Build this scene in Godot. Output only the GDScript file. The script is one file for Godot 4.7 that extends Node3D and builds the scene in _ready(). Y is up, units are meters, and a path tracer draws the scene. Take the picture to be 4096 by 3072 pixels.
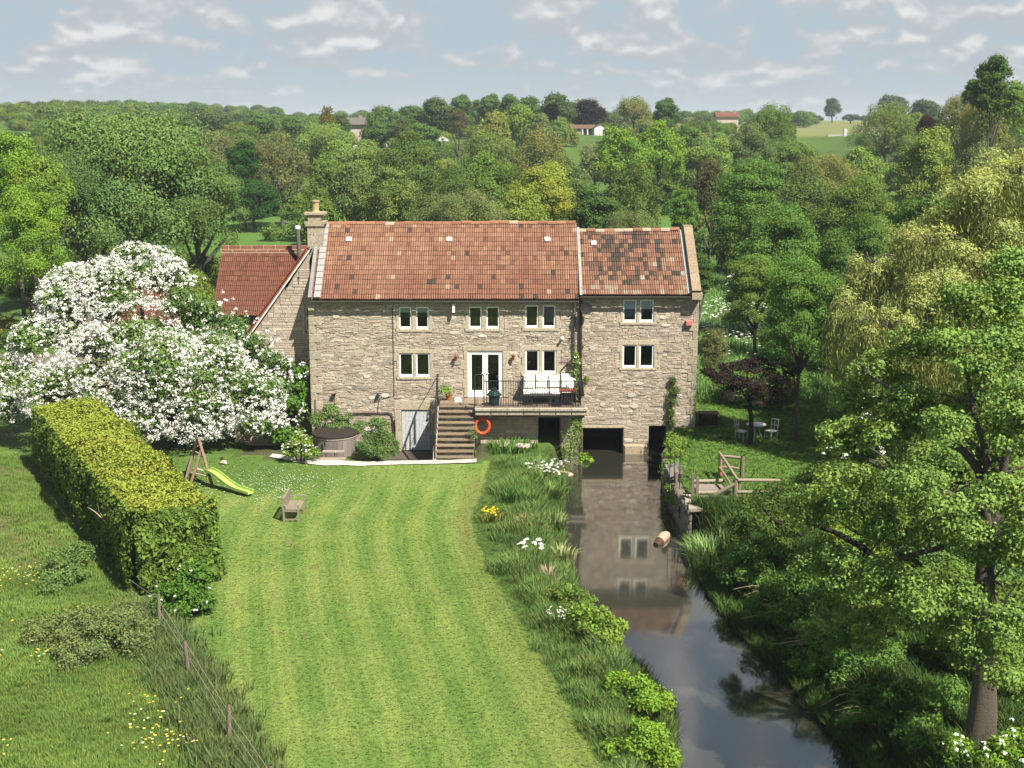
extends Node3D
# A stone mill house by a river, seen from the air. +x is to the right of the facade, +z towards the viewer, y up; the facade stands in the plane z = 0.

var R := RandomNumberGenerator.new()
var M := {}
var taken := {}
var crowns := {}
var trunks := {}
var wob := FastNoiseLite.new()
var RL := [[-12.0, 2.9], [0.0, 2.9], [4.0, 2.2], [8.4, 1.8], [11.0, 1.75], [15.0, 1.75], [18.0, 1.95], [20.0, 2.45], [21.5, 2.8], [23.0, 3.4], [24.5, 3.75], [26.0, 3.9], [28.0, 3.7], [32.0, 3.4], [60.0, 2.0]]
var RR := [[-12.0, 7.05], [0.0, 7.05], [3.0, 6.6], [4.5, 6.25], [8.4, 6.15], [12.0, 6.3], [15.0, 6.25], [17.5, 6.3], [20.5, 6.7], [22.7, 7.3], [26.0, 7.8], [28.0, 8.1], [32.0, 9.0], [60.0, 14.0]]
var LL := [[2.4, -14.5], [6.0, -14.5], [10.0, -13.3], [14.0, -11.3], [16.5, -9.7], [19.0, -9.2], [21.8, -9.1], [23.5, -8.5], [25.1, -7.7], [28.6, -6.2], [29.5, -5.7], [33.0, -4.0], [40.0, -1.0]]
var LR := [[2.4, -0.9], [5.0, -0.95], [7.5, -1.05], [11.7, -1.4], [14.7, -1.1], [18.2, -0.4], [21.1, 0.2], [23.7, 0.8], [25.9, 1.27], [27.8, 1.7], [29.5, 2.05], [33.0, 2.7], [40.0, 3.2]]


class MB:
	var v := PackedVector3Array()
	var n := PackedVector3Array()
	var c := PackedColorArray()
	var i := PackedInt32Array()

	# corners run counter-clockwise as seen from outside
	func quad(a: Vector3, b: Vector3, d: Vector3, e: Vector3, col := Color.WHITE) -> void:
		var m := (b - a).cross(e - a)
		if m.length_squared() < 1e-14:
			m = (d - b).cross(e - b)
		m = m.normalized()
		var k := v.size()
		v.append(a); v.append(b); v.append(d); v.append(e)
		for q in 4:
			n.append(m); c.append(col)
		i.append(k); i.append(k + 2); i.append(k + 1)
		i.append(k); i.append(k + 3); i.append(k + 2)

	func tri(a: Vector3, b: Vector3, d: Vector3, col := Color.WHITE) -> void:
		var m := (b - a).cross(d - a).normalized()
		var k := v.size()
		v.append(a); v.append(b); v.append(d)
		for q in 3:
			n.append(m); c.append(col)
		i.append(k); i.append(k + 2); i.append(k + 1)

	func box(p: Vector3, s: Vector3, col := Color.WHITE, b := Basis.IDENTITY) -> void:
		var x := b.x * s.x * 0.5
		var y := b.y * s.y * 0.5
		var z := b.z * s.z * 0.5
		quad(p - x - y + z, p + x - y + z, p + x + y + z, p - x + y + z, col)
		quad(p + x - y - z, p - x - y - z, p - x + y - z, p + x + y - z, col)
		quad(p + x - y + z, p + x - y - z, p + x + y - z, p + x + y + z, col)
		quad(p - x - y - z, p - x - y + z, p - x + y + z, p - x + y - z, col)
		quad(p - x + y + z, p + x + y + z, p + x + y - z, p - x + y - z, col)
		quad(p - x - y - z, p + x - y - z, p + x - y + z, p - x - y + z, col)

	func span(x0: float, x1: float, y0: float, y1: float, z0: float, z1: float, col := Color.WHITE) -> void:
		box(Vector3(x0 + x1, y0 + y1, z0 + z1) * 0.5, Vector3(x1 - x0, y1 - y0, z1 - z0), col)

	# a dressed stone: its face towards +z has chamfered edges
	func block(x0: float, x1: float, y0: float, y1: float, z0: float, z1: float, e: float, col := Color.WHITE) -> void:
		var a := [Vector3(x0, y0, z1 - e), Vector3(x1, y0, z1 - e), Vector3(x1, y1, z1 - e), Vector3(x0, y1, z1 - e)]
		var f := [Vector3(x0 + e, y0 + e, z1), Vector3(x1 - e, y0 + e, z1), Vector3(x1 - e, y1 - e, z1), Vector3(x0 + e, y1 - e, z1)]
		quad(f[0], f[1], f[2], f[3], col)
		for k in 4:
			var q := (k + 1) % 4
			quad(a[k], a[q], f[q], f[k], col)
			quad(Vector3(a[k].x, a[k].y, z0), Vector3(a[q].x, a[q].y, z0), a[q], a[k], col)

	# a bar between two points
	func bar(a: Vector3, b: Vector3, w: float, h: float, col := Color.WHITE) -> void:
		var y := (b - a).normalized()
		var x := y.cross(Vector3.UP if absf(y.y) < 0.9 else Vector3.BACK).normalized()
		box((a + b) * 0.5, Vector3(w, (b - a).length(), h), col, Basis(x, y, x.cross(y)))

	func tube(p: Array, r: Array, sides: int, col := Color.WHITE, closed := true) -> void:
		var first := v.size()
		var ref := Vector3(0.31, 0.17, 0.93)
		for k in p.size():
			var a: Vector3 = p[maxi(k - 1, 0)]
			var b: Vector3 = p[mini(k + 1, p.size() - 1)]
			var t := (b - a).normalized()
			var x := t.cross(ref).normalized()
			if absf(t.dot(ref)) > 0.97:
				x = t.cross(Vector3.RIGHT).normalized()
			var y := t.cross(x)
			for s in sides:
				var w := TAU * s / sides
				var o := x * cos(w) + y * sin(w)
				v.append(p[k] + o * r[k]); n.append(o); c.append(col)
		for k in p.size() - 1:
			for s in sides:
				var a := first + k * sides + s
				var b := first + k * sides + (s + 1) % sides
				i.append(a); i.append(a + sides); i.append(b)
				i.append(b); i.append(a + sides); i.append(b + sides)
		if closed:
			for e in [0, p.size() - 1]:
				for s in sides - 2:
					var a: int = first + e * sides
					i.append(a); i.append(a + s + 1); i.append(a + s + 2)

	# profile of (radius, height) turned about the y axis
	func lathe(prof: Array, segs: int, at := Vector3.ZERO, col := Color.WHITE) -> void:
		for k in prof.size() - 1:
			for s in segs:
				var w0 := TAU * s / segs
				var w1 := TAU * (s + 1) / segs
				var d0 := Vector3(cos(w0), 0, sin(w0))
				var d1 := Vector3(cos(w1), 0, sin(w1))
				var p: Vector2 = prof[k]
				var q: Vector2 = prof[k + 1]
				quad(at + d1 * p.x + Vector3.UP * p.y, at + d0 * p.x + Vector3.UP * p.y, at + d0 * q.x + Vector3.UP * q.y, at + d1 * q.x + Vector3.UP * q.y, col)

	func add(o: MB, t: Transform3D, col := Color.WHITE) -> void:
		var k := v.size()
		for q in o.v.size():
			v.append(t * o.v[q]); n.append((t.basis * o.n[q]).normalized()); c.append(o.c[q] * col)
		for q in o.i.size():
			i.append(o.i[q] + k)

	func mesh() -> ArrayMesh:
		var a := []
		a.resize(Mesh.ARRAY_MAX)
		a[Mesh.ARRAY_VERTEX] = v
		a[Mesh.ARRAY_NORMAL] = n
		a[Mesh.ARRAY_COLOR] = c
		a[Mesh.ARRAY_INDEX] = i
		var m := ArrayMesh.new()
		m.add_surface_from_arrays(Mesh.PRIMITIVE_TRIANGLES, a)
		return m


# leaves: pointed quads strewn over lumps
class Leaves:
	extends MB
	var r := RandomNumberGenerator.new()
	var small := false                              # small or far leaves: one triangle each

	func leaf(p: Vector3, up: Vector3, l: float, w: float, col: Color) -> void:
		var t := up.cross(Vector3(r.randf() - 0.5, r.randf() - 0.5, r.randf() - 0.5)).normalized()
		var b := up.cross(t) * (w * 0.5)
		t *= l * 0.5
		var k := v.size()
		if small:
			v.append(p - t * 1.15); v.append(p - b * 1.25 + t * 0.35); v.append(p + b * 1.1 + t * 0.75)
			n.append(up); n.append(up); n.append(up)
			c.append(col); c.append(col); c.append(col)
			i.append(k); i.append(k + 2); i.append(k + 1)
			return
		v.append(p - t); v.append(p - b + up * (w * 0.18)); v.append(p + t); v.append(p + b + up * (w * 0.18))
		n.append(up); n.append(up); n.append(up); n.append(up)
		c.append(col); c.append(col); c.append(col); c.append(col)
		i.append(k); i.append(k + 2); i.append(k + 1)
		i.append(k); i.append(k + 3); i.append(k + 2)

	# a grass blade or strap leaf from p by way of m to t, s half its width
	func blade(p: Vector3, m: Vector3, t: Vector3, s: Vector3, col: Color) -> void:
		var no := s.cross(t - p)
		if no.y < 0.0:
			no = -no
			s = -s
		no = (no.normalized() + Vector3(0, 0.55, 0)).normalized()
		var k := v.size()
		v.append(p - s); v.append(p + s); v.append(m + s * 0.85); v.append(m - s * 0.85); v.append(t)
		for e in 5:
			n.append(no); c.append(col)
		for e in [0, 2, 1, 0, 3, 2, 3, 4, 2]:
			i.append(k + e)

	func ball() -> Vector3:
		return Vector3(r.randfn(), r.randfn(), r.randfn()).normalized()

	# mid: the middle of the whole crown, away from which most leaves sit
	func lump(at: Vector3, rad: Vector3, count: int, l: float, w: float, col: Color, jit: float, up: float, mid: Vector3, rough := 0.8) -> void:
		var away := (at - mid)
		away = away.normalized() if away.length() > 0.01 else Vector3.UP
		for q in count:
			var d := ball()
			if d.dot(away) < -0.25 and r.randf() < 0.65:
				d = -d
			if d.y < -0.2 and r.randf() < 0.45:
				d.y = -d.y
			var f := 1.0 - 0.5 * pow(r.randf(), 1.6)
			if r.randf() < 0.14:
				f = 1.0 + r.randf() * 0.4
			var m := (d + Vector3(0, up, 0) + ball() * rough).normalized()
			var s := r.randf_range(0.6, 1.3)
			var g := 1.0 + jit * r.randfn() * 0.6
			g = clampf(g, 0.45, 1.8)
			leaf(at + d * rad * f, m, l * s, w * s, Color(col.r * g * (1.0 + 0.12 * (g - 1.0)), col.g * g, col.b * g))


func rnd(a := 0.0, b := 1.0) -> float:
	return R.randf_range(a, b)


func sm(a: float, b: float, x: float) -> float:
	return smoothstep(a, b, x)


func lin(t: Array, z: float) -> float:
	if z <= t[0][0]:
		return t[0][1]
	for k in t.size() - 1:
		if z <= t[k + 1][0]:
			return lerpf(t[k][1], t[k + 1][1], (z - t[k][0]) / (t[k + 1][0] - t[k][0]))
	return t[-1][1]


func ground(x: float, z: float) -> float:
	var d := 55.0 - z
	var y := 0.65 + 10.5 * sm(165.0, 330.0, d) + 4.0 * sm(330.0, 720.0, d)
	y += 6.0 * sm(50.0, 85.0, x) * sm(75.0, 140.0, d) * (1.0 - sm(230.0, 330.0, d))
	y += 4.0 * sm(-70.0, -150.0, x) * sm(220.0, 380.0, d)
	y += 0.5 * wob.get_noise_2d(x * 2.0, z * 2.0) * sm(80.0, 160.0, d)
	if z < -9.0:
		return y
	var xl := lin(RL, z)
	var xr := lin(RR, z)
	var ch := sm(-9.0, -6.5, z)
	if x < xl:
		var l := 0.6 + 0.06 * wob.get_noise_2d(x * 9.0, z * 9.0)
		if z < 4.2 and x > -12.0:
			var pit := sm(-5.9, -5.4, x) * (1.0 - sm(-1.7, -1.5, x))
			l = lerpf(lerpf(0.72 if x > -1.6 else 0.45, l, sm(1.5, 4.0, z)), lerpf(0.0, l, sm(1.9, 3.9, z)), pit)
		y = lerpf(-0.9, l, sm(-0.1, 0.95, xl - x))
	elif x > xr:
		var wall := sm(3.0, 5.0, z) * (1.0 - sm(11.5, 13.0, z))
		var h := 1.1 - 0.25 * sm(12.0, 18.0, z) + 0.07 * wob.get_noise_2d(x * 9.0, z * 9.0)
		y = lerpf(-0.9, h, sm(0.0, lerpf(1.5, 0.3, maxf(wall, 1.0 - sm(1.0, 4.0, z))), x - xr))
	else:
		y = -0.9
	return lerpf(0.65, y, ch)


func numbered(called: String) -> String:
	var k: int = taken.get(called, 0)
	taken[called] = k + 1
	return called if k == 0 else "%s_%03d" % [called, k]


func thing(called: String, label: String, category: String, at := Vector3.ZERO, turn := 0.0, group := "") -> Node3D:
	var o := Node3D.new()
	o.name = numbered(called)
	add_child(o)
	o.position = at
	o.rotation.y = turn
	tag(o, label, category, group)
	return o


func tag(o: Node, label: String, category: String, group := "") -> void:
	o.set_meta("label", label)
	o.set_meta("category", category)
	if group:
		o.set_meta("group", group)


var kids := {}


func put(called: String, m: Mesh, mat: Material, parent: Node = null, at := Transform3D.IDENTITY) -> MeshInstance3D:
	var o := MeshInstance3D.new()
	o.mesh = m
	o.material_override = mat
	o.transform = at
	if parent == null:
		o.name = numbered(called)
		add_child(o)
	else:
		var key := str(parent.get_instance_id()) + called
		var k: int = kids.get(key, 0)
		kids[key] = k + 1
		o.name = called if k == 0 else "%s_%03d" % [called, k]
		parent.add_child(o, true)
	return o


func build(called: String, b: MB, mat: Material, parent: Node = null, at := Transform3D.IDENTITY) -> MeshInstance3D:
	return put(called, b.mesh(), mat, parent, at)


func group_part(called: String, parent: Node) -> Node3D:
	var o := Node3D.new()
	var key := str(parent.get_instance_id()) + called
	var k: int = kids.get(key, 0)
	kids[key] = k + 1
	o.name = called if k == 0 else "%s_%03d" % [called, k]
	parent.add_child(o, true)
	return o


func struct(called: String, m: Mesh, mat: Material, parent: Node = null) -> MeshInstance3D:
	var o := put(called, m, mat, parent)
	o.set_meta("kind", "structure")
	return o


func stuff(called: String, m: Mesh, mat: Material, where: Array, tints: Array, label: String, category: String) -> MultiMeshInstance3D:
	var mm := MultiMesh.new()
	mm.transform_format = MultiMesh.TRANSFORM_3D
	mm.use_colors = true
	mm.mesh = m
	mm.instance_count = where.size()
	for k in where.size():
		mm.set_instance_transform(k, where[k])
		mm.set_instance_color(k, tints[k])
	var o := MultiMeshInstance3D.new()
	o.name = numbered(called)
	o.multimesh = mm
	o.material_override = mat
	add_child(o)
	tag(o, label, category)
	o.set_meta("kind", "stuff")
	return o


# ---------------------------------------------------------------- materials
func noise_map(seed_: int, freq: float, lo: Color, hi: Color, kind := FastNoiseLite.TYPE_SIMPLEX_SMOOTH, mid := Color(-1, 0, 0)) -> NoiseTexture2D:
	var f := FastNoiseLite.new()
	f.seed = seed_
	f.frequency = freq
	f.noise_type = kind
	f.fractal_octaves = 5
	f.fractal_gain = 0.6
	var g := Gradient.new()
	g.set_color(0, lo)
	g.set_color(1, hi)
	if mid.r >= 0.0:
		g.add_point(0.5, mid)
	var t := NoiseTexture2D.new()
	t.width = 512
	t.height = 512
	t.seamless = true
	t.noise = f
	t.color_ramp = g
	return t


func mat(called: String, col: Color, rough := 0.9, tex: Texture2D = null, scale := 1.0, bump: Texture2D = null, depth := 1.0, world := true) -> StandardMaterial3D:
	var m := StandardMaterial3D.new()
	m.resource_name = called
	m.albedo_color = col.linear_to_srgb()
	m.vertex_color_use_as_albedo = true
	m.roughness = rough
	m.metallic_specular = 0.3
	if tex:
		m.albedo_texture = tex
	if tex or bump:
		m.uv1_triplanar = true
		m.uv1_world_triplanar = world
		m.uv1_scale = Vector3.ONE * scale
	if bump:
		m.heightmap_enabled = true
		m.heightmap_texture = bump
		m.heightmap_scale = depth
	M[called] = m
	return m


func leaf_mat(called: String, col: Color, back := 0.5, rough := 0.62) -> StandardMaterial3D:
	var m := mat(called, col, rough)
	m.metallic_specular = 0.14
	m.cull_mode = BaseMaterial3D.CULL_DISABLED
	if back > 0.0:
		m.backlight_enabled = true
		m.backlight = Color(back, back, back * 0.6).linear_to_srgb()
	return m


func make_materials() -> void:
	var soft := noise_map(1, 0.012, Color(0.72, 0.72, 0.72), Color(1, 1, 1))
	var grain := noise_map(2, 0.05, Color(0.78, 0.77, 0.75), Color(1, 1, 1))
	var bumpy := noise_map(3, 0.06, Color(0, 0, 0), Color(1, 1, 1))
	var moss := noise_map(4, 0.02, Color(0.55, 0.56, 0.52), Color(1, 1, 1), FastNoiseLite.TYPE_SIMPLEX_SMOOTH, Color(0.92, 0.9, 0.87))
	var turf := noise_map(5, 0.035, Color(0.55, 0.62, 0.5), Color(1, 1, 1), FastNoiseLite.TYPE_SIMPLEX_SMOOTH, Color(0.85, 0.88, 0.8))
	mat("stone", Color(1, 1, 1), 0.92, grain, 1.7, bumpy, 0.4)
	mat("mortar", Color(0.38, 0.334, 0.274), 0.95, grain, 1.1, bumpy, 0.8)
	mat("ashlar", Color(0.441, 0.403, 0.334), 0.9, moss, 0.9, bumpy, 0.4)
	mat("clay", Color(1, 1, 1), 0.85, moss, 1.3, bumpy, 0.5)
	mat("white_paint", Color(0.8, 0.8, 0.78), 0.35)
	mat("blue_door", Color(0.546, 0.577, 0.616), 0.5, soft, 1.5)
	mat("iron", Color(0.02, 0.02, 0.022), 0.5)
	mat("pipe", Color(0.143, 0.135, 0.12), 0.6, soft, 2.0)
	mat("dark_pipe", Color(0.05, 0.035, 0.03), 0.7, grain, 2.0)
	mat("lead", Color(0.315, 0.33, 0.352), 0.55, moss, 2.0)
	mat("flue", Color(0.24, 0.248, 0.256), 0.3).metallic = 0.8
	mat("white_metal", Color(0.7, 0.7, 0.7), 0.4)
	mat("dark", Color(0.012, 0.012, 0.012), 0.7)
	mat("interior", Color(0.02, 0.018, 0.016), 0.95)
	mat("cushion", Color(0.82, 0.81, 0.78), 0.9)
	mat("rattan", Color(0.02, 0.02, 0.02), 0.6)
	mat("terracotta", Color(0.3, 0.105, 0.0525), 0.8)
	mat("red_wood", Color(0.165, 0.0375, 0.0225), 0.6)
	mat("green_enamel", Color(0.015, 0.045, 0.04), 0.25)
	mat("ring", Color(0.527, 0.0765, 0.0255), 0.5)
	mat("alarm", Color(0.468, 0.144, 0.13), 0.5)
	mat("blind", Color(0.35, 0.462, 0.455), 0.9)
	mat("wood", Color(1, 1, 1), 0.85, noise_map(6, 0.03, Color(0.6, 0.57, 0.55), Color(1, 1, 1)), 2.5, bumpy, 0.6)
	mat("bark", Color(0.136, 0.12, 0.1), 0.95, grain, 1.4, bumpy, 4.0)
	M.bark.uv1_scale = Vector3(2.2, 0.5, 2.2)
	mat("grey_metal", Color(0.4, 0.42, 0.42), 0.5)
	mat("dark_bark", Color(0.03, 0.026, 0.02), 0.95, grain, 1.4, bumpy, 3.0)
	mat("slide", Color(0.31, 0.459, 0.0992), 0.35)
	mat("paving", Color(0.0936, 0.0828, 0.072), 0.9, moss, 0.8, bumpy, 1.0)
	mat("flag", Color(0.245, 0.202, 0.166), 0.9, moss, 0.8, bumpy, 0.8)
	mat("gravel", Color(0.779, 0.76, 0.731), 0.95, grain, 6.0, bumpy, 3.0)
	mat("ground", Color(1, 1, 1), 0.95, turf, 0.35, bumpy, 4.0)
	mat("lawn", Color(1, 1, 1), 0.95, turf, 0.8, bumpy, 2.0)
	mat("asphalt", Color(0.15, 0.135, 0.12), 0.95, grain, 1.0)
	var g := StandardMaterial3D.new()
	g.resource_name = "glass"
	g.albedo_color = Color(0.05, 0.055, 0.055, 0.12)
	g.transparency = BaseMaterial3D.TRANSPARENCY_ALPHA
	g.roughness = 0.02
	M.glass = g
	var w := StandardMaterial3D.new()
	w.resource_name = "river_water"
	w.albedo_color = Color(0.025, 0.0255, 0.0195).linear_to_srgb()
	w.roughness = 0.08
	w.metallic_specular = 0.72
	w.uv1_triplanar = true
	w.uv1_world_triplanar = true
	w.uv1_scale = Vector3(0.35, 0.35, 0.12)
	w.heightmap_enabled = true
	w.heightmap_texture = noise_map(9, 0.012, Color(0, 0, 0), Color(1, 1, 1))
	w.heightmap_scale = 0.13
	w.clearcoat_enabled = true
	w.clearcoat = 1.0
	w.clearcoat_roughness = 0.05
	M.water = w
	for t in [["bright", 0.174, 0.294, 0.0359], ["fresh", 0.181, 0.279, 0.0465], ["ash", 0.135, 0.215, 0.062], ["ash2", 0.115, 0.19, 0.058], ["olive", 0.165, 0.185, 0.07], ["olive2", 0.204, 0.221, 0.0625], ["holly", 0.031, 0.0871, 0.0172],
			["dark2", 0.0826, 0.145, 0.0357], ["oak", 0.0801, 0.125, 0.037], ["oak2", 0.0967, 0.167, 0.0414], ["mid", 0.133, 0.21, 0.0414], ["mid2", 0.133, 0.191, 0.0555], ["soft", 0.183, 0.277, 0.0595], ["alder", 0.118, 0.182, 0.0444],
			["alder2", 0.161, 0.221, 0.0555], ["lime", 0.264, 0.31, 0.0503], ["lime2", 0.216, 0.284, 0.0546], ["greyg", 0.183, 0.227, 0.0837], ["greyg2", 0.154, 0.201, 0.0696], ["bronze", 0.148, 0.131, 0.0228], ["brown", 0.12, 0.118, 0.06],
			["copper", 0.0234, 0.0126, 0.0144], ["copper2", 0.0432, 0.0108, 0.0144], ["yellow", 0.215, 0.245, 0.0555], ["layer", 0.116, 0.218, 0.0444], ["layer2", 0.0938, 0.176, 0.0389], ["far1", 0.129, 0.172, 0.0766], ["far2", 0.183, 0.191, 0.0766], ["far3", 0.0748, 0.116, 0.0555],
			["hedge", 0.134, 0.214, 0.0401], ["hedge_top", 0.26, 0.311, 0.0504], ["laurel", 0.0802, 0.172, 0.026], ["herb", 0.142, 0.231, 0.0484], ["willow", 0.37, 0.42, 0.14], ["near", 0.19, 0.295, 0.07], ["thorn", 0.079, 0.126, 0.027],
			["plum", 0.04, 0.0304, 0.024], ["gold", 0.255, 0.188, 0.0225], ["straw", 0.28, 0.238, 0.14]]:
		leaf_mat(t[0], Color(t[1], t[2], t[3]))
	leaf_mat("petal", Color(0.74, 0.75, 0.76), 0.5)
	leaf_mat("blade", Color(1, 1, 1), 0.4)
	leaf_mat("yellow_petal", Color(0.8, 0.55, 0.03), 0.3)
	leaf_mat("twig", Color(0.3, 0.24, 0.16), 0.0, 0.9)


func _ready() -> void:
	R.seed = 20240517
	wob.seed = 7
	wob.frequency = 0.03
	# camera
	var cam := Camera3D.new()
	cam.name = "camera"
	cam.fov = 34.16
	cam.near = 0.1
	cam.far = 4000.0
	cam.position = Vector3(0, 14.68, 55)
	cam.rotation_degrees = Vector3(-11.86, 0, 0)
	add_child(cam)
	cam.current = true
	# sky
	var env := Environment.new()
	env.background_mode = Environment.BG_SKY
	env.sky = Sky.new()
	env.sky.sky_material = cloud_sky()
	env.background_energy_multiplier = 0.385
	env.tonemap_mode = Environment.TONE_MAPPER_LINEAR
	env.tonemap_exposure = 2.4
	env.sdfgi_enabled = true
	env.ssao_enabled = true
	env.ssil_enabled = true
	var we := WorldEnvironment.new()
	we.name = "environment"
	we.environment = env
	add_child(we)
	# sun
	var sun := DirectionalLight3D.new()
	sun.name = "sun"
	sun.light_color = Color(1.0, 0.965, 0.9)
	sun.light_energy = 1.6
	sun.light_angular_distance = 0.5
	sun.shadow_enabled = true
	sun.basis = Basis.looking_at(-Vector3(0.92, 1.73, 1.0).normalized())
	add_child(sun)
	env.fog_enabled = true
	env.fog_density = 0.0002
	env.fog_light_color = Color(0.8, 0.87, 0.92)
	make_materials()
	make_ground()
	make_house()
	make_terrace()
	make_outbuildings()
	make_background_trees()
	make_far_things()
	make_near_trees()
	make_hedge()
	make_garden_things()
	make_riverside()
	make_grass()


# a pale grey-blue sky with rows of small soft clouds
func cloud_sky() -> PanoramaSkyMaterial:
	var w := 4096
	var h := 2048
	var f := FastNoiseLite.new()
	f.seed = 11
	f.frequency = 1.0
	f.fractal_octaves = 5
	f.fractal_gain = 0.52
	var big := FastNoiseLite.new()
	big.seed = 5
	big.frequency = 1.0
	big.fractal_octaves = 3
	var coarse := Image.create(512, 256, false, Image.FORMAT_RGB8)
	for y in 128:
		for x in 512:
			coarse.set_pixel(x, y, sky_colour(TAU * x / 512.0, PI * 0.5 - PI * (y + 0.5) / 256.0, f, big))
	coarse.fill_rect(Rect2i(0, 128, 512, 128), Color(0.42, 0.46, 0.4))
	coarse.resize(w, h, Image.INTERPOLATE_CUBIC)
	for y in range(int(h * 0.5) - 114, int(h * 0.5)):
		for x in w:
			coarse.set_pixel(x, y, sky_colour(TAU * x / w, PI * 0.5 - PI * (y + 0.5) / h, f, big))
	var m := PanoramaSkyMaterial.new()
	m.panorama = ImageTexture.create_from_image(coarse)
	return m


func sky_colour(az: float, el: float, f: FastNoiseLite, big: FastNoiseLite) -> Color:
	var e := rad_to_deg(el)
	var up := e / (e + 9.0)                     # rows of cloud draw together towards the horizon
	var p := Vector3(cos(az), sin(az), 0.0) * 17.0
	var q := Vector3(p.x, p.y, up * 9.5)
	var warp := f.get_noise_3dv(q * 0.7) * 0.7
	var wide := big.get_noise_3d(p.x * 0.3, p.y * 0.3, q.z * 0.35)
	var c := f.get_noise_3d(q.x + warp, q.y - warp, q.z * 1.25) + 0.8 * wide
	var over := f.get_noise_3d(q.x + warp, q.y - warp, q.z * 1.25 + 0.3) + 0.8 * wide
	var cloud := smoothstep(-0.42, 0.12, c)
	var lit := clampf(0.45 + (c - over) * 1.5 + 0.45 * f.get_noise_3d(q.x * 2.3, q.y * 2.3, q.z * 2.6), 0.0, 1.0)
	var blue := Color(0.745, 0.81, 0.85).lerp(Color(0.36, 0.5, 0.66), smoothstep(6.0, 60.0, e))
	blue = blue.lerp(Color(0.8, 0.83, 0.85), 1.0 - smoothstep(0.0, 3.0, e))
	var grey := Color(0.77, 0.795, 0.82).lerp(Color(0.64, 0.675, 0.71), smoothstep(6.0, 40.0, e))
	var white := Color(0.945, 0.945, 0.94)
	var k := grey.lerp(white, lit * lit * smoothstep(-0.3, 0.55, c))
	return blue.lerp(k, cloud * (0.45 + 0.5 * smoothstep(0.3, 3.0, e)))


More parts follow.
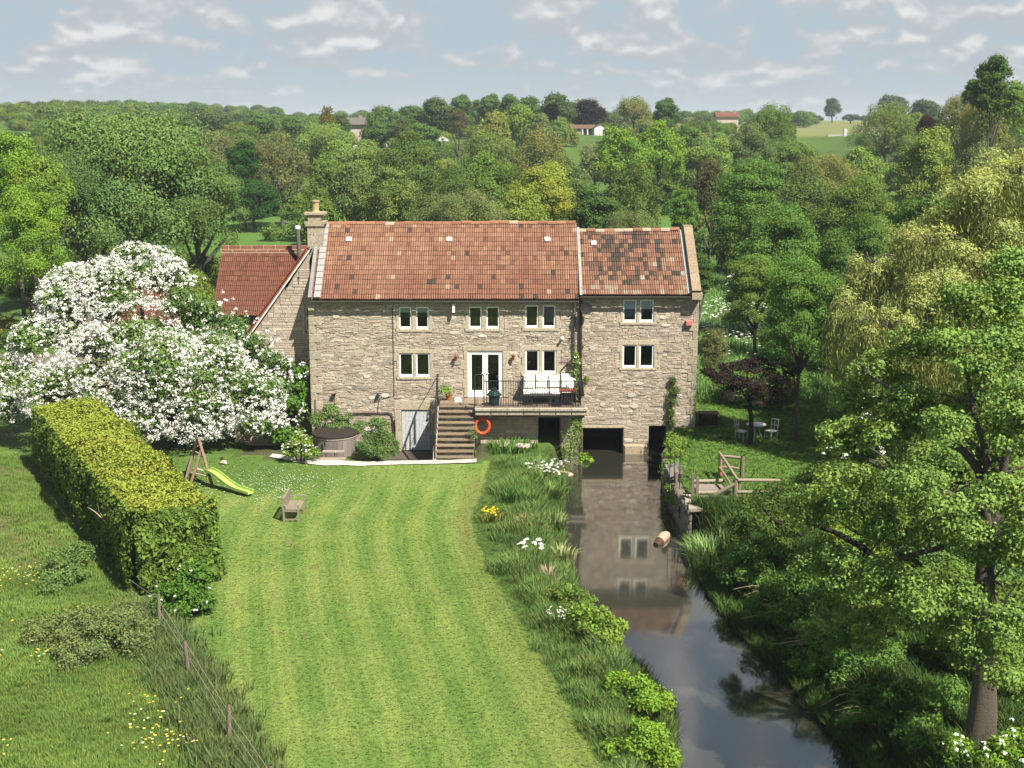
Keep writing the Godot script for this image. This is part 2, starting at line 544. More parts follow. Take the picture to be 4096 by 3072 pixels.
func make_ground() -> void:
	var b := MB.new()
	var xs := PackedFloat32Array()
	var zs := PackedFloat32Array()
	var x := -900.0
	while x < 900.0:
		xs.append(x)
		var a := absf(x)
		x += 0.35 if a < 13.0 else 1.0 if a < 40.0 else 5.0 if a < 150.0 else 25.0
	xs.append(900.0)
	var z := -1500.0
	while z < 70.0:
		zs.append(z)
		z += 0.4 if z > -2.0 and z < 34.0 else 1.0 if z > -14.0 else 4.0 if z > -120.0 else 8.0 if z > -400.0 else 60.0
	zs.append(70.0)
	var meadow := Color(0.1, 0.17, 0.035)
	var nx := xs.size()
	for j in zs.size():
		for k in nx:
			var p := Vector3(xs[k], ground(xs[k], zs[j]), zs[j])
			var e := 0.3 if absf(p.x) < 40.0 and p.z > -20.0 else 3.0
			b.v.append(p)
			b.n.append(Vector3(ground(p.x - e, p.z) - ground(p.x + e, p.z), 2.0 * e, ground(p.x, p.z - e) - ground(p.x, p.z + e)).normalized())
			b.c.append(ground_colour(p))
			if j and k:
				var q := j * nx + k
				b.i.append(q - nx - 1); b.i.append(q - nx); b.i.append(q)
				b.i.append(q - nx - 1); b.i.append(q); b.i.append(q - 1)
	struct("ground", b.mesh(), M.ground)
	# the river
	var w := MB.new()
	w.quad(Vector3(-4, -0.1, 70), Vector3(20, -0.1, 70), Vector3(20, -0.1, -7), Vector3(-4, -0.1, -7))
	struct("river_water", w.mesh(), M.water)
	# the mown lawn
	var l := MB.new()
	var rows := 250
	var cols := 130
	for j in rows + 1:
		var lz := lerpf(2.6, 36.0, float(j) / rows)
		var x0 := lin(LL, lz)
		var x1 := lin(LR, lz)
		for k in cols + 1:
			var u := float(k) / cols
			var lx := lerpf(x0, x1, u)
			l.v.append(Vector3(lx, ground(lx, lz) + 0.012, lz))
			l.n.append(Vector3.UP)
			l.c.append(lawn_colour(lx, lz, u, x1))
			if j and k and not (lz < 4.4 and lx > -5.9 and lx < -1.2) and not (lz < 4.0 and lx > -10.6):
				var q := j * (cols + 1) + k
				l.i.append(q - cols - 2); l.i.append(q - cols - 1); l.i.append(q)
				l.i.append(q - cols - 2); l.i.append(q); l.i.append(q - 1)
	struct("lawn", l.mesh(), M.lawn)
	# paving before the cellar door, the pale gravel strip, the drive
	var pv := MB.new()
	for k in 12:
		var za := 0.02 + k * 0.3
		var zb := za + 0.3
		pv.quad(Vector3(-5.35, ground(-4.5, zb) + 0.02, zb), Vector3(-3.25, ground(-4.5, zb) + 0.02, zb), Vector3(-3.25, ground(-4.5, za) + 0.02, za), Vector3(-5.35, ground(-4.5, za) + 0.02, za))
	struct("paving", pv.mesh(), M.paving)
	var gr := MB.new()
	var line := [Vector2(-10.4, 2.9), Vector2(-9.2, 3.75), Vector2(-8.1, 4.25), Vector2(-6.3, 4.45), Vector2(-4.6, 4.3), Vector2(-2.9, 4.12), Vector2(-1.5, 4.0)]
	for k in line.size() - 1:
		for s in 6:
			var a: Vector2 = line[k].lerp(line[k + 1], s / 6.0)
			var c: Vector2 = line[k].lerp(line[k + 1], (s + 1) / 6.0)
			var wa := 0.24 + 0.06 * wob.get_noise_2d(a.x * 40.0, 3.0) + 0.14 * sm(-5.0, -9.5, a.x)
			var wc := 0.24 + 0.06 * wob.get_noise_2d(c.x * 40.0, 3.0) + 0.14 * sm(-5.0, -9.5, c.x)
			gr.quad(Vector3(a.x, ground(a.x, a.y + wa) + 0.05, a.y + wa), Vector3(c.x, ground(c.x, c.y + wc) + 0.05, c.y + wc), Vector3(c.x, ground(c.x, c.y - wc) + 0.07, c.y - wc), Vector3(a.x, ground(a.x, a.y - wa) + 0.07, a.y - wa))
	struct("gravel_path", gr.mesh(), M.gravel)
	var dr := MB.new()
	for k in 12:
		var xa := -60.0 + k * 3.2
		var xb := xa + 3.2
		dr.quad(Vector3(xa, 0.69, -16.5), Vector3(xb, 0.69, -16.5 - 0.05 * k), Vector3(xb, 0.69, -20.2 - 0.05 * k), Vector3(xa, 0.69, -20.2))
	struct("driveway", dr.mesh(), M.asphalt)


func ground_colour(p: Vector3) -> Color:
	var n := wob.get_noise_2d(p.x * 6.0, p.z * 6.0)
	var n2 := wob.get_noise_2d(p.x * 30.0 + 90.0, p.z * 30.0)
	var c := Color(0.085, 0.14, 0.034) * (1.0 + 0.35 * n + 0.3 * n2)
	var d := 55.0 - p.z
	c = c.lerp(Color(0.1, 0.185, 0.04), sm(90.0, 130.0, d) * (1.0 - sm(180.0, 220.0, d)))
	if d > 230.0:
		c = c.lerp(Color(0.2, 0.2, 0.085) * (1.0 + 0.15 * n), sm(40.0, 60.0, p.x) * sm(290.0, 320.0, d))
	if p.z > -9.0 and p.x > lin(RL, p.z) - 1.0 and p.x < lin(RR, p.z) + 0.8:
		c = c.lerp(Color(0.05, 0.045, 0.03), 0.7)
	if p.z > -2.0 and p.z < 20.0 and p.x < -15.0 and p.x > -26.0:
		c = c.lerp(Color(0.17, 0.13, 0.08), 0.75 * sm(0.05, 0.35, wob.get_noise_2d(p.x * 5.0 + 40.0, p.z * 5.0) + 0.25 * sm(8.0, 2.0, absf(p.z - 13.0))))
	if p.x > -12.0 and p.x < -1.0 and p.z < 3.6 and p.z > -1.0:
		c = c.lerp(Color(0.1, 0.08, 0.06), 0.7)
	return Color(maxf(c.r, 0.01), maxf(c.g, 0.01), maxf(c.b, 0.01))


func lawn_colour(x: float, z: float, u: float, x1: float) -> Color:
	var n := wob.get_noise_2d(x * 12.0, z * 5.0 + 40.0)
	var n2 := wob.get_noise_2d(x * 45.0, z * 14.0)
	var n3 := wob.get_noise_2d(x * 3.0 + 70.0, z * 3.0)
	var s := sin((x - x1) * 5.2 + 0.7 * n3) * 0.5 + 0.5
	var stripe := (s - 0.5) * sm(5.0, 9.0, z)
	var c := Color(0.125, 0.21, 0.05).lerp(Color(0.24, 0.3, 0.09), clampf(0.48 + 0.5 * stripe + 0.17 * sin((x - x1) * 23.0 + n3) + 0.42 * n + 0.32 * n2 + 0.3 * n3, 0.0, 1.0))
	var edge := x1 - x
	c = c.lerp(Color(0.22, 0.21, 0.08), 0.6 * (1.0 - sm(0.1, 0.7, absf(edge - 0.35) + 0.3 * absf(n2))) * sm(5.0, 8.0, z) * (1.0 - sm(14.0, 18.0, z)))
	c = c.lerp(Color(0.19, 0.225, 0.07), 0.5 * (1.0 - sm(0.2, 2.2, edge)) * sm(14.0, 18.0, z))
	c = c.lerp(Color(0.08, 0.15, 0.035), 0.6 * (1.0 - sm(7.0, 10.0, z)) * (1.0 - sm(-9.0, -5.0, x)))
	if n2 > 0.42 and n3 > 0.05:
		c = c.lerp(Color(0.23, 0.2, 0.1), 0.5)
	return c


# ---------------------------------------------------------------- masonry, tiles, windows
# a wall body along x with real openings
func wall_body(b: MB, x0: float, x1: float, y0: float, y1: float, z0: float, z1: float, holes: Array, col := Color.WHITE) -> void:
	var xs := [x0, x1]
	var ys := [y0, y1]
	for h: Rect2 in holes:
		for e in [h.position.x, h.end.x]:
			if e > x0 and e < x1:
				xs.append(e)
		for e in [h.position.y, h.end.y]:
			if e > y0 and e < y1:
				ys.append(e)
	xs.sort()
	ys.sort()
	for j in ys.size() - 1:
		for k in xs.size() - 1:
			if xs[k + 1] - xs[k] < 0.001 or ys[j + 1] - ys[j] < 0.001:
				continue
			var m := Vector2(xs[k] + xs[k + 1], ys[j] + ys[j + 1]) * 0.5
			var open := false
			for h: Rect2 in holes:
				open = open or h.has_point(m)
			if not open:
				b.span(xs[k], xs[k + 1], ys[j], ys[j + 1], z0, z1, col)


func stone_tone(pale: float, warm: float) -> Color:
	var t := rnd()
	var c := Color(0.397, 0.339, 0.274).lerp(Color(0.485, 0.428, 0.353), rnd())
	if t < 0.17:
		c = Color(0.316, 0.264, 0.217)
	elif t < 0.28:
		c = Color(0.39, 0.302, 0.239)
	elif t < 0.28 + pale:
		c = Color(0.588, 0.544, 0.471)
	elif t < 0.35 + pale:
		c = Color(0.345, 0.328, 0.312)
	c = c.lerp(Color(0.367, 0.313, 0.289), warm * rnd(0.2, 0.9))
	c = c.lerp(Color(0.405, 0.352, 0.298), 0.42)
	return c * rnd(1.03, 1.32)


# coursed rubble on the face z of a wall: the largest 300 stones are parts, the rest one part
func rubble(parent: Node, x0: float, x1: float, y0: float, y1: float, z: float, holes: Array, pale: float, warm: float, course := 0.062) -> void:
	var stones := []
	var y := y0
	while y < y1 - 0.03:
		var h := minf(rnd(0.6, 1.55) * course, y1 - y)
		var spans := [[x0, x1]]
		for o: Rect2 in holes:
			if o.position.y < y + h * 0.75 and o.end.y > y + h * 0.25:
				var next := []
				for s in spans:
					if o.end.x <= s[0] or o.position.x >= s[1]:
						next.append(s)
						continue
					if o.position.x - s[0] > 0.05:
						next.append([s[0], o.position.x])
					if s[1] - o.end.x > 0.05:
						next.append([o.end.x, s[1]])
				spans = next
		for s in spans:
			var x: float = s[0]
			while x < s[1] - 0.02:
				var w := rnd(0.11, 0.3) * (1.0 + rnd(0.0, 1.2) * float(rnd() < 0.3))
				if s[1] - x - w < 0.1:
					w = s[1] - x
				stones.append([x, x + w, y, y + h, w * h])
				x += w
		y += h
	stones.sort_custom(func(a, c): return a[4] > c[4])
	var rest := MB.new()
	var made := 0
	for s in stones:
		var b := MB.new() if made < 300 else rest
		var mid := Vector2(s[0] + s[1], s[2] + s[3]) * 0.5
		var g := 0.004 + 0.004 * rnd()
		var d := z + rnd(0.008, 0.03)
		var col := stone_tone(pale * (1.0 + 1.5 * wob.get_noise_2d(mid.x * 14.0, mid.y * 14.0)), warm * clampf(0.5 + 1.6 * wob.get_noise_2d(mid.x * 9.0 + 50.0, mid.y * 16.0), 0.0, 1.0))
		var f := []
		var a := []
		for q in 4:
			var px: float = s[1] - g if q == 1 or q == 2 else s[0] + g
			var py: float = s[3] - g if q > 1 else s[2] + g
			var wave := 0.07 * wob.get_noise_2d(px * 26.0, py * 10.0) + 0.025 * wob.get_noise_2d(px * 70.0, py * 30.0)
			px += rnd(-0.014, 0.014)
			py += rnd(-0.008, 0.008)
			var inn := Vector2(mid.x - px, mid.y - py).normalized() * 0.011
			if py < y0 + 0.03 or py > y1 - 0.03:
				wave = 0.0
			a.append(Vector3(px, py + wave, z - 0.01))
			f.append(Vector3(px + inn.x, py + inn.y + wave, d + rnd(-0.007, 0.007)))
		b.quad(f[0], f[1], f[2], f[3], col)
		for q in 4:
			b.quad(a[q], a[(q + 1) % 4], f[(q + 1) % 4], f[q], col)
		if made < 300:
			build("stone", b, M.stone, parent)
		made += 1
	if rest.v.size():
		build("small_stones", rest, M.stone, parent).set_meta("kind", "stuff")
	for k in int((x1 - x0) * (y1 - y0) * 0.95):
		var at := Vector2(rnd(x0 + 0.3, x1 - 0.3), rnd(y0 + 0.2, y1 - 0.25))
		var rad := Vector2(rnd(0.12, 0.27), rnd(0.06, 0.11))
		var hit := false
		for o: Rect2 in holes:
			hit = hit or o.grow_individual(rad.x, rad.y, rad.x, rad.y).has_point(at)
		if hit or wob.get_noise_2d(at.x * 10.0 + 20.0, at.y * 10.0) < -0.08:
			continue
		var b := MB.new()
		var col := Color(0.58, 0.545, 0.49).lerp(Color(0.44, 0.4, 0.345), rnd()) * rnd(0.95, 1.2)
		var rim := []
		for q in 7:
			var w := TAU * q / 7.0 + rnd(-0.2, 0.2)
			rim.append(Vector3(at.x + rad.x * cos(w) * rnd(0.85, 1.1), at.y + rad.y * sin(w) * rnd(0.85, 1.15), z))
		for q in 7:
			var r0: Vector3 = rim[q]
			var r1: Vector3 = rim[(q + 1) % 7]
			var m := Vector3(at.x, at.y, z + 0.045)
			var f0 := r0.lerp(m, 0.15) + Vector3(0, 0, 0.036)
			var f1 := r1.lerp(m, 0.15) + Vector3(0, 0, 0.036)
			b.quad(r0, r1, f1, f0, col * 0.9)
			b.tri(f0, f1, m, col)
		build("pale_stone", b, M.stone, parent)


func ashlar(parent: Node, called: String, x0: float, x1: float, y0: float, y1: float, z0: float, z1: float, tone := 1.0) -> MeshInstance3D:
	var b := MB.new()
	b.block(x0, x1, y0, y1, z0, z1, 0.012, Color.WHITE * (tone * rnd(0.93, 1.05)))
	return build(called, b, M.ashlar, parent)


func ring(b: MB, x0: float, x1: float, y0: float, y1: float, z0: float, z1: float, w: float, bottom := -1.0) -> void:
	var k := w if bottom < 0.0 else bottom
	b.span(x0, x1, y0, y0 + k, z0, z1)
	b.span(x0, x1, y1 - w, y1, z0, z1)
	b.span(x0, x0 + w, y0 + k, y1 - w, z0, z1)
	b.span(x1 - w, x1, y0 + k, y1 - w, z0, z1)


# a two-light mullioned window in a dressed stone surround; s is the surround, a and c the lights
func window(house: Node, s: Rect2, a: Vector2, c: Vector2, y0: float, y1: float, blinds := 0.0, open := false) -> void:
	var w := group_part("window", house)
	var o := 0.035
	ashlar(w, "lintel", s.position.x - 0.1, s.end.x + 0.08, y1, s.end.y, -0.3, o)
	ashlar(w, "sill", s.position.x - 0.02, s.end.x + 0.02, s.position.y, y0, -0.3, o + 0.012)
	ashlar(w, "mullion", a.y, c.x, y0, y1, -0.25, o - 0.008)
	var h := (y1 - y0) / 3.0
	for k in 3:
		var e := 0.0 if k % 2 else rnd(0.1, 0.2)
		ashlar(w, "jamb", s.position.x - e, a.x, y0 + k * h + 0.003, y0 + (k + 1) * h - 0.003, -0.3, o - 0.003)
		ashlar(w, "jamb", c.y, s.end.x + rnd(0.02, 0.16) * float(k != 1), y0 + k * h + 0.003, y0 + (k + 1) * h - 0.003, -0.3, o - 0.003)
	for l in [a, c]:
		var b := MB.new()
		ring(b, l.x + 0.004, l.y - 0.004, y0 + 0.004, y1 - 0.004, -0.09, -0.015, 0.055, 0.1)
		build("window_frame", b, M.white_paint, w)
		var p := MB.new()
		p.span(l.x + 0.05, l.y - 0.05, y0 + 0.09, y1 - 0.05, -0.058, -0.052)
		build("pane", p, M.glass, w)
		if blinds > 0.0:
			var bl := MB.new()
			bl.span(l.x + 0.03, l.y - 0.03, y1 - 0.06 - blinds, y1 - 0.045, -0.075, -0.068)
			build("blind", bl, M.blind, w)


func hole_of(a: Vector2, c: Vector2, y0: float, y1: float) -> Array:
	return [Rect2(a.x, y0, a.y - a.x, y1 - y0), Rect2(c.x, y0, c.y - c.x, y1 - y0)]


func tile_mesh(w: float, l: float) -> MB:
	var b := MB.new()
	var pr := []
	for k in 2:
		for q in [[0.0, 0.0], [0.13, 0.0], [0.2, 0.032], [0.36, 0.047], [0.6, 0.05], [0.84, 0.042], [0.95, 0.02]]:
			pr.append(Vector2((k + q[0]) * w * 0.5, q[1]))
	pr.append(Vector2(w, 0.0))
	for k in pr.size() - 1:
		var p: Vector2 = pr[k]
		var q: Vector2 = pr[k + 1]
		b.quad(Vector3(p.x, 0, p.y + 0.022), Vector3(q.x, 0, q.y + 0.022), Vector3(q.x, l, q.y), Vector3(p.x, l, p.y))
		b.quad(Vector3(p.x, 0, p.y + 0.004), Vector3(q.x, 0, q.y + 0.004), Vector3(q.x, 0, q.y + 0.022), Vector3(p.x, 0, p.y + 0.022))
	return b


# double-roll clay tiles on a slope facing +z
func tiles(parent: Node, x0: float, x1: float, ey: float, ez: float, ry: float, rz: float, rows: int, tone: Callable, single := 300) -> void:
	var up := Vector3(0, ry - ey, rz - ez)
	var gauge := up.length() / rows
	up = up.normalized()
	var nrm := Vector3.RIGHT.cross(up)
	var cols := roundi((x1 - x0) / 0.204)
	var w := (x1 - x0) / cols
	var one := tile_mesh(w - 0.003, gauge + 0.05)
	var shared := one.mesh()
	var tones := {}
	var rest := MB.new()
	var made := 0
	for j in rows:
		for k in cols:
			var c: Color = tone.call(float(k) / cols, float(j) / rows)
			var sag := 0.025 * wob.get_noise_2d(k * 3.0 + x0 * 31.0, j * 3.0)
			var at := Vector3(x0 + k * w, ey, ez) + up * (j * gauge + rnd(-0.008, 0.008)) + nrm * (sag + rnd(0.0, 0.006))
			var bs := Basis(Vector3.RIGHT, up, nrm).rotated(nrm, rnd(-0.012, 0.012))
			if made < single:
				var key := "%d_%d_%d" % [roundi(c.r * 22.0), roundi(c.g * 22.0), roundi(c.b * 22.0)]
				if not tones.has(key):
					var m: StandardMaterial3D = M.clay.duplicate()
					m.albedo_color = c.linear_to_srgb()
					tones[key] = m
				put("tile", shared, tones[key], parent, Transform3D(bs, at))
			else:
				rest.add(one, Transform3D(bs, at), c)
			made += 1
	if rest.v.size():
		build("upper_tiles", rest, M.clay, parent).set_meta("kind", "stuff")


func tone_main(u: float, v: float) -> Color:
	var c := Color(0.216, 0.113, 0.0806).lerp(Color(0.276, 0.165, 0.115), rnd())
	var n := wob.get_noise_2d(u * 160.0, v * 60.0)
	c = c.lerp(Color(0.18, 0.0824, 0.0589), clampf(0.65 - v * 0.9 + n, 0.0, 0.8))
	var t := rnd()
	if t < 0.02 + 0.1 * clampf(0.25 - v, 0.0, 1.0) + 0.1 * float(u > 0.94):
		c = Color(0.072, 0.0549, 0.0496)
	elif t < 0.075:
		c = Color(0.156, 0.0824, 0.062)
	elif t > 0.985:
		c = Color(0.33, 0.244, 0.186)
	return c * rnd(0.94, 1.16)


func tone_wing(u: float, v: float) -> Color:
	var c := Color(0.216, 0.113, 0.0806).lerp(Color(0.258, 0.159, 0.115), rnd())
	var n := wob.get_noise_2d(u * 75.0 + 200.0, v * 62.0)
	if n + 0.42 * rnd(-1.0, 1.0) > 0.12 and v > 0.08:
		c = Color(0.06, 0.0519, 0.0471).lerp(Color(0.144, 0.0854, 0.0682), rnd())
	elif rnd() > 0.96:
		c = Color(0.36, 0.305, 0.26)
	if v < 0.14 and rnd() < 0.25:
		c = Color(0.276, 0.232, 0.192)
	return c * rnd(0.9, 1.18)


func tone_back(_u: float, _v: float) -> Color:
	return Color(0.174, 0.0793, 0.0558).lerp(Color(0.132, 0.0549, 0.0403), rnd()) * rnd(0.85, 1.15)


func ridge_row(parent: Node, a: Vector3, b: Vector3, n: int, pale: float) -> void:
	var one := MB.new()
	var l := a.distance_to(b) / n
	for k in 6:
		var w0 := PI * k / 6.0
		var w1 := PI * (k + 1) / 6.0
		var p := Vector3(0, 0.13 * sin(w0), 0.15 * cos(w0))
		var q := Vector3(0, 0.13 * sin(w1), 0.15 * cos(w1))
		var x := Vector3(l - 0.012, 0, 0)
		one.quad(p, p + x, q + x, q)
		one.tri(Vector3.ZERO, p, q)
	for k in n:
		var o := MB.new()
		var c := Color(0.29, 0.145, 0.095) * rnd(0.75, 1.15)
		if rnd() < pale:
			c = Color(0.4, 0.33, 0.27)
		o.add(one, Transform3D(Basis.IDENTITY, a.lerp(b, float(k) / n) + Vector3(0, rnd(-0.02, 0.02), 0)), c)
		build("ridge_tile", o, M.clay, parent)


func prism(b: MB, x0: float, x1: float, ey: float, z0: float, z1: float, ry: float, rz: float, col := Color.WHITE) -> void:
	var a := [Vector3(x0, ey, z1), Vector3(x0, ry, rz), Vector3(x0, ey, z0)]
	var c := [Vector3(x1, ey, z1), Vector3(x1, ry, rz), Vector3(x1, ey, z0)]
	b.tri(a[0], a[1], a[2], col)
	b.tri(c[0], c[2], c[1], col)
	b.quad(a[0], c[0], c[1], a[1], col)
	b.quad(a[1], c[1], c[2], a[2], col)
	b.quad(a[2], c[2], c[0], a[0], col)


func gutter(parent: Node, x0: float, x1: float, y: float, z: float) -> void:
	var b := MB.new()
	for k in 6:
		var w0 := PI + PI * k / 6.0
		var w1 := PI + PI * (k + 1) / 6.0
		b.quad(Vector3(x0, y + 0.06 * sin(w0), z + 0.06 * cos(w0)), Vector3(x0, y + 0.06 * sin(w1), z + 0.06 * cos(w1)), Vector3(x1, y + 0.06 * sin(w1), z + 0.06 * cos(w1)), Vector3(x1, y + 0.06 * sin(w0), z + 0.06 * cos(w0)))
	b.span(x0, x1, y - 0.008, y + 0.014, z + 0.052, z + 0.066)
	build("gutter", b, M.pipe, parent)


func slate_vent(roof: Node, x: float, ey: float, ez: float, ry: float, rz: float, t: float) -> void:
	var up := Vector3(0, ry - ey, rz - ez).normalized()
	var nrm := Vector3.RIGHT.cross(up)
	var at := Vector3(x, lerpf(ey, ry, t), lerpf(ez, rz, t)) + nrm * 0.09
	var b := MB.new()
	b.box(at, Vector3(0.24, 0.22, 0.1), Color.WHITE, Basis(Vector3.RIGHT, up, nrm))
	b.box(at + nrm * 0.055, Vector3(0.2, 0.16, 0.012), Color.WHITE, Basis(Vector3.RIGHT, up, nrm))
	build("roof_vent", b, M.white_paint, roof)


func make_house() -> void:
	# ---- the long range
	var h := thing("stone_house", "long rubble stone house with red tiled roof, white windows and terrace door", "house")
	var wins := [
		[Rect2(-5.15, 5.5, 1.58, 1.3), Vector2(-5.03, -4.47), Vector2(-4.27, -3.7), 5.63, 6.63, 0.2],
		[Rect2(-2.07, 5.52, 1.66, 1.28), Vector2(-1.92, -1.35), Vector2(-1.14, -0.56), 5.65, 6.64, 0.0],
		[Rect2(0.47, 5.54, 1.62, 1.28), Vector2(0.59, 1.17), Vector2(1.36, 1.93), 5.68, 6.7, 0.0],
		[Rect2(0.44, 3.5, 1.7, 1.42), Vector2(0.6, 1.21), Vector2(1.37, 1.98), 3.62, 4.68, 0.0],
		[Rect2(-5.16, 3.34, 1.6, 1.38), Vector2(-5.05, -4.42), Vector2(-4.3, -3.68), 3.46, 4.54, 0.0]]
	var holes := [Rect2(-1.99, 2.52, 1.57, 2.13), Rect2(-5.0, 0.0, 1.3, 1.94), Rect2(1.2, 0.2, 0.98, 1.9)]
	var skip := [Rect2(-2.2, 2.45, 1.98, 2.42), Rect2(-5.3, -0.1, 1.64, 2.46), Rect2(1.16, 0.0, 1.06, 2.1)]
	for w in wins:
		holes.append_array(hole_of(w[1], w[2], w[3], w[4]))
		skip.append(Rect2(w[0].position.x - 0.06, w[0].position.y, w[0].size.x + 0.12, w[0].size.y))
	var wall := MB.new()
	wall_body(wall, -9.05, 2.98, -1.0, 7.0, -0.5, 0.0, holes, Color.WHITE)
	wall.span(-9.05, -8.6, -1.0, 7.0, -5.7, -0.502)
	wall.span(-9.05, 2.98, -1.0, 7.0, -6.2, -5.702)
	var front := build("wall", wall, M.mortar, h)
	rubble(front, -8.72, 2.95, 0.0, 6.98, 0.0, skip, 0.12, 0.35)
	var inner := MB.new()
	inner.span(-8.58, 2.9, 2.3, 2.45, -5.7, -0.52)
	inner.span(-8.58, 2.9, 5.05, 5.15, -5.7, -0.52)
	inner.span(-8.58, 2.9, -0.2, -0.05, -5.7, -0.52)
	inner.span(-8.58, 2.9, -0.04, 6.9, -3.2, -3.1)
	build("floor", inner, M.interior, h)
	# quoins at the free corner
	for k in 18:
		var y := 0.02 + k * 0.386
		if y + 0.37 > 6.98:
			break
		ashlar(front, "quoin", -9.06, -8.7 + (0.16 if k % 2 else -0.1), y, y + 0.37, -0.3, 0.04, rnd(0.8, 1.02))
	for w in wins:
		window(h, w[0], w[1], w[2], w[3], w[4], w[5])
	# terrace door
	var fd := group_part("french_door", h)
	ashlar(fd, "lintel", -2.2, -0.22, 4.65, 4.87, -0.3, 0.035)
	for k in 5:
		var e := rnd(0.02, 0.2)
		ashlar(fd, "jamb", -2.16 - e * float(k % 2), -1.992, 2.52 + k * 0.426, 2.94 + k * 0.426, -0.3, 0.032)
		ashlar(fd, "jamb", -0.418, -0.24 + e, 2.52 + k * 0.426, 2.94 + k * 0.426, -0.3, 0.032)
	var fr := MB.new()
	ring(fr, -1.985, -0.425, 2.53, 4.645, -0.14, -0.02, 0.05)
	build("door_frame", fr, M.white_paint, fd)
	for l in [Vector2(-1.93, -1.21), Vector2(-1.2, -0.48)]:
		var b := MB.new()
		ring(b, l.x, l.y, 2.585, 4.59, -0.09, -0.03, 0.115, 0.24)
		build("door_leaf", b, M.white_paint, fd)
		var p := MB.new()
		p.span(l.x + 0.11, l.y - 0.11, 2.81, 4.48, -0.062, -0.056)
		build("pane", p, M.glass, fd)
		var hd := MB.new()
		var hx: float = -1.27 if l.x < -1.5 else -1.14
		hd.span(hx - 0.015, hx + 0.015, 3.5, 3.68, -0.03, -0.015)
		hd.span(hx - 0.1 if hx < -1.2 else hx, hx if hx < -1.2 else hx + 0.1, 3.6, 3.625, 0.0, 0.02)
		hd.span(hx - 0.012, hx + 0.012, 3.6, 3.625, -0.02, 0.01)
		build("door_handle", hd, M.white_metal, fd)
	# cellar door, planked, pale grey-blue
	var cd := group_part("cellar_door", h)
	ashlar(cd, "lintel", -5.32, -3.62, 1.942, 2.36, -0.3, 0.03)
	for k in 4:
		ashlar(cd, "jamb", -5.3, -5.003, 0.02 + k * 0.48, 0.49 + k * 0.48, -0.3, 0.025)
		ashlar(cd, "jamb", -3.697, -3.55, 0.02 + k * 0.48, 0.49 + k * 0.48, -0.3, 0.025)
	for k in 8:
		var b := MB.new()
		var x := -4.99 + k * 0.16
		b.block(x + 0.002, x + 0.158, 0.04, 1.93, -0.08, -0.03, 0.008, Color.WHITE * rnd(0.95, 1.03))
		build("plank", b, M.blue_door, cd)
	var hn := MB.new()
	hn.span(-3.83, -3.79, 0.95, 1.13, -0.03, 0.0)
	hn.span(-3.85, -3.8, 1.4, 1.52, -0.03, -0.01)
	build("door_handle", hn, M.iron, cd)
	# roof
	var roof := MB.new()
	prism(roof, -8.95, 2.98, 6.99, -6.5, 0.26, 10.04, -3.1, Color(0.2, 0.09, 0.06))
	var rf := build("roof", roof, M.clay, h)
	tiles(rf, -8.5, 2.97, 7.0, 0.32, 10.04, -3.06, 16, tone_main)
	ridge_row(rf, Vector3(-8.5, 10.02, -3.1), Vector3(2.96, 10.08, -3.1), 26, 0.06)
	for x in [-7.45, -2.86, 1.62]:
		slate_vent(rf, x, 7.0, 0.32, 10.04, -3.06, 0.77)
	var ld := MB.new()
	var s0 := Vector3(0, 10.04 - 7.0, -3.38)
	for k in 12:
		var a := Vector3(-8.74, 7.06, 0.3) + s0 * (k / 12.0)
		var c := a + s0 * (0.98 / 12.0)
		var t := Vector3(0.3, 0, 0)
		var up := Vector3(0, 0.06, 0.05)
		ld.quad(a + up, a + t + up, c + t + up * 0.6, c + up * 0.6)
		ld.quad(a, a + t, a + t + up, a + up)
	build("lead_flashing", ld, M.lead, rf)
	var cp := MB.new()
	for k in 9:
		var a := Vector3(-8.92, 7.02, 0.28) + s0 * (k / 9.0)
		var c := a + s0 * (0.985 / 9.0)
		cp.bar(a + Vector3(0, 0.05, 0.04), c + Vector3(0, 0.05, 0.04), 0.16, 0.1, Color.WHITE * rnd(0.7, 0.9))
	build("verge_coping", cp, M.lead, rf)
	gutter(h, -8.85, 2.92, 6.93, 0.36)
	var fa := MB.new()
	fa.span(-8.9, 2.95, 6.8, 6.94, 0.02, 0.16, Color(0.8, 0.8, 0.8))
	build("eaves_course", fa, M.ashlar, h)
	# chimney
	var ch := MB.new()
	ch.span(-9.28, -8.6, 6.5, 10.05, -2.75, -1.95, Color(0.75, 0.74, 0.72))
	var cs := build("chimney", ch, M.ashlar, h)
	for k in 7:
		for c in 2:
			ashlar(cs, "stone", -9.3 + c * (0.38 if k % 2 else 0.28), (-8.92 if k % 2 else -9.02) if c == 0 else -8.58, 7.2 + k * 0.405, 7.2 + k * 0.405 + 0.395, -2.3, -1.92, rnd(0.72, 0.98))
	for t in [[9.35, 10.04, 0.42, "cap_course"], [9.35, 10.14, 0.47, "cap_course"], [9.3, 10.55, 0.46, "chimney_cap"]]:
		var b := MB.new()
		b.span(-8.94 - t[2], -8.94 + t[2], t[1], t[1] + 0.1, -2.8, -1.86, Color(0.85, 0.83, 0.8))
		build(t[3], b, M.ashlar, cs)
	var tp := MB.new()
	tp.span(-9.24, -8.64, 10.242, 10.548, -2.7, -1.94, Color(0.8, 0.78, 0.75))
	build("stack_top", tp, M.ashlar, cs)
	var pot := MB.new()
	pot.lathe([Vector2(0.19, 0), Vector2(0.16, 0.08), Vector2(0.15, 0.44), Vector2(0.19, 0.46), Vector2(0.19, 0.53), Vector2(0.12, 0.54), Vector2(0.11, 0.2)], 14, Vector3(-8.94, 10.65, -2.3), Color(1.0, 0.84, 0.66))
	build("chimney_pot", pot, M.ashlar, cs)
	# ---- the lower range at the river
	var g := thing("mill_wing", "lower rubble wing of the mill with patched dark tiles standing in the river", "house")
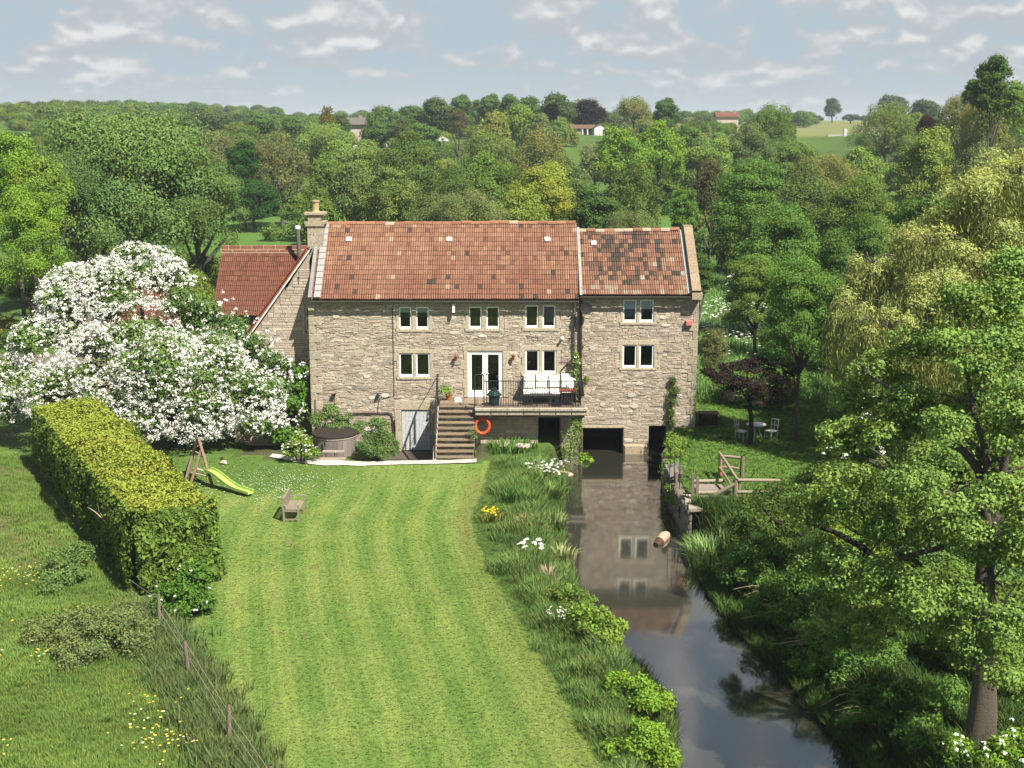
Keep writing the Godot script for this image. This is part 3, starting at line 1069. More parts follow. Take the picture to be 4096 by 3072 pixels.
	var wins2 := [
		[Rect2(4.81, 5.82, 1.62, 1.27), Vector2(4.93, 5.54), Vector2(5.68, 6.3), 5.94, 6.95, 0.36],
		[Rect2(4.83, 3.76, 1.63, 1.38), Vector2(4.95, 5.57), Vector2(5.7, 6.34), 3.87, 4.92, 0.0]]
	var holes2 := [Rect2(3.2, -1.1, 1.85, 2.2), Rect2(6.2, -1.1, 0.82, 2.3)]
	var skip2 := [Rect2(3.18, -1.1, 1.89, 2.32), Rect2(6.16, -1.1, 0.9, 2.32)]
	for w in wins2:
		holes2.append_array(hole_of(w[1], w[2], w[3], w[4]))
		skip2.append(Rect2(w[0].position.x - 0.06, w[0].position.y, w[0].size.x + 0.12, w[0].size.y))
	var wall2 := MB.new()
	wall_body(wall2, 2.984, 8.28, -1.1, 7.2, -0.5, 0.0, holes2, Color(1, 0.97, 0.96))
	wall2.span(2.984, 3.19, -1.1, 1.09, -5.68, -0.503)
	wall2.span(7.9, 8.28, -1.1, 7.2, -5.68, -0.503)
	wall2.span(2.984, 8.28, -1.1, 7.2, -6.2, -5.684)
	var front2 := build("wall", wall2, M.mortar, g)
	rubble(front2, 3.0, 8.27, -0.3, 7.18, 0.0, skip2, 0.1, 0.75, 0.057)
	for k in 17:
		var y := 0.6 + k * 0.38
		if y + 0.37 < 7.15:
			ashlar(front2, "quoin", 8.02 - (0.14 if k % 2 else -0.04), 8.29, y, y + 0.365, -0.3, 0.038, rnd(0.7, 0.95))
	var lin2 := MB.new()
	lin2.block(3.1, 5.1, 1.1, 1.2, -0.4, 0.05, 0.01, Color(0.9, 0.88, 0.85))
	build("culvert_lintel", lin2, M.ashlar, g)
	var pier := MB.new()
	pier.block(5.05, 6.22, -0.6, 0.35, -0.4, 0.16, 0.08, Color(0.8, 0.76, 0.7))
	build("pier_foot", pier, M.ashlar, g)
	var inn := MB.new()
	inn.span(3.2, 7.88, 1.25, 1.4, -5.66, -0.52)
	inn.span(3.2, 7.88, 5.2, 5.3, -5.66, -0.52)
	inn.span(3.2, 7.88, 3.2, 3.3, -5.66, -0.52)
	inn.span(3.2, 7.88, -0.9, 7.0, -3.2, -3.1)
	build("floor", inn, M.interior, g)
	for w in wins2:
		window(g, w[0], w[1], w[2], w[3], w[4], w[5])
	var roof2 := MB.new()
	prism(roof2, 2.99, 8.0, 7.19, -6.5, 0.26, 9.72, -3.0, Color(0.2, 0.1, 0.07))
	var rf2 := build("roof", roof2, M.clay, g)
	tiles(rf2, 3.06, 7.74, 7.2, 0.34, 9.72, -2.96, 14, tone_wing)
	ridge_row(rf2, Vector3(3.0, 9.7, -3.0), Vector3(7.74, 9.78, -3.0), 11, 0.5)
	slate_vent(rf2, 3.74, 7.2, 0.34, 9.72, -2.96, 0.78)
	var s2 := Vector3(0, 9.72 - 7.2, -3.3)
	var co := MB.new()
	for k in 8:
		var a := Vector3(8.1, 7.24, 0.4) + s2 * (k / 8.0)
		var c := a + s2 * (0.99 / 8.0)
		co.bar(a + Vector3(0, 0.13, 0.1), c + Vector3(0, 0.13, 0.1), 0.4, 0.16, Color(0.66, 0.58, 0.52) * rnd(0.85, 1.08))
	co.span(7.89, 8.31, 9.74, 10.0, -3.25, -2.75, Color(0.68, 0.6, 0.54))
	build("gable_coping", co, M.ashlar, rf2)
	var kn := MB.new()
	kn.block(7.9, 8.36, 7.0, 7.32, -0.2, 0.5, 0.02, Color(0.8, 0.75, 0.7))
	build("kneeler", kn, M.ashlar, rf2)
	var fl := MB.new()
	for k in 10:
		var a := Vector3(7.74, 7.24, 0.34) + s2 * (k / 10.0)
		var c := a + s2 * (0.98 / 10.0)
		var t := Vector3(0.16, 0, 0)
		var u := Vector3(0, 0.05, 0.04)
		fl.quad(a + u, a + t + u, c + t + u, c + u)
	build("lead_flashing", fl, M.lead, rf2)
	fl = MB.new()
	for k in 10:
		var a := Vector3(2.985, 7.1, 0.3) + Vector3(0, 2.7, -3.3) * (k / 10.0)
		var c := a + Vector3(0, 2.7, -3.3) * (0.97 / 10.0)
		var t := Vector3(0.12, 0, 0)
		var u := Vector3(0, 0.12, 0.1)
		fl.quad(a + u, a + t + u, c + t + u, c + u)
	build("lead_flashing", fl, M.lead, rf2)
	gutter(g, 3.02, 7.86, 7.13, 0.38)
	var fa2 := MB.new()
	fa2.span(3.02, 7.88, 7.0, 7.14, 0.02, 0.16, Color(0.75, 0.73, 0.7))
	build("eaves_course", fa2, M.ashlar, g)
	# pipes at the straight joint
	var dp := thing("grey_downpipe", "grey rainwater downpipe on the long house by the satellite dish", "downpipe")
	var pb := MB.new()
	pb.tube([Vector3(2.76, 6.9, 0.36), Vector3(2.76, 6.7, 0.3), Vector3(2.77, 6.5, 0.12), Vector3(2.8, 2.6, 0.12)], [0.05, 0.05, 0.05, 0.05], 8)
	for y in [6.3, 5.0, 3.6]:
		pb.span(2.7, 2.86, y, y + 0.06, 0.0, 0.175)
	build("pipe", pb, M.pipe, dp)
	var dp2 := thing("brown_downpipe", "dark brown downpipe at the joint of house and mill wing", "downpipe")
	var pb2 := MB.new()
	pb2.tube([Vector3(3.06, 7.08, 0.36), Vector3(3.06, 6.9, 0.3), Vector3(3.05, 6.7, 0.12), Vector3(3.13, -0.1, 0.12)], [0.055, 0.055, 0.06, 0.06], 8)
	for y in [6.4, 4.8, 3.2, 1.6]:
		pb2.span(3.0, 3.2, y, y + 0.06, 0.0, 0.185)
	build("pipe", pb2, M.dark_pipe, dp2)
	# what hangs on the walls
	var dish := thing("satellite_dish", "round black satellite dish on the joint of the two roofs", "satellite dish", Vector3(3.26, 6.62, 0.0))
	var db := MB.new()
	db.lathe([Vector2(0.0, 0.0), Vector2(0.15, 0.012), Vector2(0.28, 0.05), Vector2(0.285, 0.04), Vector2(0.15, -0.005), Vector2(0.0, -0.015)], 20)
	build("dish", db, M.dark, dish, Transform3D(Basis.from_euler(Vector3(1.35, 0, -0.25)), Vector3(0, 0, 0.42)))
	var arm := MB.new()
	arm.bar(Vector3(0, -0.05, 0.0), Vector3(0, 0, 0.4), 0.04, 0.04)
	arm.bar(Vector3(0, -0.24, 0.45), Vector3(0.03, -0.1, 0.8), 0.02, 0.02)
	arm.box(Vector3(0.03, -0.09, 0.82), Vector3(0.05, 0.05, 0.08))
	build("arm", arm, M.iron, dish)
	var al := thing("alarm_box", "small faded red alarm box high on the mill wing corner", "alarm box", Vector3(7.86, 5.92, 0.0))
	var ab := MB.new()
	ab.block(-0.15, 0.15, -0.12, 0.12, 0.03, 0.2, 0.03)
	build("housing", ab, M.alarm, al)
	var abk := MB.new()
	abk.span(-0.11, 0.11, -0.09, 0.09, -0.01, 0.03)
	build("back_plate", abk, M.white_paint, al)
	for t in [[-2.51, 4.36, "rusty wall lantern on the stones before the terrace door, stair side"], [0.06, 4.4, "rusty wall lantern between terrace door and sofa window"]]:
		var la := thing("wall_lantern", t[2], "lantern", Vector3(t[0], t[1], 0.0), 0.0, "lanterns beside the terrace door")
		var lb := MB.new()
		lb.bar(Vector3(0, -0.05, 0.02), Vector3(0, 0.16, 0.16), 0.025, 0.025)
		lb.lathe([Vector2(0.0, 0.14), Vector2(0.09, 0.07), Vector2(0.095, 0.05), Vector2(0.07, 0.05)], 8, Vector3(0, 0, 0.17))
		build("bracket", lb, M.red_wood, la)
		var gl := MB.new()
		gl.lathe([Vector2(0.065, 0.05), Vector2(0.045, -0.14), Vector2(0.0, -0.15)], 8, Vector3(0, 0, 0.17))
		build("lamp_glass", gl, M.red_wood, la)
	var vt := thing("wall_vent", "white vent pipe on the wall under the middle of the gutter", "vent", Vector3(-2.58, 6.58, 0.0))
	var vb := MB.new()
	vb.span(-0.055, 0.055, -0.16, 0.2, 0.2, 0.3)
	vb.span(-0.04, 0.04, -0.1, -0.02, 0.0, 0.2)
	build("pipe", vb, M.white_paint, vt)
	var cc := thing("security_camera", "small white security camera on the wall over the sofa window", "camera", Vector3(2.3, 5.2, 0.0))
	var cb := MB.new()
	cb.bar(Vector3(0, 0, 0), Vector3(-0.03, 0.06, 0.12), 0.03, 0.03)
	cb.bar(Vector3(-0.02, 0.08, 0.06), Vector3(-0.09, 0.03, 0.26), 0.09, 0.08)
	build("housing", cb, M.white_paint, cc)
	var wc := thing("wall_light", "black lamp low on the wall beside the cellar door pipe", "wall light", Vector3(-6.03, 2.6, 0.0))
	var wb := MB.new()
	wb.lathe([Vector2(0.0, 0.17), Vector2(0.06, 0.1), Vector2(0.09, -0.03), Vector2(0.03, -0.06), Vector2(0.0, -0.1)], 8, Vector3(0, 0, 0.12))
	wb.span(-0.03, 0.03, -0.03, 0.03, 0.0, 0.12)
	build("housing", wb, M.iron, wc)
	var wp := thing("wall_pipe", "thin dark pipe running along the wall and down beside the cellar door", "pipe")
	var wpb := MB.new()
	wpb.tube([Vector3(-7.4, 1.78, 0.07), Vector3(-6.6, 1.8, 0.07), Vector3(-5.6, 1.82, 0.07), Vector3(-5.44, 1.78, 0.07), Vector3(-5.4, 1.6, 0.07), Vector3(-5.38, 0.5, 0.07)], [0.025, 0.025, 0.025, 0.025, 0.025, 0.025], 6)
	wpb.tube([Vector3(-5.3, 6.7, 0.05), Vector3(-5.3, 3.4, 0.05), Vector3(-5.31, 2.6, 0.05), Vector3(-5.55, 2.55, 0.05), Vector3(-6.0, 2.42, 0.05), Vector3(-6.05, 1.82, 0.06)], [0.012, 0.012, 0.012, 0.012, 0.012, 0.012], 5)
	wpb.tube([Vector3(-5.3, 1.5, 0.07), Vector3(-5.29, 0.4, 0.07)], [0.03, 0.03], 6)
	build("pipe", wpb, M.dark_pipe, wp)
	var sd := thing("black_bracket", "bare iron light bracket on the wall above the hot tub bushes", "bracket", Vector3(-8.0, 2.62, 0.0))
	var sb := MB.new()
	sb.lathe([Vector2(0.12, 0.05), Vector2(0.05, 0.0), Vector2(0.02, -0.15), Vector2(0.0, -0.16)], 8, Vector3(0, 0.04, 0.13))
	sb.bar(Vector3(0, -0.1, 0), Vector3(0, -0.1, 0.13), 0.03, 0.03)
	sb.bar(Vector3(0, -0.6, 0.03), Vector3(0, -0.1, 0.03), 0.015, 0.015)
	build("lamp", sb, M.dark_pipe, sd)


func make_terrace() -> void:
	# ---- terrace slab
	var t := thing("stone_terrace", "raised stone terrace with moulded edge before the white doors", "terrace")
	var b := MB.new()
	b.span(-1.6, 3.2, 2.2, 2.47, 0.04, 1.98, Color(0.75, 0.7, 0.65))
	b.span(-3.2, -1.602, 2.0, 2.47, 0.04, 1.2, Color(0.75, 0.7, 0.65))
	var sl := build("slab", b, M.flag, t)
	for k in 9:
		for j in 3:
			var x := -1.55 + k * 0.525
			var g := MB.new()
			var z := 0.06 + j * 0.64
			g.box(Vector3(x + 0.26, 2.482 + rnd(0.0, 0.008), z + 0.31), Vector3(0.505, 0.03, 0.62), Color.WHITE * rnd(0.75, 1.1))
			build("flagstone", g, M.flag, sl)
	for k in 3:
		for j in 2:
			var g := MB.new()
			g.box(Vector3(-2.94 + k * 0.53, 2.482 + rnd(0.0, 0.008), 0.35 + j * 0.57), Vector3(0.51, 0.03, 0.55), Color.WHITE * rnd(0.75, 1.1))
			build("flagstone", g, M.flag, sl)
	var ed := MB.new()
	for k in 7:
		var x0 := -1.62 + k * 0.7
		var c := Color(0.86, 0.88, 0.92) * rnd(0.8, 1.05)
		ed.block(x0, x0 + 0.69, 2.36, 2.485, 1.7, 2.14, 0.02, c)
		ed.block(x0 + 0.003, x0 + 0.687, 2.16, 2.355, 1.7, 2.08, 0.03, c * 1.02)
	build("moulded_edge", ed, M.ashlar, t)
	var be := MB.new()
	be.span(-1.55, 3.15, 2.06, 2.15, 0.04, 2.0, Color(0.2, 0.18, 0.16))
	build("bearer", be, M.wood, t)
	var uw := MB.new()
	wall_body(uw, -1.58, 1.15, 0.2, 2.05, 0.9, 1.3, [], Color(0.95, 0.98, 0.92))
	var uwb := build("wall", uw, M.mortar, t)
	rubble_band(uwb, -1.58, 1.15, 0.55, 2.04, 1.3, [])
	var post := MB.new()
	post.span(2.72, 2.9, -0.1, 2.05, 1.7, 1.9, Color(0.3, 0.26, 0.24))
	build("post", post, M.wood, t)
	# ---- stair
	var s := thing("stone_steps", "worn stone steps climbing from lawn to terrace", "steps")
	for k in 10:
		var y := 0.55 + (k + 1) * 0.19
		var z1 := 3.72 - k * 0.25
		var st := MB.new()
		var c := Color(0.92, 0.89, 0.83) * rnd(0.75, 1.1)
		st.block(-3.22 + rnd(-0.02, 0.02), -1.62 + rnd(-0.03, 0.03), y - 0.07, y, z1 - 0.4, z1 + 0.03, 0.015, c)
		build("step", st, M.flag, s)
		var ri := MB.new()
		for q in 5:
			var x := -3.2 + q * 0.316
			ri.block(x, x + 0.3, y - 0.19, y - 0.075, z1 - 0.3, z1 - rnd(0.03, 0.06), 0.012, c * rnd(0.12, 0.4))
		build("riser", ri, M.stone, s)
	var ck := MB.new()
	for k in 10:
		ck.span(-3.36, -3.225, -0.3, 0.5 + (k + 1) * 0.19, 3.5 - k * 0.25, 3.75 - k * 0.25, Color(0.7, 0.65, 0.6))
		ck.span(-3.224, -1.66, -0.3, 0.4 + k * 0.19, 3.3 - k * 0.25, 3.55 - k * 0.25, Color(0.6, 0.55, 0.5))
	build("cheek_wall", ck, M.stone, s)
	# ---- iron railings
	var r := thing("stair_railing", "black iron stair railing on the outer side of the stone steps", "railing")
	var rb := MB.new()
	rb.tube([Vector3(-3.28, 1.72, 3.75), Vector3(-3.28, 3.72, 1.2), Vector3(-3.28, 3.8, 1.1)], [0.042, 0.042, 0.042], 6)
	rb.tube([Vector3(-3.28, 1.1, 3.72), Vector3(-3.28, 2.9, 1.2)], [0.014, 0.014], 5)
	rb.tube([Vector3(-3.28, 3.75, 1.15), Vector3(-3.28, 3.6, 0.02)], [0.02, 0.02], 6)
	build("rail", rb, M.iron, r)
	for k in 12:
		var f := k / 11.0
		var z := lerpf(3.72, 1.2, f)
		var q := MB.new()
		var w := 0.042 if k == 0 or k == 11 else 0.023
		q.tube([Vector3(-3.28, lerpf(0.65, 2.45, f), z), Vector3(-3.28, lerpf(1.74, 3.72, f), z)], [w, w], 5)
		build("post" if w > 0.03 else "baluster", q, M.iron, r)
	var d := thing("iron_balustrade", "black iron balustrade along the terrace edge in front of the sofa", "railing")
	var db := MB.new()
	db.tube([Vector3(-1.2, 3.66, 1.9), Vector3(3.0, 3.66, 1.9)], [0.024, 0.024], 6)
	db.tube([Vector3(-1.62, 3.6, 1.9), Vector3(-1.62, 3.9, 1.9), Vector3(-1.58, 3.94, 1.9), Vector3(-1.26, 3.94, 1.9), Vector3(-1.22, 3.9, 1.9), Vector3(-1.22, 2.5, 1.9)], [0.026, 0.026, 0.026, 0.026, 0.026, 0.026], 6)
	db.tube([Vector3(-1.62, 0.75, 2.2), Vector3(-1.62, 2.5, 2.0), Vector3(-1.62, 3.92, 1.9)], [0.024, 0.024, 0.024], 6)
	db.tube([Vector3(3.0, 3.66, 1.9), Vector3(3.0, 3.66, 0.05)], [0.018, 0.018], 6)
	db.tube([Vector3(-1.2, 2.58, 1.9), Vector3(3.0, 2.58, 1.9)], [0.012, 0.012], 5)
	build("rail", db, M.iron, d)
	for k in 39:
		var x := -1.1 + k * 0.105
		var q := MB.new()
		var post_ := k % 13 == 0 or k == 38
		var w := 0.024 if post_ else 0.0125
		q.tube([Vector3(x, 2.5, 1.9), Vector3(x, 3.66, 1.9)], [w, w], 5)
		build("post" if post_ else "baluster", q, M.iron, d)
	for k in 15:
		var q := MB.new()
		q.tube([Vector3(3.0, 2.5, 0.1 + k * 0.12), Vector3(3.0, 3.66, 0.1 + k * 0.12)], [0.0125, 0.0125], 5)
		build("baluster", q, M.iron, d)
	# ---- furniture
	var so := thing("terrace_sofa", "black rattan sofa with four big white back cushions", "sofa")
	var fb := MB.new()
	fb.span(0.5, 2.85, 2.5, 2.84, 0.12, 0.85)
	fb.span(0.5, 2.85, 2.84, 3.2, 0.06, 0.16)
	fb.span(0.38, 0.5, 2.5, 3.15, 0.1, 0.9)
	build("frame", fb, M.rattan, so)
	for k in 4:
		var q := MB.new()
		var x := 0.52 + k * 0.56
		q.block(x, x + 0.5, 2.99, 3.56 + 0.05 * (k % 2), 0.18, 0.38, 0.06)
		build("back_cushion", q, M.cushion, so, Transform3D(Basis(Vector3.RIGHT, -0.12), Vector3(0, 0, 0.36)).translated(Vector3(0, 0.02, -0.02 - 0.05 * (k % 3))))
		var st := MB.new()
		st.span(x, x + 0.53, 2.845, 2.96, 0.2, 0.8)
		build("seat_cushion", st, M.cushion, so)
	var rc := thing("round_cushion", "round white striped cushion leaning on the sofa end", "cushion", Vector3(2.62, 3.3, 0.72))
	var rcb := MB.new()
	rcb.lathe([Vector2(0, 0.07), Vector2(0.2, 0.06), Vector2(0.27, 0.0), Vector2(0.2, -0.06), Vector2(0, -0.07)], 18)
	build("cover", rcb, M.cushion, rc, Transform3D(Basis(Vector3.RIGHT, 1.25)))
	for k in 3:
		var st := MB.new()
		st.bar(Vector3(-0.12 + k * 0.08, -0.2, 0.115), Vector3(-0.04 + k * 0.07, 0.19, -0.01), 0.014, 0.012, Color(1, 1, 1))
		build("stripe", st, M.red_wood, rc)
	var co := thing("coffee_table", "low black rattan coffee table before the white cushions", "table", Vector3(1.3, 2.5, 1.25))
	var cb := MB.new()
	cb.span(-0.5, 0.5, 0.36, 0.42, -0.26, 0.26)
	build("table_top", cb, M.rattan, co)
	for x in [-0.44, 0.44]:
		for z in [-0.2, 0.2]:
			var q := MB.new()
			q.span(x - 0.03, x + 0.03, 0.0, 0.36, z - 0.03, z + 0.03)
			build("leg", q, M.rattan, co)
	for q in [[0.62, "grey rattan stool on the terrace nearest the bare railing gap", 1.35], [1.98, "grey rattan stool on the terrace before the sofa middle", 1.45]]:
		var sto := thing("rattan_stool", q[1], "stool", Vector3(q[0], 2.5, q[2]), 0.0, "stools on the terrace")
		var sb := MB.new()
		sb.lathe([Vector2(0.17, 0), Vector2(0.21, 0.38), Vector2(0.2, 0.42), Vector2(0.0, 0.43)], 4)
		build("seat", sb, M.rattan, sto, Transform3D(Basis(Vector3.UP, PI / 4)))
	var ct := thing("side_table", "dark red wooden side table at the sofa end by the parasol", "table", Vector3(2.5, 2.5, 1.4))
	var tb := MB.new()
	tb.span(-0.42, 0.34, 0.62, 0.67, -0.25, 0.25)
	build("table_top", tb, M.red_wood, ct)
	for x in [-0.36, 0.28]:
		for z in [-0.2, 0.2]:
			var q := MB.new()
			q.span(x - 0.025, x + 0.025, 0.0, 0.62, z - 0.025, z + 0.025)
			build("leg", q, M.dark, ct)
	var sh := MB.new()
	sh.span(-0.34, 0.26, 0.15, 0.5, -0.18, 0.16)
	build("shelf", sh, M.dark, ct)
	var tr := thing("metal_tray", "small black tray lying on the terrace edge", "tray", Vector3(1.95, 2.5, 1.72))
	var trb := MB.new()
	trb.span(-0.17, 0.17, 0.0, 0.1, -0.1, 0.1)
	trb.span(-0.19, 0.19, 0.1, 0.12, -0.12, 0.12)
	build("body", trb, M.dark, tr)
	var pa := thing("black_parasol", "folded black parasol standing at the terrace corner", "parasol", Vector3(3.02, 2.5, 1.0), 0.0)
	var pp := MB.new()
	pp.tube([Vector3(-0.08, 0.0, -0.1), Vector3(0.0, 1.75, 0.0)], [0.02, 0.02], 6)
	build("pole", pp, M.iron, pa)
	var pc := MB.new()
	for k in 8:
		var w0 := TAU * k / 8.0
		var w1 := TAU * (k + 1) / 8.0
		var r0 := 0.21 if k % 2 else 0.13
		var r1 := 0.13 if k % 2 else 0.21
		pc.tri(Vector3(0, 1.72, 0), Vector3(sin(w0) * r0 + 0.03, 0.32, cos(w0) * r0 * 1.3), Vector3(sin(w1) * r1 + 0.03, 0.32, cos(w1) * r1 * 1.3))
		pc.tri(Vector3(0, 0.5, 0), Vector3(sin(w1) * r1 + 0.03, 0.32, cos(w1) * r1 * 1.3), Vector3(sin(w0) * r0 + 0.03, 0.32, cos(w0) * r0 * 1.3))
	build("canopy", pc, M.dark, pa)
	var gr := thing("green_barbecue", "dark green kettle barbecue with peaked lid by the door", "barbecue", Vector3(-0.78, 2.5, 1.55))
	var gb := MB.new()
	gb.lathe([Vector2(0.0, 0.02), Vector2(0.2, 0.02), Vector2(0.25, 0.3), Vector2(0.26, 0.46), Vector2(0.0, 0.47)], 16)
	build("bowl", gb, M.green_enamel, gr)
	var gd := MB.new()
	gd.lathe([Vector2(0.33, 0.46), Vector2(0.33, 0.49), Vector2(0.2, 0.64), Vector2(0.1, 0.7), Vector2(0.09, 0.78), Vector2(0.0, 0.79)], 16)
	build("lid", gd, M.green_enamel, gr)
	var po := thing("potted_plant", "bushy green plant in a terracotta pot at the stair head", "potted plant", Vector3(-2.98, 2.5, 0.5))
	var pot := MB.new()
	pot.lathe([Vector2(0.0, 0.0), Vector2(0.11, 0.0), Vector2(0.15, 0.24), Vector2(0.17, 0.25), Vector2(0.17, 0.29), Vector2(0.0, 0.28)], 12, Vector3(0.16, 0, 0))
	build("pot", pot, M.terracotta, po)
	var pl := Leaves.new()
	pl.r.seed = 71
	pl.lump(Vector3(0.0, 0.36, 0.05), Vector3(0.3, 0.3, 0.25), 420, 0.09, 0.05, Color(1, 1, 1), 0.3, 0.5, Vector3.ZERO)
	build("foliage", pl, M.fresh, po)
	var rk := thing("white_dome_stone", "smooth white dome shaped stone lying before the doors", "stone", Vector3(-2.42, 2.5, 0.7))
	var rkb := MB.new()
	rkb.lathe([Vector2(0.0, 0.17), Vector2(0.1, 0.15), Vector2(0.17, 0.08), Vector2(0.18, 0.0), Vector2(0.0, 0.0)], 14)
	build("stone_body", rkb, M.white_paint, rk)
	var li := thing("life_ring", "orange life ring hanging under the terrace beside the steps", "life ring", Vector3(-1.3, 1.65, 1.85))
	var lb := MB.new()
	var pts := []
	var rr := []
	for k in 25:
		pts.append(Vector3(cos(TAU * k / 24.0) * 0.3, sin(TAU * k / 24.0) * 0.35, 0))
		rr.append(0.075)
	lb.tube(pts, rr, 8, Color.WHITE, false)
	build("ring", lb, M.ring, li)
	var rope := MB.new()
	rope.tube([Vector3(0, 0.4, 0), Vector3(0.02, 0.6, 0)], [0.012, 0.012], 5)
	build("rope", rope, M.white_paint, li)
	var tl := thing("wooden_bracket", "wooden trellis bracket jutting from the wall above the sofa", "bracket")
	var tlb := MB.new()
	tlb.bar(Vector3(2.1, 4.22, 0.55), Vector3(2.9, 4.15, 0.3), 0.045, 0.06, Color(0.12, 0.1, 0.08))
	tlb.bar(Vector3(2.2, 3.75, 0.05), Vector3(2.5, 4.18, 0.42), 0.04, 0.05, Color(0.12, 0.1, 0.08))
	tlb.bar(Vector3(2.86, 4.15, 0.02), Vector3(2.86, 4.15, 0.5), 0.045, 0.05, Color(0.12, 0.1, 0.08))
	build("beam", tlb, M.wood, tl)
	climber("jasmine", "green climber with white flowers on the downpipe above the terrace", Vector3(2.84, 2.6, 0.25), [[0.0, 0.3, 0.16], [0.05, 0.7, 0.18], [-0.03, 1.1, 0.2], [0.03, 1.5, 0.22], [0.0, 1.85, 0.15]], 230, 0.075, "fresh", 60)
	climber("ivy_curtain", "ivy curtain hanging from the terrace corner to the water", Vector3(2.55, 0.0, 1.75), [[0.3, 2.05, 0.22], [0.25, 1.6, 0.32], [0.1, 1.1, 0.4], [0.0, 0.6, 0.46], [-0.05, 0.15, 0.5]], 500, 0.075, "herb", 0)
	climber("wall_ivy", "ivy strip climbing the shaded corner of the mill wing", Vector3(7.2, 1.1, 0.1), [[0.0, 0.2, 0.2], [-0.05, 0.7, 0.2], [0.0, 1.2, 0.22], [0.1, 1.7, 0.25], [0.0, 2.2, 0.15]], 260, 0.08, "thorn", 0)
	climber("valerian_tuft", "little tuft growing from the mill wing wall by the parasol", Vector3(3.32, 3.3, 0.05), [[0.0, 0.0, 0.14], [0.05, 0.08, 0.12]], 90, 0.06, "fresh", 0)
	climber("stair_rose", "thin climbing rose on the foot of the stair post", Vector3(-1.66, 0.65, 2.9), [[0.0, 1.0, 0.22], [0.0, 0.75, 0.2], [0.0, 0.3, 0.08], [0.05, 0.1, 0.06]], 130, 0.06, "ash", 0)


func climber(called: String, label: String, at: Vector3, lumps: Array, count: int, l: float, tint: String, flowers: int) -> void:
	var o := thing(called, label, "climbing plant", at)
	var f := Leaves.new()
	f.r.seed = hash(called)
	for q in lumps:
		f.lump(Vector3(q[0], q[1], 0.03), Vector3(q[2], q[2] * 1.25, q[2] * 0.7), count, l, l * 0.7, Color.WHITE * rnd(0.8, 1.2), 0.35, 0.3, Vector3(q[0], q[1], -0.4))
	build("foliage", f, M[tint], o)
	var s := MB.new()
	var p := [Vector3(0, -0.1, 0)]
	var r := [0.03]
	for k in lumps.size():
		p.append(Vector3(lumps[lumps.size() - 1 - k][0] if lumps[0][1] > lumps[-1][1] else lumps[k][0], lumps[lumps.size() - 1 - k][1] if lumps[0][1] > lumps[-1][1] else lumps[k][1], 0.0))
		r.append(0.02)
	s.tube(p, r, 5)
	build("stem", s, M.bark, o)
	if flowers:
		var w := Leaves.new()
		w.r.seed = 3
		for q in lumps:
			w.lump(Vector3(q[0], q[1], 0.06), Vector3(q[2], q[2] * 1.2, q[2]), flowers / 5, 0.06, 0.05, Color.WHITE, 0.05, 0.5, Vector3(q[0], q[1], -0.4))
		build("flower", w, M.petal, o)


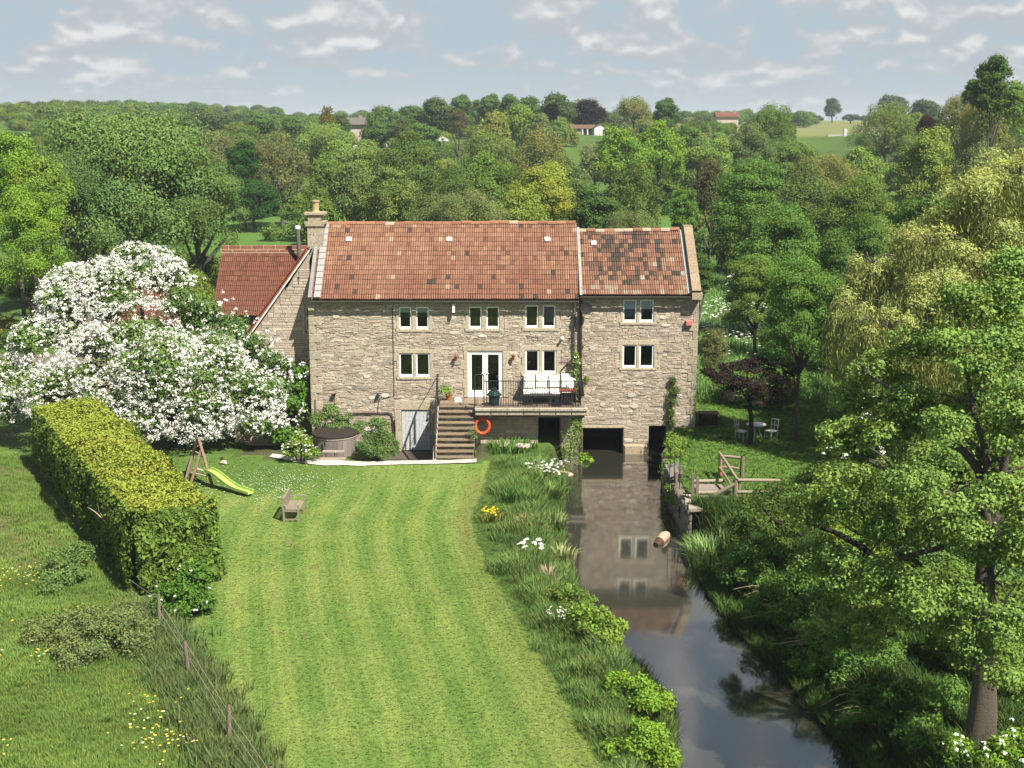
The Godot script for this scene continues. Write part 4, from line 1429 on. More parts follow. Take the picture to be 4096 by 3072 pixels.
func make_outbuildings() -> void:
	# gabled cross wing behind the chimney
	var a := thing("gabled_annex", "stone gabled annex with white verge board tucked behind the chimney", "house")
	var w := MB.new()
	var wx := Rect2(-9.34, 5.4, 0.27, 1.1)
	wall_body(w, -12.3, -9.08, -0.5, 4.5, -1.3, -0.9, [], Color(1, 0.9, 0.85))
	wall_body(w, -10.2, -9.08, 4.5, 7.2, -1.3, -0.902, [wx], Color(1, 0.9, 0.85))
	w.quad(Vector3(-12.3, 4.5, -0.9), Vector3(-10.2, 4.5, -0.9), Vector3(-10.2, 7.4, -0.9), Vector3(-10.25, 7.4, -0.9), Color(1, 0.9, 0.85))
	var sl := (9.0 - 4.6) / (12.35 - 9.1)
	w.quad(Vector3(-10.2, 7.2, -0.9), Vector3(-9.08, 7.2, -0.9), Vector3(-9.08, 9.05, -0.9), Vector3(-9.09, 9.05, -0.9))
	var wl := build("wall", w, M.mortar, a)
	# rubble under the sloping verge, course by course
	for k in 22:
		var y := 0.6 + k * 0.4
		var x0 := maxf(-12.3, -12.35 + (y + 0.4 - 4.6) / sl + 0.12)
		if x0 > -9.3:
			break
		rubble_band(wl, x0, -9.08, y, y + 0.4, -0.9, [Rect2(-9.5, 5.3, 0.5, 1.3)])
	var wn := group_part("window", a)
	ashlar(wn, "jamb", -9.5, -9.35, 5.3, 6.6, -1.2, -0.86)
	ashlar(wn, "sill", -9.5, -9.08, 5.2, 5.3, -1.2, -0.85)
	var fr := MB.new()
	ring(fr, -9.34, -9.07, 5.4, 6.5, -1.02, -0.96, 0.05)
	fr.span(-9.29, -9.1, 5.93, 5.99, -1.01, -0.97)
	build("window_frame", fr, M.white_paint, wn)
	var pn := MB.new()
	pn.span(-9.3, -9.1, 5.44, 6.46, -1.0, -0.99)
	build("pane", pn, M.glass, wn)
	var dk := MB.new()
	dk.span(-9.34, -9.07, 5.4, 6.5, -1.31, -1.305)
	build("dark_backing", dk, M.interior, wn)  # near-black sheet behind the pane, painted darkness for the unlit room
	var slit := MB.new()
	slit.span(-9.62, -9.58, 7.55, 7.85, -0.9, -0.87)
	build("slit", slit, M.dark, a)
	var rf := MB.new()
	var e := [Vector3(-12.45, 4.45, 0), Vector3(-9.05, 9.06, 0), Vector3(-5.9, 4.6, 0)]
	for k in 2:
		var p: Vector3 = e[k]
		var q: Vector3 = e[k + 1]
		var nn := Vector3(-(q - p).y, (q - p).x, 0).normalized() * 0.14
		var f0 := Vector3(0, 0, -0.82)
		var f1 := Vector3(0, 0, -9.0)
		if k == 1:
			f0 = Vector3(0, 0, -6.3)
		rf.quad(p + nn + f0, q + nn + f0, q + nn + f1, p + nn + f1, Color(0.22, 0.1, 0.07))
		rf.quad(p + f0, q + f0, q + nn + f0, p + nn + f0, Color(0.25, 0.1, 0.07))
		rf.quad(p + f1, q + f1, q + f0, p + f0, Color(0.2, 0.1, 0.07))
	build("roof", rf, M.clay, a)
	for q in [[0.0, 0.14], [0.17, 0.1]]:
		var vb := MB.new()
		var off: Vector3 = Vector3(-0.807, 0.59, 0) * q[0]
		vb.bar(e[0] + Vector3(0, -0.02, -0.76) + off, e[1] + Vector3(0, -0.02, -0.76) + off, q[1], 0.05)
		build("verge_board", vb, M.white_paint if q[0] == 0.0 else M.red_wood, a)
	# the tiled barn behind
	var b := thing("tiled_barn", "rear barn with plain brown tiles and mortared ridge behind the annex", "barn")
	var bw := MB.new()
	bw.span(-15.3, -8.3, -0.5, 5.3, -11.8, -6.8)
	build("wall", bw, M.mortar, b)
	var pr := MB.new()
	prism(pr, -14.95, -8.2, 5.2, -12.2, -6.55, 8.1, -9.4, Color(0.2, 0.08, 0.05))
	var br := build("roof", pr, M.clay, b)
	tiles(br, -14.95, -8.2, 5.22, -6.5, 8.08, -9.36, 13, tone_back, 220)
	for j in 2:
		for k in 12:
			var o := MB.new()
			var x := -14.95 + k * 0.6 - 0.25 * j
			var z := -9.32 - 0.16 * j
			o.block(maxf(x + 0.02, -14.95), minf(x + 0.575, -8.2), 8.08 + 0.13 * j, 8.22 + 0.19 * j, z - 0.3, z + 0.02, 0.02, Color(0.24, 0.115, 0.08) * rnd(0.85, 1.1))
			build("ridge_tile", o, M.clay, br)
		var mo := MB.new()
		mo.span(-14.95 + 0.02 * j, -8.2, 8.06 + 0.14 * j, 8.1 + 0.145 * j, -9.7, -9.27 - 0.165 * j, Color(0.95, 0.9, 0.8))
		build("mortar_line", mo, M.ashlar, br)
		for k in 12:
			var mv := MB.new()
			var x := -14.95 + k * 0.6 - 0.25 * j
			if x < -14.95:
				continue
			mv.span(x - 0.02, x + 0.018, 8.08 + 0.13 * j, 8.24 + 0.19 * j, -9.6, -9.29 - 0.16 * j, Color(0.95, 0.9, 0.8))
			build("mortar_joint", mv, M.ashlar, br)
	var fl := MB.new()
	fl.tube([Vector3(-10.85, 7.6, -8.8), Vector3(-10.9, 9.35, -8.8)], [0.11, 0.11], 10)
	build("flue_pipe", fl, M.pipe, b)
	var fc := MB.new()
	fc.lathe([Vector2(0.1, 0.0), Vector2(0.14, 0.02), Vector2(0.14, 0.16), Vector2(0.0, 0.2)], 10, Vector3(-10.9, 9.32, -8.8))
	build("flue_cap", fc, M.white_metal, b)
	# outbuilding behind the blossom
	var s := thing("red_outbuilding", "red roofed outbuilding half hidden by white blossom near the drive", "outbuilding")
	var sw := MB.new()
	sw.span(-22.6, -18.4, 0.0, 4.0, -12.5, -7.5)
	build("wall", sw, M.mortar, s)
	var sr := MB.new()
	prism(sr, -22.9, -18.2, 3.9, -13.0, -7.0, 7.1, -10.0, Color(0.22, 0.11, 0.085))
	var srf := build("roof", sr, M.clay, s)
	tiles(srf, -22.9, -18.2, 3.92, -6.95, 7.1, -9.97, 12, tone_back, 120)
	var sf := MB.new()
	sf.tube([Vector3(-22.62, 5.2, -9.2), Vector3(-22.72, 7.35, -9.2)], [0.2, 0.2], 12)
	build("flue_pipe", sf, M.white_metal, s)
	var sc := MB.new()
	sc.lathe([Vector2(0.2, 0.0), Vector2(0.33, 0.06), Vector2(0.3, 0.14), Vector2(0.0, 0.22)], 14, Vector3(-22.72, 7.4, -9.2))
	build("flue_cap", sc, M.white_metal, s)
	# low stone wall in the shade of the blossom
	var lw := thing("low_stone_wall", "low dark stone wall in deep shade under the blossoming boughs", "wall")
	var lb := MB.new()
	wall_body(lb, -12.4, -9.7, 0.0, 1.45, 0.4, 0.8, [], Color(0.6, 0.6, 0.6))
	var lwb := build("wall", lb, M.mortar, lw)
	rubble_band(lwb, -12.4, -9.7, 0.5, 1.45, 0.8, [])


func rubble_band(parent: Node, x0: float, x1: float, y0: float, y1: float, z: float, holes: Array) -> void:
	var rest := MB.new()
	var y := y0
	while y < y1 - 0.03:
		var h := minf(rnd(0.08, 0.17), y1 - y)
		var x := x0
		while x < x1 - 0.05:
			var w := minf(rnd(0.15, 0.5), x1 - x)
			var mid := Vector2(x + w * 0.5, y + h * 0.5)
			var open := false
			for o: Rect2 in holes:
				open = open or o.has_point(mid)
			if not open:
				var b := MB.new() if w * h > 0.052 else rest
				b.block(x + 0.01, x + w - 0.01, y + 0.008, y + h - 0.008, z - 0.01, z + rnd(0.014, 0.035), 0.01, stone_tone(0.12, 0.8))
				if b != rest:
					build("stone", b, M.stone, parent)
			x += w
		y += h
	if rest.v.size():
		build("small_stones", rest, M.stone, parent).set_meta("kind", "stuff")


# ---------------------------------------------------------------- trees
# crowns of radius 1 and the given height, their foot at 0
func crown(kind: String, variant: int, tall: float, fine := 1.0) -> ArrayMesh:
	var key := "%s%d_%d_%d" % [kind, variant, roundi(tall * 10.0), roundi(fine * 10.0)]
	if crowns.has(key):
		return crowns[key]
	var f := Leaves.new()
	f.r.seed = hash(key)
	f.small = true
	var q := f.r
	var hh := tall * 0.5
	var mid := Vector3(0, hh, 0)
	var lumps := int(17.0 + 14.0 * tall)
	var l := 0.085
	var wide := 0.66
	if kind == "w":
		lumps = int(26.0 + 18.0 * tall)
		l = 0.075
		wide = 0.45
	elif kind == "d":
		l = 0.09
	l *= fine
	for k in lumps:
		var d := f.ball()
		if d.y < -0.5:
			d.y = -d.y
		var rad := q.randf_range(0.17, 0.37)
		var skew := wob.get_noise_3d(d.x * 38.0 + variant * 77.0, d.y * 38.0, d.z * 38.0)
		var reach := 0.7 * q.randf_range(0.78, 1.1) * (1.0 + 0.5 * skew)
		var p := mid + Vector3(d.x * reach, d.y * (hh - 0.2) * q.randf_range(0.8, 1.06) * (1.0 + 0.25 * skew), d.z * reach)
		if kind == "c":
			var t := q.randf()
			p = Vector3(d.x * 0.75 * (1.0 - t), (0.1 + 0.85 * t) * tall, d.z * 0.75 * (1.0 - t))
			rad = q.randf_range(0.16, 0.3) * (1.1 - 0.6 * t)
		elif kind == "w":
			rad = q.randf_range(0.16, 0.3)
		elif kind == "d":
			rad = q.randf_range(0.24, 0.4)
		var hue := q.randf()
		var b := q.randf_range(0.68, 1.3)
		var col := Color(b * lerpf(0.82, 1.22, hue), b, b * lerpf(1.15, 0.85, hue))
		var flat := 0.62 if kind == "d" else 0.78
		f.lump(p, Vector3(rad, rad * flat * (1.25 if kind == "w" else 1.0), rad), int(2100.0 / (fine * fine) * rad * rad), l, l * wide, col, 0.42, 0.35, mid, 0.85)
	# thin filling so that the middle is not hollow
	f.lump(mid, Vector3(0.64, hh * 0.75, 0.64), int(600.0 * tall), l * 1.4, l, Color(0.8, 0.85, 0.85), 0.3, 0.3, mid, 1.0)
	if kind == "c":
		for k in 9:
			var at := Vector3(q.randf_range(-0.35, 0.35), tall * q.randf_range(0.84, 0.95), q.randf_range(-0.35, 0.35))
			f.lump(at, Vector3(0.06, 0.22, 0.06), 60, l, l * 0.5, Color.WHITE, 0.4, 0.2, mid)
	crowns[key] = f.mesh()
	return crowns[key]


func trunk(variant: int) -> ArrayMesh:
	if trunks.has(variant):
		return trunks[variant]
	var b := MB.new()
	var q := RandomNumberGenerator.new()
	q.seed = 900 + variant
	b.tube([Vector3(0, -0.06, 0), Vector3(0.02, 0.1, 0.0), Vector3(-0.02, 0.3, 0.02), Vector3(0.03, 0.55, 0), Vector3(0.0, 0.8, 0.02)], [0.085, 0.06, 0.05, 0.035, 0.012], 7)
	for k in 7:
		var w := TAU * k / 7.0 + q.randf()
		var y := q.randf_range(0.2, 0.55)
		var o := Vector3(cos(w), 0, sin(w))
		b.tube([Vector3(0, y, 0), o * 0.3 + Vector3(0, y + 0.12, 0), o * 0.62 + Vector3(0, y + 0.27, 0)], [0.03, 0.02, 0.008], 5)
	trunks[variant] = b.mesh()
	return trunks[variant]


func tree(called: String, kind: String, tint: String, x: float, z: float, top: float, r: float, label: String, variant: int, group := "", bark := "bark") -> Node3D:
	var y := ground(x, z)
	var h := maxf(top - y, 1.5)
	var o := thing(called, label, "tree", Vector3(x, y, z), variant * 1.7 + x * 0.37, group)
	r *= 1.08
	var ratio := h * 0.9 / r
	var tall := 1.2 if ratio < 1.45 else 1.7 if ratio < 2.05 else 2.4 if ratio < 2.8 or z < -75.0 else 3.2
	var ch := minf(h * 0.92, tall * r * 1.15)
	var want := 0.0155 * (55.0 - z) / r
	var fine := 0.32 if want < 0.4 else 0.5 if want < 0.6 else 0.75 if want < 0.9 else 1.05
	put("trunk", trunk(variant % 3), M[bark], o, Transform3D(Basis.from_scale(Vector3(r, h, r)), Vector3.ZERO))
	put("crown", crown(kind, variant % 2, tall, fine), M[tint], o, Transform3D(Basis.from_scale(Vector3(r, ch / tall, r)), Vector3(0, h - ch * 0.99, 0)))
	return o


func make_background_trees() -> void:
	# kind, tint, x, z, height of the top, radius, label
	var rows := [
		["b", "far1", -168.8, -375.0, 20.2, 7.2, "hazy distant wood crown at the far end of the skyline, highest of its group"],
		["b", "far2", -156.8, -360.0, 18.0, 4.6, "hazy sloping distant crown just beside the highest far crown"],
		["b", "far1", -145.8, -345.0, 14.8, 4.1, "small low hazy tree between the far wood and the thin mast"],
		["b", "far3", -143.6, -365.0, 14.8, 2.0, "tiny round dark tree on the horizon just beside the thin mast"],
		["b", "far3", -135.9, -355.0, 13.9, 2.3, "tiny ragged dark tree on the horizon behind the big ash"],
		["b", "bright", -34.7, -33.0, 13.8, 2.1, "bright leafy maple at the frame edge beyond the driveway"],
		["b", "fresh", -30.2, -27.0, 12.7, 1.7, "bright maple limb tree in front of the ash by the outbuilding"],
		["b", "bright", -29.9, -23.0, 10.8, 2.2, "low bright leafed tree standing over the yellow clipped bushes"],
		["b", "ash", -29.3, -42.0, 15.4, 7.0, "huge pale green ash tree towering behind the white blossom"],
		["b", "ash2", -31.5, -37.0, 12.6, 3.9, "lower pale green tree leaning against the huge ash"],
		["b", "ash", -24.9, -44.0, 12.5, 4.1, "pale green spreading tree beside the meadow, lower flank of the ash"],
		["w", "olive", -42.5, -125.0, 13.8, 4.3, "rounded olive willow behind the ash, wider of two olive willows"],
		["w", "olive", -30.6, -113.0, 13.0, 4.0, "rounded olive willow beside the dark holly at the meadow end"],
		["d", "holly", -35.2, -111.0, 12.1, 2.2, "very dark green holly between the two olive willows"],
		["d", "holly", -33.3, -107.0, 7.3, 3.5, "low dark thicket tree at the meadow edge under the holly"],
		["b", "mid", -27.0, -103.0, 5.8, 2.0, "dark bushy tree over the meadow just beside the chimney pot"],
		["d", "oak", -76.2, -245.0, 16.0, 3.1, "dark rounded oak on the skyline nearest the ash crown"],
		["d", "oak", -72.4, -250.0, 17.5, 4.5, "tallest dark oak of the skyline group beyond the olive willows"],
		["b", "far3", -64.7, -245.0, 16.3, 2.8, "grey twiggy oak on the skyline beside the tallest dark oak"],
		["b", "far1", -96.0, -305.0, 15.2, 4.0, "faint blue hill wood beyond the ash crown"],
		["d", "oak2", -56.3, -235.0, 16.6, 4.0, "rounded skyline oak standing alone above the second olive willow"],
		["d", "oak2", -44.5, -185.0, 12.8, 3.6, "dark mid slope tree tucked between skyline oak and olive willow"],
		["d", "oak2", -47.3, -225.0, 15.7, 3.8, "skyline oak next to the bronze tipped yew"],
		["c", "bronze", -37.9, -207.0, 17.6, 2.5, "bronze tipped yew with spiky leaders on the skyline"],
		["d", "oak", -36.9, -220.0, 16.3, 2.0, "small dark conifer beside the bronze tipped yew"],
		["b", "soft", -34.6, -180.0, 14.3, 5.7, "soft light green crown below the bronze tipped yew"],
		["b", "soft", -25.6, -135.0, 11.5, 3.9, "light green tree above the roof ridge beside the chimney"],
		["b", "mid", -21.7, -95.0, 10.3, 2.5, "mid green tree directly behind the chimney stack"],
		["b", "mid2", -16.8, -80.0, 10.0, 3.0, "blue green alder behind the tiled ridge near its chimney end"],
		["b", "mid", -18.3, -65.0, 7.9, 1.8, "low alder seen just over the ridge beside the chimney pot"],
		["b", "oak2", -29.7, -245.0, 18.0, 4.3, "wide skyline tree beside the grey roofed house"],
		["d", "oak2", -24.3, -250.0, 18.5, 3.7, "skyline oak with pale twigs near the wood centre"],
		["d", "dark2", -26.5, -205.0, 14.7, 3.4, "dark lower slope tree under the wide skyline tree"],
		["d", "oak", -22.2, -200.0, 15.3, 2.8, "dark slope tree between white thorns and skyline oaks"],
		["d", "oak", -17.3, -245.0, 20.1, 4.4, "darkest tall oak on the hilltop wood"],
		["d", "oak2", -12.1, -255.0, 20.9, 2.9, "narrow topped hilltop oak left of the hill centre"],
		["b", "oak2", -8.6, -265.0, 19.9, 1.9, "small rounded hilltop tree in the gap of the wood"],
		["d", "oak2", -5.0, -257.0, 21.1, 2.9, "tallest round hilltop oak of the central pair"],
		["b", "oak2", -0.5, -257.0, 21.0, 2.9, "second round hilltop oak of the central pair"],
		["b", "oak2", 4.8, -260.0, 20.7, 3.5, "broad flat topped hilltop oak beside the central pair"],
		["b", "oak", 11.4, -255.0, 21.1, 4.5, "large hilltop oak behind the small copper tree"],
		["d", "oak2", -16.5, -180.0, 14.4, 3.2, "round dark green tree above the white hawthorn"],
		["w", "brown", -9.7, -177.0, 16.8, 2.0, "thin brown leafed poplar on the hill slope"],
		["b", "yellow", -3.6, -185.0, 16.6, 3.6, "yellow green domed tree on the hill slope"],
		["b", "fresh", 2.0, -195.0, 17.7, 3.1, "fresh green chestnut with pale flower candles on the hill"],
		["b", "greyg", 5.2, -190.0, 16.3, 2.5, "grey green flowering tree beside the chestnut"],
		["d", "copper", 7.6, -193.0, 18.2, 1.4, "small copper leafed tree in the hilltop wood"],
		["b", "soft", 9.5, -207.0, 15.7, 2.1, "soft green tree between the two copper trees"],
		["d", "copper", 20.7, -290.0, 20.2, 4.7, "large dark copper beech behind the white bungalow"],
		["b", "brown", 20.3, -305.0, 21.1, 4.7, "pale brown crown rising behind the copper beech"],
		["w", "olive2", 27.6, -235.0, 20.3, 4.7, "pale olive poplar on the skyline beyond the copper beech"],
		["d", "dark2", 32.6, -215.0, 19.4, 2.6, "single dark round tree on the skyline beside the poplar"],
		["b", "far1", 22.7, -225.0, 15.9, 2.6, "small blue green hedge tree between beech and poplar"],
		["b", "greyg", 27.9, -207.0, 14.7, 2.9, "pale flowering thorn tree under the olive poplar"],
		["b", "alder", -12.0, -85.0, 12.8, 3.9, "broad alder over the middle of the long tiled ridge"],
		["b", "alder2", -11.6, -67.0, 10.4, 2.5, "lower alder close behind the ridge beneath the broad alder"],
		["b", "soft", -21.3, -130.0, 11.6, 3.4, "light green tree under the white hawthorn bank"],
		["w", "alder2", -3.9, -135.0, 13.8, 3.9, "fine leafed tree below the yellow green dome"],
		["w", "olive2", 4.0, -130.0, 13.3, 3.9, "brownish olive alder above the yellow maple"],
		["b", "mid", -2.8, -80.0, 11.4, 3.1, "mid green alder behind the ridge beside the yellow maple"],
		["w", "alder", -5.7, -73.0, 10.1, 2.6, "dark stemmed alder between broad alder and grey willow"],
		["b", "lime", 2.6, -53.0, 11.3, 3.0, "bright yellow green maple just behind the tiled roof"],
		["b", "lime2", 0.9, -45.0, 9.8, 2.0, "lower bough tree of yellow green leaves against the ridge"],
		["w", "greyg", -3.1, -43.0, 9.7, 3.1, "low grey green willow along the tiled ridge"],
		["w", "greyg2", -6.5, -45.0, 9.0, 2.0, "grey green sallow at the ridge below the broad alder"],
		["w", "greyg", 13.3, -150.0, 11.2, 3.2, "round grey willow on the slope under the white bungalow"],
		["b", "mid2", 7.0, -110.0, 9.8, 2.8, "mid green slope tree behind the yellow maple"],
		["b", "bright", 15.4, -123.0, 13.9, 3.6, "bright green lime tree with clear trunk above the roof step"],
		["b", "bright", 21.4, -130.0, 14.3, 3.8, "second bright green lime tree standing next to the clearing"],
		["d", "dark2", 7.1, -50.0, 9.3, 2.3, "dark rounded tree behind the roof step of the house"],
		["w", "alder", 11.6, -65.0, 10.9, 2.7, "spreading olive tree leaning over the clearing"],
		["w", "greyg2", 9.6, -43.0, 8.1, 2.4, "pale scrub willow behind the lower tiled ridge"],
		["b", "mid", 31.3, -170.0, 13.9, 2.9, "mid green tree below the red roofed house"],
		["b", "soft", 29.3, -135.0, 12.1, 3.9, "soft green tree mass beyond the clearing"],
		["w", "mid", 47.5, -180.0, 17.6, 4.4, "spiky topped ash on the skyline by the pale field"],
		["b", "mid2", 40.1, -160.0, 14.3, 3.6, "rounded tree under the spiky topped ash"],
		["d", "mid", 42.4, -135.0, 12.1, 3.2, "dark green tree at the foot of the pale field"],
		["b", "far3", 129.5, -505.0, 17.9, 3.1, "hedge tree at the near end of the far field boundary"],
		["b", "far3", 135.4, -510.0, 17.4, 2.7, "second small hedge tree along the far field boundary"],
		["b", "far3", 142.8, -515.0, 24.9, 3.8, "tall parkland oak on the far field boundary"],
		["b", "far3", 152.4, -520.0, 18.0, 4.3, "low hedge tree beyond the far field oak"],
		["b", "far3", 157.3, -515.0, 17.2, 3.4, "last hedge tree of the far field boundary"],
		["d", "far3", 148.7, -445.0, 24.8, 5.4, "wide dark oak on the horizon beyond the field"],
		["d", "far3", 122.7, -325.0, 21.2, 4.5, "blue green rounded oak on the horizon past the field"],
		["w", "alder2", 61.6, -155.0, 17.4, 5.4, "large light green willow beside the pale field"],
		["d", "copper2", 65.1, -145.0, 15.6, 1.5, "small dark red plum tree on the hillside"],
		["w", "olive2", 66.5, -135.0, 18.3, 3.2, "olive brown tree on the rising hillside"],
		["w", "olive2", 55.9, -95.0, 18.2, 3.3, "olive hillside tree under the tall dark tree"],
		["d", "dark2", 47.9, -73.0, 21.0, 1.9, "tall dark sycamore standing above the whole hillside"],
		["d", "dark2", 47.6, -77.0, 18.9, 1.1, "dark low limb tree beside the tall sycamore"],
		["b", "soft", 47.1, -65.0, 18.2, 1.3, "green tree at the frame edge beside the tall sycamore"],
		["w", "olive2", 37.4, -95.0, 11.1, 4.2, "olive scrub tree below the pale field"],
		["b", "soft", 45.3, -110.0, 11.0, 3.4, "round light tree below the large light willow"],
		["b", "lime2", 40.8, -70.0, 14.0, 2.8, "tall bright yellow green tree on the near hillside"],
		["w", "greyg", 47.2, -75.0, 13.4, 2.9, "grey green round willow beside the bright hillside tree"],
		["w", "greyg2", 45.3, -60.0, 13.2, 1.9, "grey green tree at the frame edge on the near slope"],
		["w", "brown", 17.7, -57.0, 11.4, 1.6, "bronze brown leafed tree beyond the lower roof"],
		["d", "layer", 19.9, -50.0, 12.0, 2.9, "dark layered tree with bright edges behind the bronze tree"],
		["b", "mid2", 25.3, -55.0, 10.4, 3.1, "mid green tree in the valley beyond the layered trees"],
		["d", "mid", 28.6, -50.0, 10.3, 2.9, "spreading tree with dark hollows on the valley side"],
		["d", "layer", 13.6, -45.0, 9.4, 1.1, "dark tree rising behind the lower gable end"],
		["d", "layer2", 24.2, -95.0, 5.7, 3.1, "dark layered sycamore close behind the lower gable"],
		["d", "layer", 17.5, -25.0, 9.3, 2.8, "great layered sycamore between the clearing and the willow"],
		["d", "mid", 14.6, -19.0, 7.2, 1.8, "layered bough tree hanging over the flowering clearing"],
		["d", "layer2", 20.8, -21.0, 9.0, 2.1, "layered tree behind the weeping willow crown"],
		["d", "layer2", 26.8, -25.0, 10.4, 2.4, "dark green tree crowning the slope over the willow"],
		["d", "layer", 18.1, -15.0, 6.1, 2.6, "broad layered tree at the garden back beside the clearing"],
		["d", "dark2", 9.6, -9.0, 8.2, 0.7, "ivy clad dark tree hugging the lower gable wall"],
		["d", "layer2", 14.9, -9.0, 4.7, 2.3, "flowering dark bush tree behind the garden lawn"],
		["d", "layer", 16.9, -7.0, 3.8, 1.7, "low dark tree beside the willow trunk"],
		["d", "layer", 12.5, -5.0, 3.0, 2.1, "tall shrub at the garden back behind the bronze plum"],
		["d", "layer", 12.3, 2.5, 9.3, 1.5, "layered dark tree standing nearest the garden lawn beside the willow"],
		["w", "olive", 10.2, -7.0, 4.5, 0.8, "olive lilac bush between gable wall and clearing"],
	]
	var names := {"b": "leafy_tree", "w": "willow_tree", "d": "dark_tree", "c": "yew_tree"}
	for k in rows.size():
		var t: Array = rows[k]
		var far: bool = t[3] < -150.0
		tree(names[t[0]], t[0], t[1], t[2], t[3], t[4], t[5], t[6], k, "trees of the skyline and far slope" if far else "trees of the valley woodland")
	# blossom on the thorns and the chestnut
	for t in [["hawthorn_tree", 941, -14.95, -221.0, 11.3, 1.5, "white hawthorn in flower above the bare earth bank", 1], ["hawthorn_tree", 755, -29.8, -180.0, 11.6, 1.6, "low spreading white hawthorn beside the light green tree", 2], ["hawthorn_tree", 825, -22.5, -185.0, 11.5, 1.7, "flat white flowering thorn on the middle slope", 0]]:
		var x: float = t[2]
		var o := tree(t[0], "b", "greyg", x, t[3], t[4], t[5], t[6], t[7], "white thorns on the slope")
		var f := Leaves.new()
		f.r.seed = t[1]
		var h: float = t[4] - o.position.y
		for q in 16:
			var d := f.ball()
			f.lump(Vector3(d.x * t[5] * 0.75, h * (0.55 + 0.35 * d.y), d.z * t[5] * 0.75), Vector3(0.6, 0.45, 0.6), 90, 0.22, 0.18, Color.WHITE, 0.05, 0.4, Vector3(0, h * 0.5, 0))
		build("blossom", f, M.petal, o)
	# undergrowth that closes the gaps between the trees of the slope
	var where := []
	var tints := []
	var q := RandomNumberGenerator.new()
	q.seed = 515
	while where.size() < 1000:
		var d := 112.0 + 300.0 * pow(q.randf(), 0.8)
		var x := (q.randf() - 0.5) * (d * 1.02)
		var z := 55.0 - d
		var px := x / d
		if px > 0.225 and px < 0.3 and d > 285.0:
			continue
		if d < 178.0 and (px < -0.145 or (px > 0.1 and px < 0.155)):
			continue
		if px > 0.046 and px < 0.074 and d > 250.0 and d < 335.0:
			continue
		if d > 345.0 and px > 0.1:
			continue
		if d > 190.0 and d < 340.0 and ((px > 0.044 and px < 0.076) or (px > 0.215 and px < 0.295)):
			continue
		var s := q.randf_range(2.4, 4.0) * (1.0 if d < 180.0 else 0.85)
		where.append(Transform3D(Basis(Vector3.UP, q.randf() * TAU).scaled(Vector3(s, s * q.randf_range(0.9, 1.25), s)), Vector3(x, ground(x, z) - 0.9, z)))
		var g := q.randf_range(0.6, 1.35)
		tints.append(Color(g * q.randf_range(0.8, 1.35), g, g * q.randf_range(0.75, 1.1)))
	while where.size() < 1052:
		var d := q.randf_range(86.0, 112.0)
		var px := q.randf_range(-0.42, -0.238)
		if px < -0.385 and d < 100.0:
			continue
		var s := q.randf_range(1.3, 2.4)
		where.append(Transform3D(Basis(Vector3.UP, q.randf() * TAU).scaled(Vector3(s, s * q.randf_range(0.9, 1.3), s)), Vector3(px * d, ground(px * d, 55.0 - d) - 0.5, 55.0 - d)))
		var g := q.randf_range(0.6, 1.2)
		tints.append(Color(g * q.randf_range(0.85, 1.25), g, g * q.randf_range(0.8, 1.1)))
	while where.size() < 1440:
		var d := q.randf_range(345.0, 640.0)
		var px := q.randf_range(-0.45, 0.24)
		if px > 0.1 and d < 480.0:
			continue
		var z := 55.0 - d
		var s := q.randf_range(3.2, 5.4)
		where.append(Transform3D(Basis(Vector3.UP, q.randf() * TAU).scaled(Vector3(s, s * q.randf_range(0.8, 1.1), s)), Vector3(px * d, ground(px * d, z) - 1.5, z)))
		var g := q.randf_range(0.6, 1.0)
		tints.append(Color(g * q.randf_range(0.8, 1.2), g, g * q.randf_range(0.9, 1.2)))
	stuff("slope_undergrowth", crown("b", 4, 1.4), M.mid, where, tints, "mixed green undergrowth filling the wooded slope", "undergrowth")


